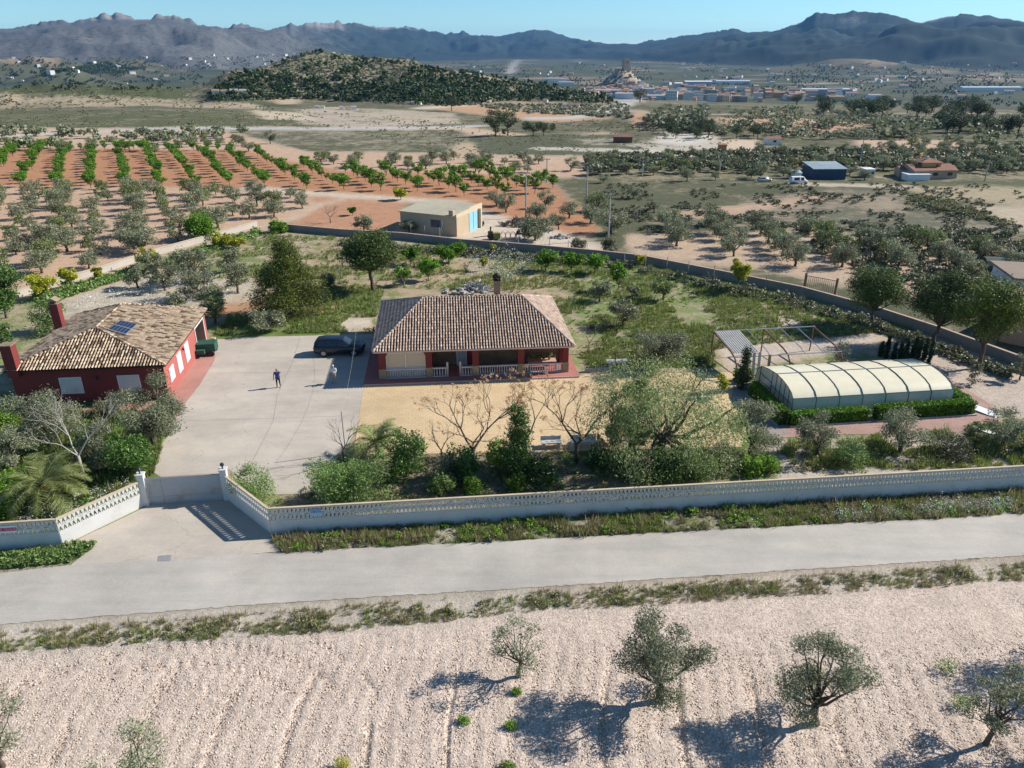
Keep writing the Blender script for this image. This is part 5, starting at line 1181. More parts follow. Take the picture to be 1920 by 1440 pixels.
# steel frame of the half-built shelter with boards leaning on it
FA = R(8); fo = G(1378, 712); r = empty('shelter_frame', (*fo, 0), FA, 'bare curved steel shelter frame with a corrugated sheet at its left end, behind the pool', 'shelter frame')
PRF = [(0, 0), (0, .9), (.12, 1.4), (.6, 1.85), (1.6, 2.1), (5.6, 2.45)]; LF = 10.0
for k in range(7):
    x = k*LF/6; b_ = k in (0, 3, 6)
    m = MB().tube([(x, y, z) for y, z in (PRF if b_ else PRF[3:])], [.075 if b_ else .04]*len(PRF if b_ else PRF[3:]), 6); m.build('rib' if b_ else 'rafter', RUST if b_ else GALV, r)
for y, z in ((0, .95), (.6, 1.9), (5.6, 2.5)): MB().tube([(-.1, y-.05, z+.02), (LF+.1, y-.05, z+.02)], .05, 6).build('rail', GALV, r)
for x in (0, LF/2, LF): MB().tube([(x, 5.6, 0), (x, 5.6, 2.4)], .06, 6).build('rear_post', RUST, r)
m = MB(); nn = 22
for i in range(nn+1): x = .05+2.4*i/nn; m.v += [(x, 1.0, 2.08+.05*(i % 2)), (x, 5.5, 2.52+.05*(i % 2))]
m.f = [(2*i, 2*i+2, 2*i+3, 2*i+1) for i in range(nn)]; m.build('roof_sheet', plain('pale_corrugated_sheet', (.40,.39,.36), .7, .2, 2, dirt=(.25,.23,.2)), r)
for i, (dx, lb) in enumerate(((1.0, 'leftmost pale plank standing against the shelter frame'), (1.55, 'second pale plank standing against the shelter frame'), (2.0, 'third pale plank standing against the shelter frame'), (2.9, 'dark plank standing against the shelter frame, nearest its middle'))):
    X0, Y0 = fo[0]+dx*cos(FA)+.2*sin(FA), fo[1]+dx*sin(FA)-.2*cos(FA); o = MB().box(-.12, .12, -.03, .03, 0, 2.5 if i < 3 else 2.2).build('plank', WOOD if i == 3 else CONC, None, (X0, Y0, 0)); o.rotation_euler = (R(-7), R(i*1.5-2), FA); tag(o, lb, 'plank', 'planks leaning on the shelter')
r = thing_at(1500, 708, 'scrap_machine', 'small rusty machine with a wheel, standing inside the shelter frame', 'machinery', .4); MB().box(-.5, .5, -.3, .3, .3, .8).build('housing', RUST, r)
for sx in (-.4, .4): MB().tube([(sx, -.38, .3), (sx, -.32, .3)], .3, 12).build('wheel', BLACKP, r)
MB().tube([(.3, 0, .8), (.9, 0, 1.3)], .04, 6).build('handle', RUST, r)

# ------------------------------------------------------------------ trees near the camera, one by one
OV = 'olive'
tree(OV, 970, 1268, 1150, 118, 'sparse two-limbed olive tree in the stony field, nearest the middle of the photo', dens=.34, sparse=.8, ll=.13)
tree(OV, 1238, 1312, 1160, 190, 'large olive tree in the stony field just right of the sparse one', dens=.75, ll=.13, sparse=.85)
tree(OV, 1528, 1356, 1205, 190, 'rounded olive tree in the stony field between the large one and the right-hand one', dens=.7, ll=.13, sparse=.85)
tree(OV, 1848, 1396, 1240, 130, 'olive tree in the stony field close to the right edge with its trunk in view', dens=.6, ll=.13, sparse=.85)
tree(OV, 1955, 1420, 1300, 130, 'olive tree cut by the right edge of the photo, in the stony field', dens=.6, ll=.13)
tree(OV, 2, 1440, 1272, 130, 'olive tree cut by the left edge of the photo, in the stony field', dens=.6, ll=.13)
tree(OV, 262, 1530, 1378, 170, 'olive tree whose top shows at the bottom edge, left part of the stony field', dens=.45, ll=.13, sparse=.9)
tree(OV, 2035, 1250, 1100, 190, 'olive tree beyond the right edge whose shadow falls on the stony field', dens=.6, ll=.14)
for q in ((1775, 1258, 1228, 40, 'bright green weed clump, the upper of two by the right furrow'), (1802, 1325, 1290, 40, 'bright green weed clump, the lower of two by the right furrow'), (642, 1440, 1412, 36, 'yellow-green weed clump at the bottom edge of the stony field'), (968, 1300, 1284, 20, 'tiny green weed just below the sparse olive'), (958, 1364, 1346, 24, 'small green weed in the furrow below the sparse olive'), (870, 1354, 1338, 24, 'small green weed left of the furrow below the sparse olive'), (952, 1440, 1424, 28, 'small dark green weed at the bottom edge near the middle')):
    X0, Y0, h_, w_ = size_at(*q[:4]); r = empty('weed_clump', (X0, Y0, -.05), 0, q[4], 'weed')
    V, F = leaves([(0, 0, h_*.4), (w_*.2, 0, h_*.3), (-w_*.2, .05, h_*.3)], w_*.38, 420, .03, .12, .9); link('leaves', mesh_np('weed_leaves', V, F, L_BRIGHT if q[0] != 642 else L_YELLOW), r)
# left garden
tree(OV, 96, 836, 716, 128, 'grey-green olive tree in front of the left house, left of the bare grey tree')
tree(OV, 289, 834, 700, 142, 'large olive tree at the corner of the left house beside the driveway')
tree(OV, 186, 884, 785, 92, 'olive tree behind the bare grey tree in the left garden')
tree('citrus', 250, 893, 812, 92, 'dark dense citrus tree next to the left gate post')
tree(OV, 30, 880, 790, 90, 'olive bush left of the big palm')
tree('shrub', 10, 800, 760, 60, 'low green shrub by the left edge below the terracotta path')
tree('shrub', 20, 960, 880, 90, 'green bush at the left edge behind the boundary wall')
tree('scrub', 200, 720+60, 745, 60, 'low grey shrub under the olive trees by the left house')
tree('oleander', 475, 936, 868, 88, 'oleander bush with pale tips just right of the gate')
tree('oleander', 634, 947, 850, 128, 'yellowish half of the big bush pair beside the driveway', dens=1.1)
tree('oleander', 684, 937, 838, 118, 'greener half of the big bush pair beside the driveway', dens=1.1)
tree('citrus', 762, 893, 800, 84, 'dark citrus tree in front of the patio, next to the small palm')
tree('scrub', 832, 905, 848, 70, 'dark shrub between the citrus tree and the first bare tree')
tree('shrub_dark', 868, 895, 825, 80, 'dark round shrub behind the first bare tree trunk')
tree('oleander', 832, 923, 878, 56, 'light green oleander against the wall, left of the yellow-green one')
tree('shrub', 886, 921, 888, 42, 'small yellow-green shrub against the wall')
tree('shrub', 968, 916, 886, 44, 'small shrub with pale leaf tips against the wall')
tree('ivy', 970, 895, 748, 74, 'tall narrow ivy-clad column of dark leaves in front of the patio', dens=1.3)
tree('shrub', 935, 880, 815, 60, 'yellow-green feathery shrub left of the ivy column')
tree('shrub_dark', 1010, 900, 850, 70, 'dark low shrub right of the ivy column')
tree('shrub_dark', 1123, 872, 832, 54, 'dark green shrub right of the forked bare tree')
tree('pepper', 1232, 874, 664, 350, 'big spreading pepper tree with drooping foliage at the middle of the patio edge', dens=1.0, ncl=70, ll=.18)
tree('pepper', 1183, 872, 688, 130, 'slimmer pepper tree left of the big one, its crown over the parasol', dens=1.1, ncl=26, ll=.18)
tree('shrub_dark', 1180, 885, 845, 80, 'dark ground shrub under the slimmer pepper tree')
tree('shrub_dark', 1245, 898, 835, 100, 'dark tangled shrub at the foot of the big pepper tree')
tree('oleander', 1305, 890, 835, 90, 'mid-green shrub right of the big pepper tree foot')
tree('scrub', 1350, 880, 830, 80, 'grey shrub between the pepper tree and the patio corner')
tree(OV, 1405, 852, 748, 110, 'thin olive tree at the right corner of the patio')
tree('shrub', 1408, 885, 850, 56, 'vivid green shrub against the wall below the patio corner, left one')
tree('shrub', 1440, 882, 852, 50, 'vivid green shrub against the wall below the patio corner, right one')
tree(OV, 1529, 855, 766, 88, 'small olive tree in front of the left half of the pool hedge')
tree(OV, 1688, 848, 766, 98, 'small olive tree in front of the right half of the pool hedge')
tree('oleander', 1594, 872, 818, 76, 'bright rounded bush between the two olives before the pool')
tree('scrub', 1780, 852, 812, 90, 'brownish low bush between the pool olive and the right-hand olive')
tree('olive_green', 1826, 842, 785, 50, 'wispy shrub left of the right-hand olive by the white sheets')
tree(OV, 1880, 838, 766, 92, 'olive tree beside the white sheets near the right edge')
tree('shrub', 1940, 850, 800, 60, 'green bush at the right edge behind the boundary wall')
tree('yellow', 1352, 745, 700, 30, 'young yellow-leaved tree at the left end of the pool enclosure')
tree('cypress', 1391, 728, 646, 36, 'single tall dark cypress at the left end of the pool enclosure', dens=1.6)
# behind the houses
tree('pine_cone', 545, 592, 438, 136, 'big broad conical yellow-green pine behind the driveway', dens=3.4, ncl=58, ll=.26, seed=21)
tree('pine', 700, 545, 428, 112, 'umbrella-shaped pine with a bare trunk left of the peach trees', dens=2, ll=.32, ncl=40)
tree(OV, 503, 622, 574, 68, 'olive tree with leaning trunk between the big pine and the driveway')
tree('scrub', 615, 540, 508, 32, 'small dark round bush between the two big pines')
tree('olive_green', 405, 606, 545, 62, 'dark olive tree behind the garage of the left house')
tree('oleander', 100, 622, 555, 80, 'bright green bush behind the chimneys of the left house')
tree('citrus', 14, 596, 485, 90, 'dark dense tree at the left edge beyond the left house')
tree('citrus', 8, 672, 585, 50, 'dark green bush touching the left edge behind the left house')
tree('yellow', 86, 560, 512, 62, 'yellow-green young tree near the left wall, farthest left one')
tree('yellow', 137, 540, 500, 40, 'small thin yellow-green tree just inside the left wall')
tree('yellow', 280, 506, 466, 52, 'broad yellow shrub just inside the left wall, middle one')
tree('yellow', 418, 462, 440, 44, 'yellow shrub just inside the left wall, upper one')
tree('yellow', 445, 466, 446, 34, 'yellow shrub right of the upper one inside the left wall')
tree('yellow', 185, 528, 498, 20, 'small bright sapling beside the left wall')
tree('shrub', 522, 436, 412, 40, 'bright yellow-green shrub at the back corner of the property')
tree('green_tree', 382, 447, 398, 72, 'vivid green round tree at the edge of the olive field by the left wall')
lbls = ['leftmost of the olive cluster behind the left house', 'tall grey olive in the cluster behind the left house', 'broad olive at the top of the cluster behind the left house', 'olive in the middle of the cluster behind the left house', 'right-hand olive of the cluster next to the big pine', 'small olive at the front of the cluster behind the left house', 'olive at the upper right of the cluster near the big pine', 'low olive between the cluster and the garage', 'pale olive at the upper left of the cluster behind the left house']
for (a, b_, c, d), lb in zip(((258, 540, 490, 50), (310, 545, 478, 56), (362, 530, 455, 80), (375, 562, 495, 80), (447, 550, 485, 60), (405, 582, 530, 56), (430, 510, 462, 50), (330, 580, 545, 40), (290, 512, 470, 46)), lbls): tree(OV, a, b_, c, d, lb, dens=.8)
for a, b_, c, d, lb in ((803, 526, 482, 46, 'dark green peach tree behind the main house, leftmost of its row'), (842, 494, 458, 62, 'pair-crowned green peach tree above the leftmost one'), (1022, 508, 470, 50, 'green peach tree right of the chimney, first of the back row'), (1072, 510, 472, 44, 'green peach tree, second of the back row'), (1116, 513, 474, 46, 'green peach tree, third of the back row'), (1158, 546, 488, 40, 'tall leafy peach tree in front of the back row'), (770, 498, 465, 36, 'thin green fruit tree left of the peach trees behind the house')):
    tree('peach', a, b_, c, d, lb)
for a, b_, c, d, lb in ((924, 480, 455, 14, 'young upright fruit tree against the rear wall'), (908, 508, 480, 16, 'young upright fruit tree in front of the one by the rear wall'), (1200, 500, 478, 22, 'small yellow-green fruit tree near the bend of the rear wall'), (757, 535, 500, 34, 'thin pale fruit tree between the umbrella pine and the peaches')): tree('yellow' if a > 800 else 'peach', a, b_, c, d, lb, dens=.6)
tree('yellow', 1384, 547, 482, 44, 'upright yellow and green tree standing at the rear wall', dens=1.4)
tree(OV, 1124, 566, 512, 48, 'grey round olive tree right of the house, left of the pair')
tree('olive_green', 1244, 562, 510, 46, 'dark leaning olive tree right of the house, farthest back')
tree(OV, 1186, 560, 534, 24, 'very small olive between the two grey olives right of the house')
tree(OV, 1166, 614, 562, 62, 'olive tree with a thick trunk in the green grass right of the house')
tree(OV, 1230, 688, 606, 115, 'large olive tree beside the swing frame', dens=1.1)
tree('pine_low', 1632, 612, 497, 108, 'round pine by the right rear wall, leftmost of the three', ll=.23, dens=2.6, ncl=44)
tree('pine_low', 1748, 650, 500, 124, 'round pine by the right rear wall, middle of the three', ll=.23, dens=2.6, ncl=44)
tree('pine_lit', 1832, 690, 508, 128, 'pine with a leaning trunk by the right rear wall, rightmost of the three', ll=.23, dens=2.6, ncl=44)
tree(OV, 1912, 712, 660, 40, 'small olive tree at the right edge in front of the rear wall')
tree('scrub', 1822, 722, 668, 30, 'thin grey sapling below the rightmost pine', dens=.5)
tree('scrub', 1576, 682, 628, 34, 'pale bare-looking sapling beside the shelter frame', dens=.35)
for i, (a, b_, c) in enumerate(((1650, 668, 640), (1660, 672, 628), (1674, 676, 640), (1684, 682, 636), (1694, 684, 634), (1706, 684, 642), (1716, 690, 634), (1727, 692, 630), (1736, 700, 636), (1712, 676, 628))):
    tree('cypress', a, b_, c, 13, ('leftmost', 'second from the left', 'third from the left', 'fourth from the left', 'fifth from the left', 'sixth from the left', 'fourth from the right', 'third from the right', 'rightmost', 'shortest middle')[i]+' small dark cypress in the row behind the pool', seed=900+i % 3, group='row of small cypresses', dens=1.4)
# ------------------------------------------------------------------ bare trees, palms
def bare(px_, by, ty, wpx, label, seed, mat=BARKG, seeds=False, fork=.35, dens=1.0, name='bare_tree'):
    X0, Y0, h, wd = size_at(px_, by, ty, wpx); g = random.Random(seed); m = MB(); tips = []
    r = empty(name, (X0, Y0, 0), 0, label, 'tree')
    def grow(p, d, L, rad, lev):
        e = p+d*L; mid = (p+e)/2+np.array([g.uniform(-1, 1) for _ in range(3)])*L*.07
        m.tube([p, mid, e], [rad, rad*.82, rad*.62], 5 if lev < 2 else 4, False)
        if lev >= 6 or rad < .004: tips.append(e); return
        for k in range(g.choice((2, 3, 3)) if lev < 4 else 2):
            a = g.uniform(0, 2*pi); sp = g.uniform(.35, .75); q = d+np.array((cos(a)*sp*wd/h*1.2, sin(a)*sp*wd/h*1.2, g.uniform(-.12, .25))); q /= np.linalg.norm(q)
            grow(e, q, L*g.uniform(.60, .84), rad*.56, lev+1)
    L0 = h*fork; m.tube([(0, 0, -.1), (0, 0, L0)], [.018*wd+.04, .014*wd+.03], 7)
    for k in range(3 if dens >= .8 else 2):
        a = 2*pi*k/3+g.uniform(0, 1); q = np.array((cos(a)*.5*wd/h*1.4, sin(a)*.5*wd/h*1.4, .8)); q /= np.linalg.norm(q); grow(np.array((0, 0, L0-.05)), q, h*.24, .010*wd+.018, 1)
    zmx = max(v[2] for v in m.v); k = h/zmx if zmx > h else 1
    m.xf(lambda x, y, z: (x, y, z if z < L0 else L0+(z-L0)*(h-L0)/max(zmx-L0, .01))); link('trunk', m.mesh('bare_branches', mat, True), r)
    if seeds:
        tp = [np.array((t[0], t[1], t[2] if t[2] < L0 else L0+(t[2]-L0)*(h-L0)/max(zmx-L0, .01))) for t in tips if g.random() < .5]
        V, F = leaves(tp[:700], .15, min(len(tp), 700)*14, .06, .10, .9, .3); link('seed_clusters', mesh_np('seed_clusters', V, F, L_SEED), r)
    return r
bare(163, 914, 735, 125, 'bare grey tree with upright branches in the left garden', 3, plain('pale_bark', (.42,.38,.34), .9, .2, 6))
bare(888, 892, 712, 205, 'bare tree with brown seed clusters in front of the patio, first from the left', 5, BARK, True, .28)
bare(985, 862, 706, 150, 'bare tree with brown seed clusters behind the ivy column', 6, BARK, True, .25)
bare(1080, 868, 698, 195, 'forked bare tree with brown seed clusters in front of the benches', 8, BARK, True, .22)
bare(828, 858, 782, 66, 'small bare tree with dark stems left of the first seed-cluster tree', 9, BARK, False, .2)
bare(646, 868, 785, 60, 'leafless dark-stemmed tree rising from the big bush pair', 10, BARK, False, .3)
bare(1333, 668, 618, 60, 'bare many-stemmed bush left of the shelter frame', 12, BARKG, False, .08)
bare(1104, 662, 600, 48, 'thin bare sapling right of the main house, nearer the house', 13, BARKG, False, .3, .5)
bare(1332, 535, 508, 40, 'bare pale tree in front of the rear wall left of the yellow tree', 14, BARKG, False, .3)
bare(1494, 580, 548, 40, 'bare pale tree in front of the rear wall below the metal gate', 15, BARKG, False, .3)
bare(640, 522, 492, 30, 'small bare fruit tree left of the umbrella pine', 16, BARKG, False, .3)
bare(758, 538, 508, 40, 'small bare fruit tree right of the umbrella pine', 17, BARKG, False, .3)
bare(620, 418, 380, 50, 'bare pale tree in the red field outside the rear wall', 18, BARKG, False, .3)
def palm(px_, by, ty, wpx, label, nf, seed, th=.28, orange=False, tr=.32):
    X0, Y0, h, wd = size_at(px_, by, ty, wpx); g = random.Random(seed); r = empty('palm_tree', (X0, Y0, 0), 0, label, 'palm')
    T = h*th; m = MB(); n = 10
    prof = [(tr*1.05, -.1)]
    for i in range(int(T/.16)): z = i*.16; prof += [(tr*(1.0-.1*z/T), z), (tr*(1.22-.1*z/T), z+.10)]
    m.lathe(0, 0, prof+[(tr*.6, T)], 12).build('trunk', BARKP, r)
    V = []; F = []; rb = MB()
    for k in range(nf):
        a = 2*pi*k/nf*3.3+g.uniform(-.2, .2); e0 = g.uniform(.25, 1.35); L = wd*.56*g.uniform(.85, 1.1); pts = []; p = np.array((0, 0, T)); el = e0
        for i in range(13):
            pts.append(p.copy()); p = p+np.array((cos(a)*cos(el), sin(a)*cos(el), sin(el)))*L/12; el -= .12+.06*(i/12)
        rb.tube(pts, [.025*(1-i/14) for i in range(13)], 4, False)
        for i in range(1, 13):
            d = pts[i]-pts[i-1]; d /= np.linalg.norm(d); sd = np.cross(d, (0, 0, 1.)); sd /= np.linalg.norm(sd)+1e-9
            for s in (-1, 1):
                for q in range(3):
                    b0 = pts[i]-d*(q/3)*L/12; ll = L*.24*(sin(pi*min(1, (i-q/3+1.6)/14))**.6); t = b0+sd*s*ll*.75+d*ll*.55+np.array((0, 0, .10-.26*g.random()))*ll
                    bq = len(V); w_ = d*.034; V += [b0-w_, b0+w_, t+w_*.15, t-w_*.15]; F.append((bq, bq+1, bq+2, bq+3))
    rb.build('frond_stems', L_PALM, r); link('fronds', mesh_np('palm_fronds', np.array(V), np.array(F), L_PALM), r)
    if orange:
        V, F = leaves([(0, 0, T+.05)], .42, 260, .05, .16, 1); link('orange_fruit_stalks', mesh_np('orange_fruit_stalks', V, F, plain('orange_stalk', (.60,.22,.03), .7, .1)), r)
palm(94, 950, 842, 168, 'big palm with orange fruit stalks and a stout trunk near the left boundary wall', 34, 1, .34, True)
palm(709, 856, 762, 122, 'small palm with arching fronds in front of the patio', 26, 2, .26, False, .16)
palm(938, 892, 822, 60, 'small yellowish palm at the foot of the ivy column', 12, 4, .10, False, .12)
palm(1552+132, 335, 318, 26, 'distant palm between the white shed and the brown-roofed villa', 18, 5, .5, False, .2) if False else None

# ------------------------------------------------------------------ barn and its yard
def bx(name, o, a, L, W, h, mat, parent, z0=0): return MB().box(0, L, 0, W, z0, h).build(name, mat, parent)
b0 = G(752, 432); b1 = G(857, 444); BA = math.atan2(b1[1]-b0[1], b1[0]-b0[0]); BL = math.hypot(b1[0]-b0[0], b1[1]-b0[1])
r = empty('flat_roofed_barn', (*b0, 0), BA, 'sand-coloured flat-roofed barn with a blue door and a blue window beyond the rear wall', 'barn'); BW = 8.4
m = MB(); m.box(0, BL, 0, BW, -.3, 3.0); m.build('wall', SAND, r)
m = MB(); m.v = [(-.2, -.2, 3.02), (BL-.3, -.2, 3.02), (BL-.3, BW+.1, 3.45), (-.2, BW+.1, 3.45), (-.2, -.2, 3.14), (BL-.3, -.2, 3.14), (BL-.3, BW+.1, 3.57), (-.2, BW+.1, 3.57)]; m.f = [(3,2,1,0), (4,5,6,7), (0,1,5,4), (1,2,6,5), (2,3,7,6), (3,0,4,7)]; m.build('roof', ASH, r)
m = MB(); m.prism([(-.05, 2.9), (BW+.1, 2.9), (BW+.1, 3.75), (BW*.55, 3.75), (BW*.45, 3.55), (-.05, 3.35)], lambda a, c, d: (BL-.29+.3*d, a, c)); m.build('parapet', plain('pale_render', (.58,.47,.33), .85, .06), r)
MB().box(BL-1.35, BL-.6, -.03, .6, 3.02, 3.95).build('chimney', SAND, r)
wf = MB().box(5.6, 7.4, -.05, -.002, 1.1, 2.3).build('window', plain('blue_frame', (.07,.16,.30), .6, .1), r); MB().box(5.75, 6.45, -.06, -.051, 1.2, 2.2).build('pane', GLASS, wf); MB().box(6.6, 7.3, -.06, -.051, 1.2, 2.2).build('pane', GLASS, wf)
dd = MB().box(BL+.012, BL+.06, 4.0, 6.7, 0, 2.9).build('door', plain('pale_blue_door', (.28,.55,.68), .6, .08, 2), r); MB().box(BL+.061, BL+.08, 5.30, 5.36, .05, 2.85).build('door_seam', DARKM, dd)
MB().box(BL+.012, BL+.5, 7.1, 7.5, 0, 3.1).build('buttress', plain('pale_render', (.58,.47,.33)), r)
m = MB(); m.tube([(7.75, -.12, .4), (7.55, -.12, 1.1), (7.8, -.12, 1.6), (7.7, -.12, 2.4)], .05, 5); m.build('painted_pipe', PVC, r)
def rock_pile(px_, py_, n, w_, h_, mat, label, cat, name, long=False):
    X0, Y0, Z0_ = P(px_, py_)[0]; g = random.Random(int(px_)); r = empty(name, (X0, Y0, Z0_), 0, label, cat); m = MB()
    for i in range(n):
        a = g.uniform(0, 2*pi); q = g.random()**.6; x, y, z = q*w_/2*cos(a), q*w_/4*sin(a), (1-q)*h_*g.random()
        if long: d = g.uniform(.5, 1.4); t = g.uniform(0, pi); m.tube([(x, y, z+.05), (x+d*cos(t), y+d*sin(t)*.6, z+.05+g.uniform(0, .5)*h_)], g.uniform(.03, .09), 5)
        else: m.obox(x, y, z, g.uniform(.2, .7), g.uniform(.15, .5), g.uniform(.08, .3), g.uniform(0, pi))
    m.build('pile', mat, r); return r
rock_pile(972, 424, 130, 5.5, 1.5, BARK, 'dark heap of cut branches at the edge of the barn yard', 'heap', 'branch_heap', True)
rock_pile(1245, 0+0, 1, .1, .1, CONC, 'x', 'x', 'x') if False else None
rock_pile(1050, 446, 40, 3.0, .5, CONC, 'low heap of grey rubble right of the barn yard track', 'heap', 'rubble_heap')
rock_pile(874, 548, 46, 5.5, .9, CONC, 'heap of pale boards and rubble behind the main house, left part', 'heap', 'board_heap')
rock_pile(893, 546, 60, 3.2, 1.1, GALV, 'heap of grey metal scraps behind the main house, next to the chimney', 'heap', 'scrap_heap', True)
rock_pile(1065, 350, 60, 5, .6, BARK, 'dark brush pile on the bank behind the barn', 'heap', 'brush_pile', True) if False else None
def at_t(px_, py_, name, label, cat, rz=0, group=None): p = P(px_, py_)[0]; return empty(name, tuple(p), rz, label, cat, group)
r = at_t(925, 449, 'old_machine', 'old rusty farm machine with a boxy yellow-green body in the barn yard', 'machinery', .2); MB().box(-.1, 1.0, -.5, .5, .15, 1.05).build('body', plain('olive_yellow_paint', (.30,.27,.08), .7, .2), r)
MB().box(-.8, -.1, -.25, .25, .5, 1.3).build('engine', RUST, r); MB().tube([(-.45, 0, 1.3), (-.4, 0, 2.0)], .12, 7).build('exhaust', DARKM, r); MB().tube([(-.8, 0, .6), (-3.0, -.1, .45)], .06, 6).build('drawbar', RUST, r)
for y in (-.6, .6): MB().tube([(-.45, y-.06, .4), (-.45, y+.06, .4)], .4, 14).build('wheel', BLACKP, r)
r = at_t(958, 449, 'metal_rack', 'spindly rust-coloured tubular metal rack in the barn yard', 'rack', 0); m = MB()
for k in range(4):
    x = -1.2+k*.75; m.tube([(x+.36*cos(t), 0, .55+.5*sin(t)) for t in np.linspace(0, 2*pi, 13)], .03, 4); m.tube([(x+.36*cos(t), .8, .55+.5*sin(t)) for t in np.linspace(0, 2*pi, 13)], .03, 4)
m.tube([(-1.5, 0, .1), (1.5, 0, .1)], .03, 4); m.tube([(-1.5, .8, .1), (1.5, .8, .1)], .03, 4); m.build('frame', plain('rust_tube', (.42,.27,.19), .8), r)
r = at_t(979, 449, 'farm_implement', 'dark farm implement on legs under the olive tree in the barn yard', 'machinery', .1)
MB().box(-1.0, 1.0, -.3, .3, .8, .95).build('beam', DARKM, r)
for x in (-.9, .9): MB().box(x-.06, x+.06, -.3, .3, 0, .8).build('leg', PVC, r)
for x in (-.6, .55): MB().lathe(x, 0, [(.25, .95), (.32, 1.2), (.2, 1.4)], 8).build('hopper', BLACKP, r)
r = at_t(902, 424, 'small_trailer', 'small two-wheeled cart beside the blue barn door', 'cart', .2); MB().box(-.5, .5, -.4, .4, .35, .75).build('box', RUST, r)
for y in (-.5, .5): MB().tube([(0, y-.05, .35), (0, y+.05, .35)], .35, 12).build('wheel', BLACKP, r)
tree(OV, 1003, 451, 402, 72, 'big olive tree with a bent trunk standing in the barn yard'); tree(OV, 767, 437, 413, 34, 'young olive tree against the shaded wall of the barn')
tree(OV, 683, 432, 403, 40, 'olive tree in the red field left of the barn'); tree('yellow', 751, 375, 352, 30, 'yellow-green fruit tree on the track behind the barn')
tree('peach', 661, 404, 386, 18, 'small green tree in the red field left of the barn'); tree('scrub', 1085, 470, 440, 34, 'grey bush beside the track near the rear wall'); tree('scrub', 1142, 476, 440, 36, 'dark grey shrub by the foot of the nearest power pole')
# rusty gate and fence posts outside the rear wall
ga0 = P(1507, 545)[0]; ga1 = P(1565, 556)[0]; an = math.atan2(ga1[1]-ga0[1], ga1[0]-ga0[0]); L = math.hypot(ga1[0]-ga0[0], ga1[1]-ga0[1])
r = empty('barred_gate', tuple(ga0), an, 'rusty barred metal gate standing alone beyond the rear wall on the right', 'gate')
for x in (0, L): MB().box(x-.12, x+.12, -.12, .12, -.2, 2.2).build('gate_pillar', plain('brown_post', (.22,.15,.11), .9, .2), r)
m = MB(); m.box(.12, L-.12, -.03, .03, 1.85, 1.92); m.box(.12, L-.12, -.03, .03, .15, .22)
n = int((L-.3)/.22)
for i in range(n+1): x = .15+i*(L-.3)/n; m.box(x-.022, x+.022, -.02, .02, .22, 1.85)
m.build('bars', plain('brown_steel', (.20,.16,.13), .7, .2), r)
post = MB().tube([(0, 0, -.3), (0, 0, 1.7)], .05, 6).mesh('fence_post', plain('pale_post', (.45,.40,.35), .85, .1))
fl = [(1170,497),(1210,500),(1250,505),(1290,513),(1338,522),(1395,534),(1435,540),(1464,545),(745,436),(771,441),(797,444),(825,447),(972,462),(1030,468),(1065,472),(1100,478)]
fl += [(1172,452),(1180,440),(1187,428),(1194,416),(1200,405)]
for q in P([a for a, _ in fl], [b_ for _, b_ in fl]): tag(link('fence_post', post, None, tuple(q)), 'slim fence post of the wire fence outside the grey rear wall', 'fence post', 'fence posts outside the rear wall')
# power poles
def pole(px_, by, ty, label, r0=.15, arms=False):
    p = P(px_, by)[0]; h = topz(px_, ty, p[1])-p[2]; r = empty('power_pole', tuple(p), 0, label, 'power pole', 'power poles along the track')
    MB().tube([(0, 0, -.3), (0, 0, h)], [r0, r0*.6], 7).build('mast', CONC, r); m = MB(); m.box(-.7, .7, -.05, .05, h-.35, h-.25)
    for x in (-.6, 0, .6): m.lathe(x, 0, [(.05, h-.25), (.07, h-.1), (.03, h)], 6)
    m.build('crossarm', GALV, r); return p+np.array((0, 0, h))
tops = []
for a in ((1140, 450, 362, 'nearest concrete power pole, beside the track right of the barn'), (986, 408, 322, 'concrete power pole between the barn and the orchard'), (1099, 386, 312, 'concrete power pole above the small peach trees right of the barn'), (1025, 342, 296, 'slim power pole behind the peach orchard'), (1204, 331, 300, 'far slim power pole among the olives'),
          (866, 245, 222, 'thin power pole in front of the rough ground by the road, left one'), (791, 246, 226, 'thin power pole beside the far road, left of the dark pines'), (1348, 330, 296, 'power pole in the olive grove left of the van'), (1611, 310, 258, 'tall power pole between the blue warehouse and the white shed'), (1846, 340, 300, 'power pole right of the brown-roofed villa'), (1690, 300, 268, 'power pole behind the palm left of the villa'), (836, 190, 167, 'tall pylon mast in front of the wooded hill'), (1318, 230, 192, 'tall mast beside the far olive grove below the town')): tops.append(pole(*a))
wires = MB()
for i, j in ((0, 2), (2, 4), (1, 3)):
    for dx in (-.6, 0, .6):
        A_, B_ = tops[i], tops[j]; wires.tube([A_*(1-t)+B_*t+np.array((dx, 0, -1.2*4*t*(1-t))) for t in np.linspace(0, 1, 9)], .012, 3, False)
tag(wires.build('power_line', DARKM), 'thin power lines hanging between the concrete poles', 'cable')

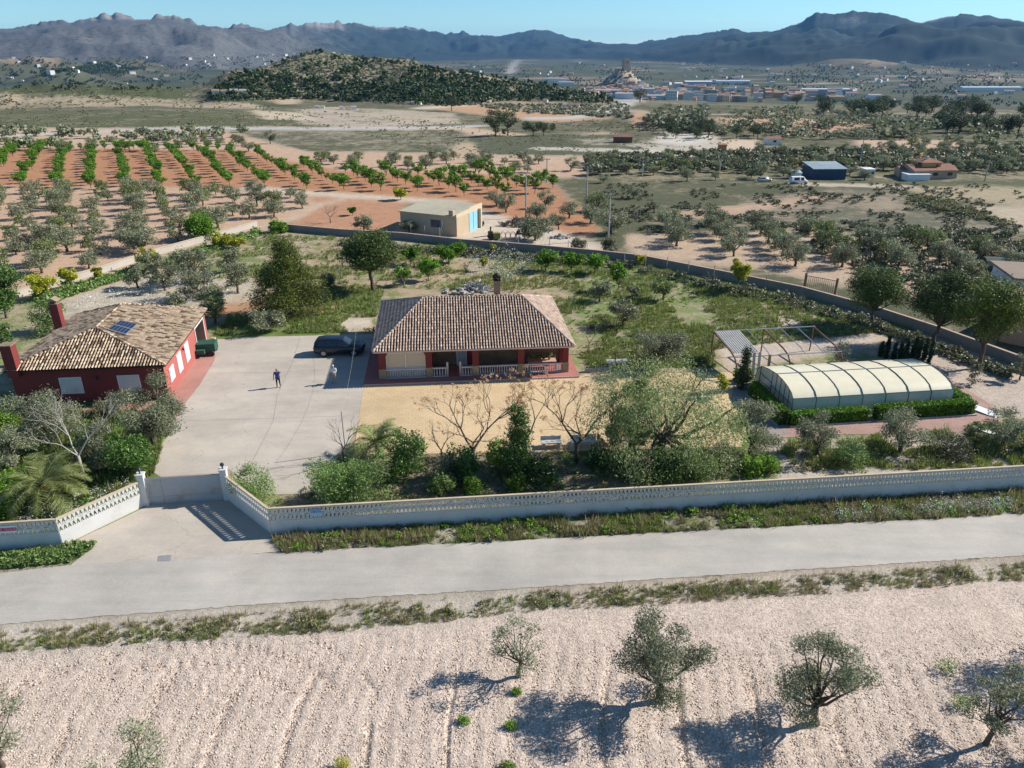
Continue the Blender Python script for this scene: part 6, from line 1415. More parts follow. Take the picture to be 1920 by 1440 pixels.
# ------------------------------------------------------------------ buildings in the middle distance
def shed(px_, py_, L, W, h, a, wm_, rm, label, cat='shed', name='shed', rise=.5, gable=False, wins=0, doorc=None, group=None, over=.2):
    p = P(px_, py_)[0]; r = empty(name, tuple(p), a, label, cat, group)
    MB().box(-L/2, L/2, 0, W, -1.5, h).build('wall', wm_, r); m = MB()
    if gable:
        for s, (y0, y1, z0, z1) in enumerate(((-over, W/2, h, h+rise), (W+over, W/2, h, h+rise))):
            m.poly([(-L/2-over, y0, z0), (L/2+over, y0, z0), (L/2+over, y1, z1), (-L/2-over, y1, z1)] if s == 0 else [(L/2+over, y0, z0), (-L/2-over, y0, z0), (-L/2-over, y1, z1), (L/2+over, y1, z1)])
        m.build('roof', rm, r); g_ = MB(); g_.poly([(-L/2, 0, h), (-L/2, W, h), (-L/2, W/2, h+rise-.05)]); g_.poly([(L/2, 0, h), (L/2, W, h), (L/2, W/2, h+rise-.05)]); g_.build('gable', wm_, r)
    else:
        m.v = [(-L/2-over, -over, h+.02), (L/2+over, -over, h+.02), (L/2+over, W+over, h+rise), (-L/2-over, W+over, h+rise)]; m.v += [(x, y, z+.15) for x, y, z in m.v]; m.f = [(3,2,1,0), (4,5,6,7), (0,1,5,4), (1,2,6,5), (2,3,7,6), (3,0,4,7)]; m.build('roof', rm, r)
    for k in range(wins):
        x = -L/2+(k+.5)*L/wins; w_ = min(.6, L/wins*.3); MB().box(x-w_, x+w_, -.04, -.003, h*.4, h*.75).build('window', GLASS, r)
    if doorc: MB().box(-L*.05, L*.12, -.05, -.003, 0, h*.75).build('door', doorc, r)
    return r
BLU = plain('blue_cladding', (.035,.07,.13), .5, .08, 1); RFG = plain('pale_metal_roof', (.34,.40,.42), .5, .15, .8, metal=.2); RFR = plain('terracotta_roof', (.30,.15,.10), .9, .2, 3); WHT = plain('whitewash', (.76,.74,.70), .85, .05, 1); OCH = plain('ochre_wall', (.52,.32,.15), .85, .06, 1)
p = P(1558, 337)[0]
w_ = shed(1554, 337, 9.2, 8, 3.1, R(2), BLU, RFG, 'dark blue warehouse with a pale sheet roof, among the far olives', 'warehouse', 'warehouse', 1.0)
m = MB()
for i in range(30): x = -4.5+i*.31; m.box(x-.03, x+.03, -.05, -.003, .1, 3.0)
m.build('ribs', BLU, w_); w_.scale = (.8, .8, .72)
shed(1492, 336, 3.2, 4, 2.3, R(-6), PLAST, plain('pale_blue_sheet', (.40,.52,.55), .5, .1), 'small shed with a pale blue roof just left of the blue warehouse', 'shed').scale = (.7, .6, .55)
shed(1630, 333, 2.6, 3, 2.3, R(5), WHT, PVC, 'little white shed with dark openings right of the blue warehouse', 'shed', wins=2, rise=.1).scale = (.85, .8, .75)
shed(1624, 296, 2.2, 2.2, 1.2, 0, WHT, WHT, 'small white block among the olives behind the blue warehouse', 'block', 'white_block', rise=.1)
r = shed(1752, 336, 11, 8, 2.8, R(3), plain('villa_wall', (.42,.32,.24)), RFR, 'brown-roofed villa with an ochre upper floor in the right distance', 'villa', 'villa', 1.4, True, 3)
MB().box(-2.6, 2.2, 2.0, 7.0, 2.6, 4.9).build('upper_floor', OCH, r); m = MB(); m.v = [(-3, 1.6, 4.9), (2.6, 1.6, 4.9), (2.6, 7.4, 4.9), (-3, 7.4, 4.9), (-.2, 4.5, 6.2)]; m.f = [(0, 1, 4), (1, 2, 4), (2, 3, 4), (3, 0, 4)]; m.build('upper_roof', RFR, r)
MB().box(.9, 1.6, 1.93, 1.99, 3.1, 4.3).build('shutter', RUST, r); MB().box(-.9, -.5, 3.4, 3.8, 5.6, 6.6).build('chimney', WHT, r); r.scale = (.9, .9, .68)
shed(1722, 339, 6.2, 3.4, 2.3, R(3), PLAST, PVC, 'white flat-roofed annexe in front of the brown-roofed villa', 'annexe', 'annexe', rise=.1).scale = (.8, .8, .55)
shed(1703, 333, 5, 5, 2.6, R(-10), plain('villa_wall', (.42,.32,.24)), RFR, 'low brown-roofed wing at the left of the villa', 'house', 'house', .9, True, 1).scale = (.8, .8, .65)
shed(1452, 272, 5, 4, 2.6, R(5), WHT, RFR, 'tiny white house with a terracotta roof among trees at the top of the olive slope', 'house', 'house', .8, True, 1).scale = (.8, .8, .7)
shed(1168, 268, 5.5, 3, 1.6, R(-2), RUST, plain('brown_metal', (.22,.12,.09)), 'dark reddish-brown container shed on the pale terraces', 'shed')
shed(1355, 284, 2, 2, 1.6, 0, plain('orange_box', (.55,.30,.15)), RFR, 'small orange hut beside the pale earth bank', 'hut', 'hut', rise=.2)
# neighbour's buildings at the right edge
p0 = G(1872, 640); r = empty('neighbour_house', (p0[0], p0[1], 0), R(-42), "neighbour's pink-walled house with a pale tiled roof, cut by the right edge", 'house'); PKW = plain('pink_render', (.46,.30,.20), .85, .06, 1)
MB().box(0, 9, 0, 9, -.2, 2.9).build('wall', PKW, r); tiled_face([(-.4, -.4, 2.9), (9.4, -.4, 2.9), (9.4, 4.5, 4.5), (-.4, 4.5, 4.5)], tile_mat('rosy_roof_tiles', [(0, (.45,.30,.22)), (1, (.72,.56,.44))]), 'roof_tiles', r)
tiled_face([(9.4, 9.4, 2.9), (-.4, 9.4, 2.9), (-.4, 4.5, 4.5), (9.4, 4.5, 4.5)], tile_mat('rosy_roof_tiles2', [(0, (.45,.30,.22)), (1, (.72,.56,.44))]), 'roof_tiles', r)
p0 = G(1893, 572); r = empty('neighbour_outbuilding', (*p0, 0), R(-12), 'white-walled outbuilding behind the neighbour house at the right edge', 'building'); MB().box(0, 8, 0, 7, -.2, 3.0).build('wall', plain('bluish_white_wall', (.62,.64,.68), .8, .04, 1), r); MB().box(-.4, 8.4, -.4, 7.4, 3.0, 3.25).build('roof', plain('brown_flat_roof', (.28,.22,.17), .9, .1), r)
p0 = G(1848, 518); r = empty('covered_shelter', (*p0, 0), R(-8), 'dark arched shelter with a green cover beyond the right pines', 'shelter'); m = MB(); m.tube([(0, 1.6, .6), (5.4, 1.6, .6)], 1.55, 14); m.build('cover', plain('dark_green_cover', (.06,.08,.07), .7, .1), r); MB().tube([(5.5, .1, .2), (5.9, .1, 1.2), (5.6, 1.2, 2.3)], .08, 6).build('blue_frame', plain('blue_steel', (.12,.25,.5), .5), r)

# ------------------------------------------------------------------ orchards: every tree its own object
def inst(root, loc, rz, s, label, group):
    c = root.copy(); C.objects.link(c); c.location = loc; c.rotation_euler = (0, 0, rz); c.scale = (s, s, s*random.uniform(.9, 1.1))
    if label: c['label'] = label
    if group: c['group'] = group
    for ch in root.children:
        d = ch.copy(); C.objects.link(d); d.parent = c
    return c
def proto(kind, w_, h, n, ll, seed, name, cat):
    tm_, cm_ = tree_mesh(kind, w_, h, n, ll, seed); r = empty(name, (0, 0, -500), 0, 'x', cat); link('trunk', tm_, r); link('crown', cm_, r); return r
def drop(r):
    for ch in list(r.children): bpy.data.objects.remove(ch)
    bpy.data.objects.remove(r)
def gridpts(poly, d, sa, sb, jit, org=(0, 0), seed=1):
    pw = P([a for a, _ in poly], [b_ for _, b_ in poly])[:, :2]; d = np.array(d)/np.hypot(*d); e = np.array((d[1], -d[0])); g = np.random.default_rng(seed)
    s_ = pw@e; t_ = pw@d; A_, B_ = np.meshgrid(np.arange(math.floor(s_.min()/sa), math.ceil(s_.max()/sa)+1), np.arange(math.floor(t_.min()/sb), math.ceil(t_.max()/sb)+1)); A_ = A_.ravel(); B_ = B_.ravel()
    x = A_*sa*e[0]+B_*sb*d[0]+org[0]+g.normal(size=len(A_))*jit; y = A_*sa*e[1]+B_*sb*d[1]+org[1]+g.normal(size=len(A_))*jit
    m = inpoly(x, y, [tuple(q) for q in pw]); z = height(x, y); return x[m], y[m], z[m], A_[m], B_[m]
def vis(x, y, z, pad=60): a, b_ = proj(x, y, z); return (a > -pad) & (a < 1920+pad)
OP = [proto(k, w_, h, n, .34, s_, 'olive_tree', 'tree') for k, w_, h, n, s_ in (('olive', 5.2, 4.2, 1900, 101), ('olive', 5.6, 4.0, 2000, 102), ('olive', 4.8, 4.4, 1700, 103), ('olive_green', 4.4, 3.9, 1500, 104), ('olive', 3.6, 3.2, 1000, 105), ('olive_green', 3.0, 2.9, 800, 106))]
PP = [proto('peach', w_, h, n, .30, s_, 'peach_tree', 'tree') for w_, h, n, s_ in ((3.3, 3.2, 1000, 201), (3.0, 3.4, 900, 202), (3.6, 3.5, 1200, 203), (2.4, 2.6, 600, 204))]
NP = [proto('pine_far', w_, h, n, .7, s_, 'pine_tree', 'tree') for w_, h, n, s_ in ((10, 9, 1500, 301), (9, 8, 1300, 302), (12, 9, 1800, 303))]+[proto('pine_bush', 7, 7.5, 1200, .6, 304, 'pine_tree', 'tree')]
rows = (-.45, .89); g_ = np.random.default_rng(77); nol = 0
x, y, z, A_, B_ = gridpts([(-420,352),(330,352),(520,366),(600,372),(530,414),(478,420),(300,470),(60,540),(-60,575),(-420,650)], rows, 5.6, 5.6, .8, seed=3)
for i in np.where(vis(x, y, z))[0]:
    big = (A_[i] % 2 == 0); k = int(g_.integers(0, 4)) if big else int(g_.integers(4, 6)); s_ = g_.uniform(.72, 1.02) if big else g_.uniform(.65, .95)
    if g_.random() < .06: continue
    inst(OP[k], (x[i], y[i], z[i]), g_.uniform(0, 6.28), s_, ('large' if big else 'small')+' grey-green olive tree in the rows of the pale pink field beyond the left wall', ('large' if big else 'small')+' olive trees of the left field'); nol += 1
x, y, z, A_, B_ = gridpts([(1205,425),(1270,412),(1400,425),(1520,440),(1640,452),(1920,470),(2050,480),(2050,560),(1880,540),(1640,515),(1560,522),(1440,498),(1210,470)], (.10, .99), 6.9, 4.6, .4, seed=4)
for i in np.where(vis(x, y, z))[0]:
    inst(OP[int(g_.integers(0, 4))], (x[i], y[i], z[i]), g_.uniform(0, 6.28), g_.uniform(.72, .95), 'rounded olive tree in the short rows beyond the rear wall on the right', 'olive trees in the rows on the right'); nol += 1
x, y, z, A_, B_ = gridpts([(900,385),(1010,378),(1130,398),(1150,440),(1060,440),(960,412)], rows, 7.5, 7, .8, seed=5)
for i in range(len(x)): inst(OP[int(g_.integers(0, 4))], (x[i], y[i], z[i]), g_.uniform(0, 6.28), g_.uniform(.7, 1.05), 'olive tree on the furrowed red slope right of the barn', 'olive trees right of the barn'); nol += 1
# far groves: the largest stand alone, the rest are one object
farx = []
for poly, d, sa, sb, jit, pr in (([(1100,300),(1420,292),(1920,262),(2100,262),(2100,335),(1850,330),(1480,340),(1200,342),(1100,330)], (.3, .95), 7, 6, 1.3, .80), ([(560,300),(840,300),(1180,304),(1180,326),(640,318)], (.8, .6), 6.5, 6, 1.6, .8), ([(60,246),(500,246),(520,276),(200,276),(-60,285),(-60,262)], rows, 8, 8, 1.5, .5), ([(-100,250),(380,256),(500,290),(-100,296)], rows, 7, 8, 1.5, .45), ([(1100,335),(1240,345),(1240,400),(1170,400)], (.3, .95), 6, 7, 2, .5)):
    x, y, z, A_, B_ = gridpts(poly, d, sa, sb, jit, seed=int(sa*10)+len(farx)); m = vis(x, y, z, 20) & (g_.random(len(x)) < pr); farx += list(zip(x[m], y[m], z[m]))
farx.sort(key=lambda q: math.hypot(q[0], q[1])); cap = max(0, 285-nol); print('olives', nol, 'far', len(farx))
for q in farx[:cap]: inst(OP[int(g_.integers(0, 5))], q, g_.uniform(0, 6.28), g_.uniform(.55, .88), 'grey olive tree of the scattered groves in the middle distance', 'olive trees of the middle distance')
def clump_proto(n, w_, h, ll, seed, trunk=True, asp=.8):
    g = np.random.default_rng(seed); c = [(g.uniform(-.28, .28)*w_, g.uniform(-.28, .28)*w_, h*g.uniform(.4, .75)) for _ in range(6)]
    V, F = leaves(c, w_*.26, n, ll*asp, ll, .75, 0, .3, g); V[:, 2] = np.maximum(V[:, 2], .02); return V, F
def stuff(name, pts, prs, scl, mat, label, seed=1, zs=0.0, grp=None):
    g = np.random.default_rng(seed); pts = np.asarray(pts, float)
    if len(pts) and np.abs(pts[:, 2]).max() < 1e-6: scl = np.broadcast_to(np.asarray(scl, float), (len(pts),))*np.exp(g.normal(size=len(pts))*.38)*.85
    k = g.integers(0, len(prs), len(pts)); parts = []
    scl = np.broadcast_to(np.asarray(scl, float), (len(pts),))
    for j, (V, F) in enumerate(prs):
        m = k == j
        if m.any(): parts.append(merge(V, F, pts[m]+np.array((0, 0, zs)), scl[m]*g.uniform(.75, 1.25, m.sum()), g.uniform(0, 6.28, m.sum())))
    V, F = cat_np(parts); return tag(link(name, mesh_np(name, V, F, mat)), label, None, None, 'stuff')
CO = [clump_proto(150, 4.4, 3.4, .75, s_) for s_ in (1, 2, 3)]
if len(farx) > cap: stuff('olive_grove', farx[cap:], CO, 1, L_OLIVE, 'far olive groves that read as one grey-green mass', 5)
# peach orchard
pe = []
for poly, d, sa, sb in (([(-200,282),(120,282),(455,286),(530,302),(640,322),(760,328),(900,328),(1035,348),(1050,368),(900,370),(820,364),(600,358),(480,350),(320,352),(-200,352)], rows, 6.6, 4.3), ([(-200,278),(440,280),(450,284),(-200,283)], (1, .05), 3.4, 3.6)):
    x, y, z, A_, B_ = gridpts(poly, d, sa, sb, .35, seed=8); m = vis(x, y, z, 30); pe += list(zip(x[m], y[m], z[m]))
pe.sort(key=lambda q: math.hypot(q[0], q[1])); print('peach', len(pe))
for q in pe[:285]: inst(PP[int(g_.integers(0, 4))], q, g_.uniform(0, 6.28), g_.uniform(.62, .95)*(1+.3*float(ss(-45, -15, q[0]))), 'bright green peach tree in the rows of the red field', 'peach trees of the red field')
if len(pe) > 285: stuff('peach_orchard', pe[285:], [clump_proto(130, 3.0, 3.0, .6, s_) for s_ in (11, 12)], 1, L_PEACH, 'far rows of the peach orchard that read as one green band', 6)
# pines standing on their own in the middle distance
pins = [(930,256,.9,'tall dark pine group by the far road, left tree'),(952,254,.8,'dark pine touching the tall one by the far road'),(985,247,.55,'small pine right of the tall dark pines by the far road'),(1010,245,.5,'pine on the bushy knoll, left part'),(1035,247,.45,'lower pine on the bushy knoll'),(847,208,.8,'lone dark round pine in front of the pink field'),(1200,192,1.0,'dark pine clump beside the road below the town')]
for a, b_, s_, lb in pins: q = P(a, b_)[0]; inst(NP[3] if s_ < .6 else NP[2 if a == 1200 else 0], tuple(q), a, s_, lb, None)
gp = random.Random(5); rowsp = []
for (x0, x1, y0, y1, n) in ((1540,1660,212,222,9),(1620,1800,196,206,13),(1700,1850,208,216,7),(1720,1760,236,240,1),(1770,1920,240,250,12),(1700,1920,218,226,12),(1490,1560,192,198,5),(1240,1420,246,262,14),(880,1060,250,256,4)):
    for i in range(n): rowsp.append((gp.uniform(x0, x1), gp.uniform(y0, y1), (x0, y0)))
pq = P([a for a, _, _ in rowsp], [b_ for _, b_, _ in rowsp])
for q, (a, b_, z0_) in zip(pq, rowsp):
    d = math.hypot(q[0], q[1]); s_ = (.0026*d*7/9)*gp.uniform(.75, 1.15) if z0_[0] not in (1240, 880) else gp.uniform(.35, .6)
    s_ = min(max(s_, .35), 1.1); inst(NP[gp.randint(0, 3)], tuple(q), a, s_, 'dark pine on the scrubby knoll right of the far pines' if z0_[0] in (1240, 880) else 'dark umbrella pine in the belts of pines in the right distance', 'pines of the knoll' if z0_[0] in (1240, 880) else 'pines in the right distance')
for r in OP+PP+NP: drop(r)

# ------------------------------------------------------------------ the town, its castle and the far farmhouses
def house_proto(L, W, h, rise, wm_, rm, hip=False):
    m = MB(); m.box(-L/2, L/2, -W/2, W/2, -6, h); nb = len(m.f)
    if rise > 0:
        if hip: b = len(m.v); m.v += [(-L/2-.3, -W/2-.3, h), (L/2+.3, -W/2-.3, h), (L/2+.3, W/2+.3, h), (-L/2-.3, W/2+.3, h), (-L/4, 0, h+rise), (L/4, 0, h+rise)]; m.f += [(b, b+1, b+5, b+4), (b+1, b+2, b+5), (b+2, b+3, b+4, b+5), (b+3, b, b+4)]
        else: m.poly([(-L/2-.3, -W/2-.3, h), (L/2+.3, -W/2-.3, h), (L/2+.3, 0, h+rise), (-L/2-.3, 0, h+rise)]); m.poly([(L/2+.3, W/2+.3, h), (-L/2-.3, W/2+.3, h), (-L/2-.3, 0, h+rise), (L/2+.3, 0, h+rise)])
    else: m.box(-L/2-.1, L/2+.1, -W/2-.1, W/2+.1, h, h+.4)
    nr = len(m.f); fl_ = max(1, int(h/3)); nw_ = max(1, int(L/3))
    for j in range(fl_):
        for i in range(nw_): x = -L/2+(i+.5)*L/nw_; m.poly([(x-.5, -W/2-.03, j*3+1), (x+.5, -W/2-.03, j*3+1), (x+.5, -W/2-.03, j*3+2.3), (x-.5, -W/2-.03, j*3+2.3)])
    me = m.mesh('town_house', wm_); me.materials.append(rm); me.materials.append(GLASS)
    for i, p_ in enumerate(me.polygons): p_.material_index = 0 if i < nb else (1 if i < nr else 2)
    return me
CW = [plain('wall_cream', (.62,.52,.40), .9, .05, 1), WHT, plain('wall_pink', (.58,.42,.34), .9, .05, 1), plain('wall_sand', (.42,.34,.25), .9, .05, 1), plain('wall_pale_grey', (.48,.47,.45), .9, .05, 1)]
RFT = plain('old_tile_roof', (.36,.22,.15), .9, .15, 1); RFL = plain('flat_grey_roof', (.36,.34,.32), .9, .1, 1)
TP = [house_proto(L, W, h, ri, CW[i % 5], rm_) for i, (L, W, h, ri, rm_) in enumerate(((9,8,6,1.6,RFT),(11,9,7,0,RFL),(8,8,6,1.5,RFT),(13,9,9,1.8,RFT),(9,7,6,0,RFL),(10,9,7,1.7,RFT),(16,11,12,0,RFL),(7,7,5,1.3,RFT),(12,9,8,0,RFL),(20,10,9,2,RFT)))]
gt_ = random.Random(9); tq = []
for poly, n in (([(1128,180),(1140,165),(1170,158),(1215,162),(1250,174),(1240,186),(1150,186)], 160), ([(1080,172),(1135,168),(1140,184),(1110,184)], 20), ([(1240,168),(1420,170),(1500,176),(1500,190),(1420,192),(1240,192)], 100), ([(1185,180),(1300,184),(1290,197),(1200,196)], 22), ([(1500,178),(1590,180),(1590,190),(1500,192)], 14)):
    k = 0
    while k < n:
        a, b_ = gt_.uniform(1060, 1620), gt_.uniform(150, 200)
        if inpoly(np.array([a]), np.array([b_]), poly)[0]: tq.append((a, b_)); k += 1
pw = P([a for a, _ in tq], [b_ for _, b_ in tq], 1150)
for q, (a, b_) in zip(pw, tq):
    near_rock = math.hypot(a-1175, (b_-168)*2) < 60
    o = link('town_house', TP[gt_.randint(0, 5) if near_rock else gt_.randint(0, 9)], None, tuple(q), gt_.uniform(-.5, .5)); s_ = gt_.uniform(.75, 1.15)*(.8 if near_rock else 1); o.scale = (s_, s_, s_*gt_.uniform(.85, 1.35))
    if near_rock: tag(o, 'pale old house crowded on the slope below the castle rock', 'house', 'houses below the castle rock')
    else: tag(o, 'pale house or block of the distant town right of the castle rock', 'house', 'houses of the distant town')
def hall(px_, py_, L, W, h, a, wm_, rm, label, rise=1.5): p = P(px_, py_, 1150)[0]; r = empty('industrial_hall', tuple(p), a, label, 'hall'); MB().box(-L/2, L/2, 0, W, -3, h).build('wall', wm_, r); m = MB(); m.prism([(-.3, h), (W+.3, h), (W/2, h+rise)], lambda y, z, d: (-L/2-.3+(L+.6)*d, y, z)); m.build('roof', rm, r); return r
LBL = plain('light_blue_hall', (.46,.53,.60), .7, .05, 1)
hall(1040, 154, 62, 26, 9, 0, WHT, RFL, 'long white industrial hall left of the castle rock, beyond the wooded hill')
hall(1062, 160, 36, 20, 7, .1, WHT, RFL, 'smaller white hall just below the long one left of the castle rock')
hall(1150, 178, 70, 26, 8, -.06, plain('grey_blue_hall', (.34,.38,.43), .8), RFL, 'long grey-blue hall roofs at the near left edge of the town')
hall(1170, 186, 30, 20, 9, -.1, WHT, RFL, 'white hall beside the road into the town')
hall(1215, 181, 20, 14, 13, 0, LBL, RFL, 'pale blue tall block at the near edge of the town')
hall(1235, 189, 46, 20, 8, .05, LBL, RFL, 'low blue-grey halls at the near edge of the town')
hall(1310, 160, 62, 22, 8, .02, LBL, WHT, 'bright blue and white hall behind the town centre')
hall(1272, 168, 16, 12, 12, 0, LBL, WHT, 'pale blue square block beside an orange one in the town')
hall(1283, 170, 14, 12, 11, 0, plain('orange_block', (.45,.22,.12), .9), RFT, 'orange-brown block in the town centre')
hall(1375, 158, 80, 20, 7, .02, WHT, LBL, 'long low white hall on the far side of the town')
hall(1480, 184, 55, 16, 9, -.02, OCH, RFT, 'long ochre building with a terracotta roof at the right end of the town')
hall(1545, 177, 95, 20, 9, -.03, plain('grey_blue_hall', (.34,.38,.43), .8), LBL, 'very long grey hall with a white end right of the town')
hall(1568, 190, 24, 12, 7, 0, plain('yellow_wall', (.60,.48,.22), .9), RFT, 'small yellow house at the right end of the town')
hall(1640, 188, 22, 14, 8, 0, WHT, RFL, 'white cube building among the pines right of the town')
hall(1860, 172, 120, 24, 8, .02, WHT, LBL, 'very long pale hall near the right edge of the far plain')
def small_farm(px_, py_, s_, label, n=3):
    p = P(px_, py_)[0]; r = empty('farmhouse', tuple(p), gt_.uniform(-.3, .3), label, 'farmhouse')
    for k in range(n):
        s2 = s_*.62; x = (k-(n-1)/2)*s2*1.15; h = gt_.uniform(.35, .55)*s2; w2 = gt_.uniform(.35, .5)*s2; MB().box(x-w2, x+w2, 0, s2*.7, -2, h).build('wall', WHT, r); m = MB(); m.prism([(-.2, h), (s2*.7+.2, h), (s2*.35, h+.2*s2)], lambda y, z, d: (x-w2-.2+(2*w2+.4)*d, y, z)); m.build('roof', gt_.choice([RFT, RFL]), r)
small_farm(430, 176, 8, 'white farmhouse group in the plain left of the wooded hill', 4); small_farm(462, 182, 6, 'low white outbuildings right of the white farmhouse group', 3)
small_farm(340, 153, 6, 'small white farm below the left foothills', 2); small_farm(236, 157, 6, 'white-roofed farm sheds left of the olive rows', 2); small_farm(652, 206, 4.5, 'pale farmhouse with dark roof under trees beyond the far road', 3)
small_farm(600, 203, 4, 'half hidden farm building left of the pale farmhouse', 2); small_farm(775, 196, 4.5, 'small white and blue buildings at the foot of the wooded hill', 3); small_farm(1070, 200, 5, 'white farmhouse with terraces on the pink field', 3); small_farm(1022, 192, 5, 'grey-roofed farm shed at the edge of the pine wood', 1)
small_farm(42, 153, 9, 'yellow-roofed shed by the left edge of the plain', 1)
fh = house_proto(9, 7, 4, 1.2, WHT, RFT); fq = []
for (x0, x1, y0, y1, n) in ((520,640,100,118,34),(0,330,108,150,18),(330,520,98,125,12),(640,1150,112,150,26),(1200,1920,118,165,60),(1500,1920,160,195,18)):
    for _ in range(n): fq.append((gt_.uniform(x0, x1), gt_.uniform(y0, y1)))
for q in P([a for a, _ in fq], [b_ for _, b_ in fq], 1150):
    o = link('farmhouse', fh, None, tuple(q), gt_.uniform(-1, 1)); k = gt_.uniform(.6, 1.5); o.scale = (k*gt_.uniform(1, 1.8), k, k); tag(o, 'tiny white farmhouse scattered over the far plain', 'farmhouse', 'farmhouses of the far plain')
cz = float(height(cxr, cyr)); r = empty('castle_tower', (cxr, cyr, cz-6), .3, 'square ruined castle tower on the rock above the town', 'castle'); CST = plain('castle_stone', (.46,.36,.26), .95, .2, .5, .1)
ctz = topz(1172, 109, cyr)-cz+6
m = MB(); m.box(-6, 6, -6, 6, 0, ctz-3); m.box(-6, -2, -6, 6, ctz-3, ctz-1); m.box(-1.99, 2.5, -6, 6, ctz-3, ctz); m.box(2.51, 6, -2, 6, ctz-3, ctz-2); m.build('tower', CST, r)
m = MB(); m.box(-1, 1, -6.1, -6.01, ctz-9, ctz-6); m.build('window', GLASS, r)
MB().obox(-16, -2, -4, 18, 3, 11, .1).build('curtain_wall', CST, r); MB().obox(14, -3, -6, 14, 3, 9, -.2).build('curtain_wall', CST, r)

# ------------------------------------------------------------------ stuff: woods, scrub, weeds, stones
def in_px(poly, n, seed, mask=None):
    g = np.random.default_rng(seed); a0, a1 = min(q[0] for q in poly), max(q[0] for q in poly); b0_, b1_ = min(q[1] for q in poly), max(q[1] for q in poly); A_ = []; B_ = []
    while sum(map(len, A_)) < n:
        a = g.uniform(a0, a1, n*2); b_ = g.uniform(b0_, b1_, n*2); m = inpoly(a, b_, poly); A_.append(a[m]); B_.append(b_[m])
    return np.concatenate(A_)[:n], np.concatenate(B_)[:n]
def near_px(poly, n, seed):      # flat ground near the houses
    a, b_ = in_px(poly, n, seed); r_ = dirs(a, b_); t = -HC/r_[2]; return np.stack([r_[0]*t, r_[1]*t, np.zeros(len(a))], 1)
def tree_pt(n, w_, h, ll, seed):
    g = np.random.default_rng(seed); c = [(g.normal()*.12*w_, g.normal()*.12*w_, h*g.uniform(.2, .7)) for _ in range(4)]; V, F = leaves(c, w_*.27, n, ll*.9, ll, 1.1, 0, .5, g); V[:, 2] = np.maximum(V[:, 2], .2); return V, F
PT = [tree_pt(60, 5, 7, 1.8, s_) for s_ in (1, 2, 3)]
hillpoly = [(400,192),(390,178),(430,150),(490,128),(545,108),(590,98),(700,106),(790,120),(870,134),(950,146),(1060,164),(1140,184),(1160,196),(1040,190),(950,190),(850,200),(740,196),(640,190),(560,186)]
a, b_ = in_px(hillpoly, 4600, 3); nz = fbm(a/18, b_/6, 15, 3); lowp = np.interp(a, [420, 540, 700, 850, 1160], [140, 140, 158, 135, 160])
m = (nz+.17*(b_ > lowp)+.13*ss(700, 900, a)-.07*(a < 700)) > .55; a, b_ = a[m], b_[m]; q = P(a, b_); dd_ = np.hypot(q[:, 0], q[:, 1]); ok = dd_ < 1100
stuff('pine_wood', q[ok], PT, np.exp(np.random.default_rng(8).normal(size=int(ok.sum()))*.28)*.42, L_PINED, 'pine wood covering the low hill in the middle distance', 4)
a, b_ = in_px(hillpoly, 3500, 13); q = P(a, b_); ok = np.hypot(q[:, 0], q[:, 1]) < 1100; BS = [clump_proto(30, 2.6, .9, .75, s_) for s_ in (41, 42)]
stuff('hill_scrub', q[ok], BS, 1, L_SCRUB, 'low scrub on the open flanks of the hill', 4)
for poly, n in (([(430,135),(640,150),(560,190),(420,190),(330,150)], 0), ([(60,140),(200,118),(270,128),(220,142),(150,136)], 500)):
    if n: a, b_ = in_px(poly, n, 9); stuff('pine_wood', P(a, b_), PT, 1.1, L_PINE, 'strip of pine wood behind the bare knolls on the left', 4)
a, b_ = in_px([(0,112),(520,104),(640,112),(1150,112),(1920,122),(1920,200),(1600,200),(1190,150),(1160,170),(1000,150),(800,120),(560,112),(430,150),(350,170),(0,170)], 7500, 21)
m = fbm(a/22, b_/5, 25, 3) > .535; a, b_ = a[m], b_[m]; q = P(a, b_); d = np.hypot(q[:, 0], q[:, 1]); keep = np.array(Z[0:1]).size > 0
stuff('valley_trees', q, PT, np.clip(d/1500, .5, 1.5)*.6, L_PINED, 'trees and groves scattered over the far plain', 5)
a, b_ = in_px([(0,165),(300,168),(560,205),(900,232),(1200,222),(1920,205),(1920,262),(1430,262),(1180,290),(860,300),(640,242),(0,236)], 6500, 31); m = fbm(a/18, b_/5, 35, 3) > .55; q = P(a[m], b_[m]); d = np.hypot(q[:, 0], q[:, 1])
stuff('scrub', q, BS, np.clip(d/420, .5, 2.2)*.42, L_WEED, 'low scrub over the rough ground in the middle distance', 6)
a, b_ = in_px([(860,196),(1180,196),(1180,222),(1000,214)], 420, 33); stuff('field_bushes', P(a, b_), BS, 1.1, L_OLIVE, 'young olives in lines on the far pink fields', 6)
a, b_ = in_px([(1210,200),(1500,206),(1900,240),(1900,262),(1420,262),(1210,240)], 900, 34); m = fbm(a/45, b_/8, 37, 3) > .45; a = a[m]; b_ = b_[m]; stuff('olive_scrub', P(a, b_), [clump_proto(40, 3.4, 2.0, .8, 44)], np.exp(np.random.default_rng(3).normal(size=len(a))*.35)*.85, L_OLIVE, 'grey olives and bushes of the far right slopes', 6)
a, b_ = in_px([(1440,288),(1920,286),(1920,330),(1810,326),(1640,322),(1480,324),(1100,330),(1100,300)], 700, 35); stuff('olive_undergrowth', P(a, b_), [clump_proto(40, 3.6, 2.6, .7, 45)], .8, L_SCRUB, 'grey-green undergrowth between the far olives', 6)
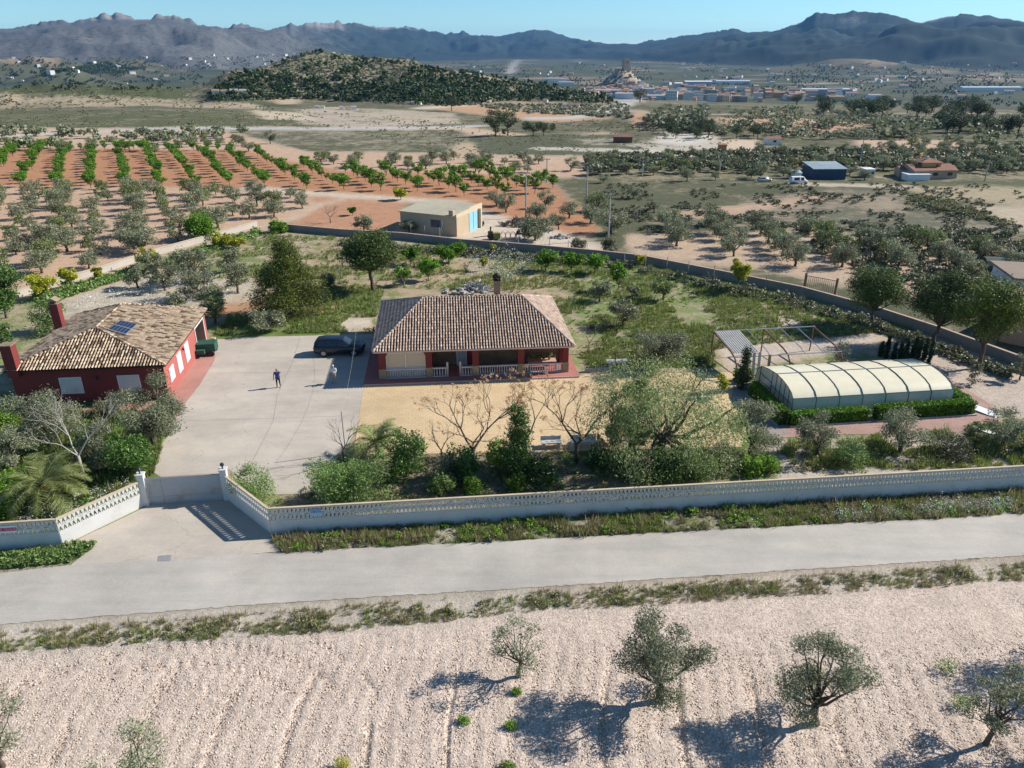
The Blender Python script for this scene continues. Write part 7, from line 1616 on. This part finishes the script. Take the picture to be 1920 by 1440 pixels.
# scrub field on the right
SB = [clump_proto(60, 1.5, .8, .35, s_) for s_ in (51, 52, 53)]
a, b_ = in_px([(1100,345),(1500,345),(1920,345),(1920,500),(1560,440),(1400,425),(1200,440),(1150,405)], 2600, 41); m = fbm(a/40, b_/10, 45, 3) > .5; stuff('heath_scrub', P(a[m], b_[m]), SB, .55, L_SCRUB, 'grey heath scrub on the open slope at right', 7)
a, b_ = in_px([(1370,412),(1920,440),(1920,560),(1700,540),(1560,500),(1500,440)], 420, 42); stuff('dark_heath', P(a, b_), SB, .95, L_SCRUB, 'dense dark heath between the olive rows and the slope at right', 7)
a, b_ = in_px([(1690,368),(1760,372),(1900,420),(1880,425),(1720,385)], 150, 43); stuff('hedge_scrub', P(a, b_), SB, .7, L_WEED, 'line of dark scrub crossing the slope at right', 7)
def tuft(n, h, sp, wd, seed, lean=.5):
    g = np.random.default_rng(seed); V = []
    for k in range(n):
        a = g.uniform(0, 6.28); r0_ = sp*g.random()**.6; b0_ = np.array((r0_*cos(a), r0_*sin(a), 0)); hh_ = h*g.uniform(.5, 1.1); t = b0_+np.array((cos(a)*lean*hh_*g.random(), sin(a)*lean*hh_*g.random(), hh_)); s_ = np.array((-sin(a), cos(a), 0))*wd; V += [b0_-s_, b0_+s_, t+s_*.2, t-s_*.2]
    return np.array(V), np.arange(4*n).reshape(-1, 4)
GT = [tuft(16, .38, .22, .022, s_) for s_ in (1, 2, 3)]; LT = [clump_proto(34, .8, .42, .15, s_) for s_ in (61, 62, 63)]; FT = [clump_proto(9, .8, .75, .06, s_) for s_ in (64, 65)]
VG = [(508,1008),(1000,962),(1920,900),(1990,905),(1990,960),(1500,985),(1000,1010),(530,1036)]
def veg_(name, poly, n, prs, sc_, mat, label, seed, thr=None, fx_=.8):
    q = near_px(poly, n, seed)
    if thr is not None: q = q[fbm(q[:, 0]*fx_, q[:, 1]*fx_, seed, 3) > thr]
    return stuff(name, q, prs, sc_, mat, label, seed)
veg_('verge_weeds', VG, 1900, LT, .42, L_WEED, 'olive-green weeds on the verge below the long white wall', 71, .5)
veg_('verge_grass', VG, 8000, GT, .5, L_GRASS, 'green grass on the verge below the long white wall', 72, .5)
veg_('verge_dry_grass', VG, 9000, GT, .6, L_DRY, 'dry brownish grass on the verge below the long white wall', 73, .46)
veg_('verge_leafy_weeds', [(508,1012),(1000,975),(1500,945),(1990,915),(1990,958),(1000,1008),(530,1034)], 1500, LT, .5, L_BRIGHT, 'bright leafy weeds near the road edge', 74, .53)
veg_('verge_flowers', [(1480,975),(1620,962),(1780,945),(1900,940),(1900,955),(1500,985)], 1100, FT, .6, L_WHITE, 'white daisies on the verge near the right edge', 75, .42)
veg_('roadside_weeds', [(-60,1212),(600,1155),(1000,1118),(1990,1058),(1990,1078),(1000,1142),(560,1188),(-60,1222)], 1500, LT, .32, L_WEED, 'patchy weeds along the edge of the stony field', 76, .48)
veg_('roadside_grass', [(-60,1205),(600,1150),(1000,1115),(1990,1056),(1990,1082),(1000,1145),(560,1190),(-60,1225)], 3000, GT, .36, L_GRASS, 'thin grass along the edge of the stony field', 77, .5)
veg_('roadside_dry_grass', [(-60,1190),(600,1140),(1000,1108),(1990,1050),(1990,1085),(1000,1148),(560,1192),(-60,1225)], 4200, GT, .4, L_DRY, 'dry grass along the edge of the stony field', 78, .47)
veg_('creeping_plants', [(-60,1045),(110,1028),(150,1018),(180,1018),(170,1032),(130,1055),(-60,1072)], 1500, LT, .42, L_OLEAN, 'dark green creeping plants at the foot of the left wall', 79)
veg_('garden_grass', [(-60,770),(335,770),(300,850),(285,890),(262,905),(110,985),(-60,990)], 8500, GT, .8, L_GRASS, 'green grass of the left garden', 80, .42)
veg_('garden_weeds', [(-60,780),(330,780),(285,880),(262,900),(110,975),(-60,985)], 1500, LT, .7, L_BRIGHT, 'leafy weeds in the left garden', 81, .5)
veg_('garden_flowers', [(20,985),(60,960),(150,935),(240,905),(255,912),(110,985)], 500, FT, .7, L_WHITE, 'pale flowers along the left garden wall', 82)
veg_('bed_undergrowth', [(560,940),(600,860),(1390,842),(1450,890),(1000,925),(560,958)], 1200, LT, .6, L_WEED, 'dark undergrowth in the bed in front of the patio', 83, .44)
veg_('bed_leaves', [(600,935),(640,870),(1390,846),(1450,890),(1000,925)], 800, LT, .6, L_OLEAN, 'leafy ground plants in the bed in front of the patio', 84, .48)
veg_('right_bed_grass', [(1420,880),(1480,830),(1920,790),(1990,850),(1990,880)], 3500, GT, .8, L_GRASS, 'thin grass between the young olives on the right', 85, .47)
veg_('right_bed_weeds', [(1420,885),(1480,835),(1920,800),(1990,850),(1990,880)], 600, LT, .6, L_WEED, 'weeds between the young olives on the right', 86, .48)
BK = [(400,630),(470,540),(300,500),(460,440),(640,446),(860,465),(1200,498),(1500,562),(1680,620),(1340,655),(1340,690),(1100,690),(1060,600),(1030,552),(720,540),(700,622)]
veg_('meadow_grass', BK, 24000, GT, .75, L_GRASS, 'green grass and weeds of the grounds behind the houses', 87, .44, .2)
veg_('meadow_weeds', BK, 3000, LT, .6, L_WEED, 'low grey weeds of the grounds behind the houses', 88, .5, .2)
veg_('meadow_leaves', BK, 2000, LT, .6, L_BRIGHT, 'bright leafy weeds of the grounds behind the houses', 89, .53, .2)
veg_('meadow_flowers', [(880,480),(960,474),(1010,500),(960,530),(880,520)], 900, FT, 1.2, L_WHITE, 'white flowering weeds behind the main house', 90, .40)
veg_('white_weeds', [(180,560),(300,520),(420,520),(440,560),(390,575),(120,590)], 1300, FT, 1.1, L_WHITE, 'whitish flowering weeds behind the left house', 91, .44)
veg_('yellow_flowers', [(1140,590),(1480,570),(1480,620),(1140,640)], 260, FT, 1.2, L_YELLOW, 'yellow flowering weeds right of the main house', 92, .50)
veg_('shrub_line', [(640,455),(860,470),(1190,497),(1190,505),(860,480),(640,462)], 500, LT, 1.3, L_SCRUB, 'weeds along the foot of the rear wall', 93)
veg_('wall_foot_weeds', [(1200,505),(1500,566),(1640,605),(1760,650),(1900,700),(1890,712),(1620,615),(1480,575),(1200,515)], 900, LT, 1.1, L_SCRUB, 'weeds along the foot of the right rear wall', 94)
veg_('left_wall_weeds', [(60,560),(300,492),(480,432),(500,440),(300,502),(80,575)], 900, LT, 1.1, L_OLEAN, 'weeds along the inner foot of the left wall', 95)
# loose stones of the field and the verge
sv = np.array([(1,0,0),(-.9,.15,0),(.1,.8,.1),(0,-.85,0),(.05,0,.55),(0,0,-.4)])*np.array((1,1,1)); sf = np.array([(0,2,4),(2,1,4),(1,3,4),(3,0,4),(2,0,5),(1,2,5),(3,1,5),(0,3,5)])
def stone_mat():
    t = NT('field_stone'); g = t.n('ShaderNodeNewGeometry'); c = t.ramp(g.outputs['Random Per Island'], [(0, (.36,.28,.22)), (.4, (.53,.42,.34)), (.85, (.62,.515,.42)), (1, (.74,.68,.60))]); t.l(c, t.b.inputs['Base Color']); t.b.inputs['Roughness'].default_value = .9; return t.m
def stones(name, poly, n, smin, smax, seed, label, z=True):
    q = near_px(poly, n, seed); g = np.random.default_rng(seed); sc_ = smin*(smax/smin)**(g.random(n)**2.2)
    V, F = merge(sv, sf, q+np.array((0, 0, -.012)), np.stack([sc_*g.uniform(.7, 1.3, n), sc_*g.uniform(.7, 1.3, n), sc_*g.uniform(.6, 1.1, n)], 1), g.uniform(0, 6.28, n)); tag(link(name, mesh_np(name, V, F, stone_mat() if 'field_stone' not in bpy.data.materials else bpy.data.materials['field_stone'])), label, None, None, 'stuff')
stones('field_stones', [(-80,1222),(700,1185),(1100,1150),(2000,1090),(2050,1520),(-120,1520)], 90000, .016, .072, 61, 'loose pale stones of the field in the foreground')
stones('verge_stones', [(-80,1178),(1000,1108),(2000,1046),(2000,1090),(1100,1150),(-80,1222)], 12000, .015, .05, 62, 'loose stones of the verge beyond the road')
stones('wall_verge_stones', VG, 4000, .02, .09, 63, 'pale stones on the verge below the white wall')
stones('bed_stones', [(1440,885),(1480,830),(1920,790),(1990,850),(1990,880)], 3500, .02, .08, 64, 'stones between the young olives on the right')

add_haze()
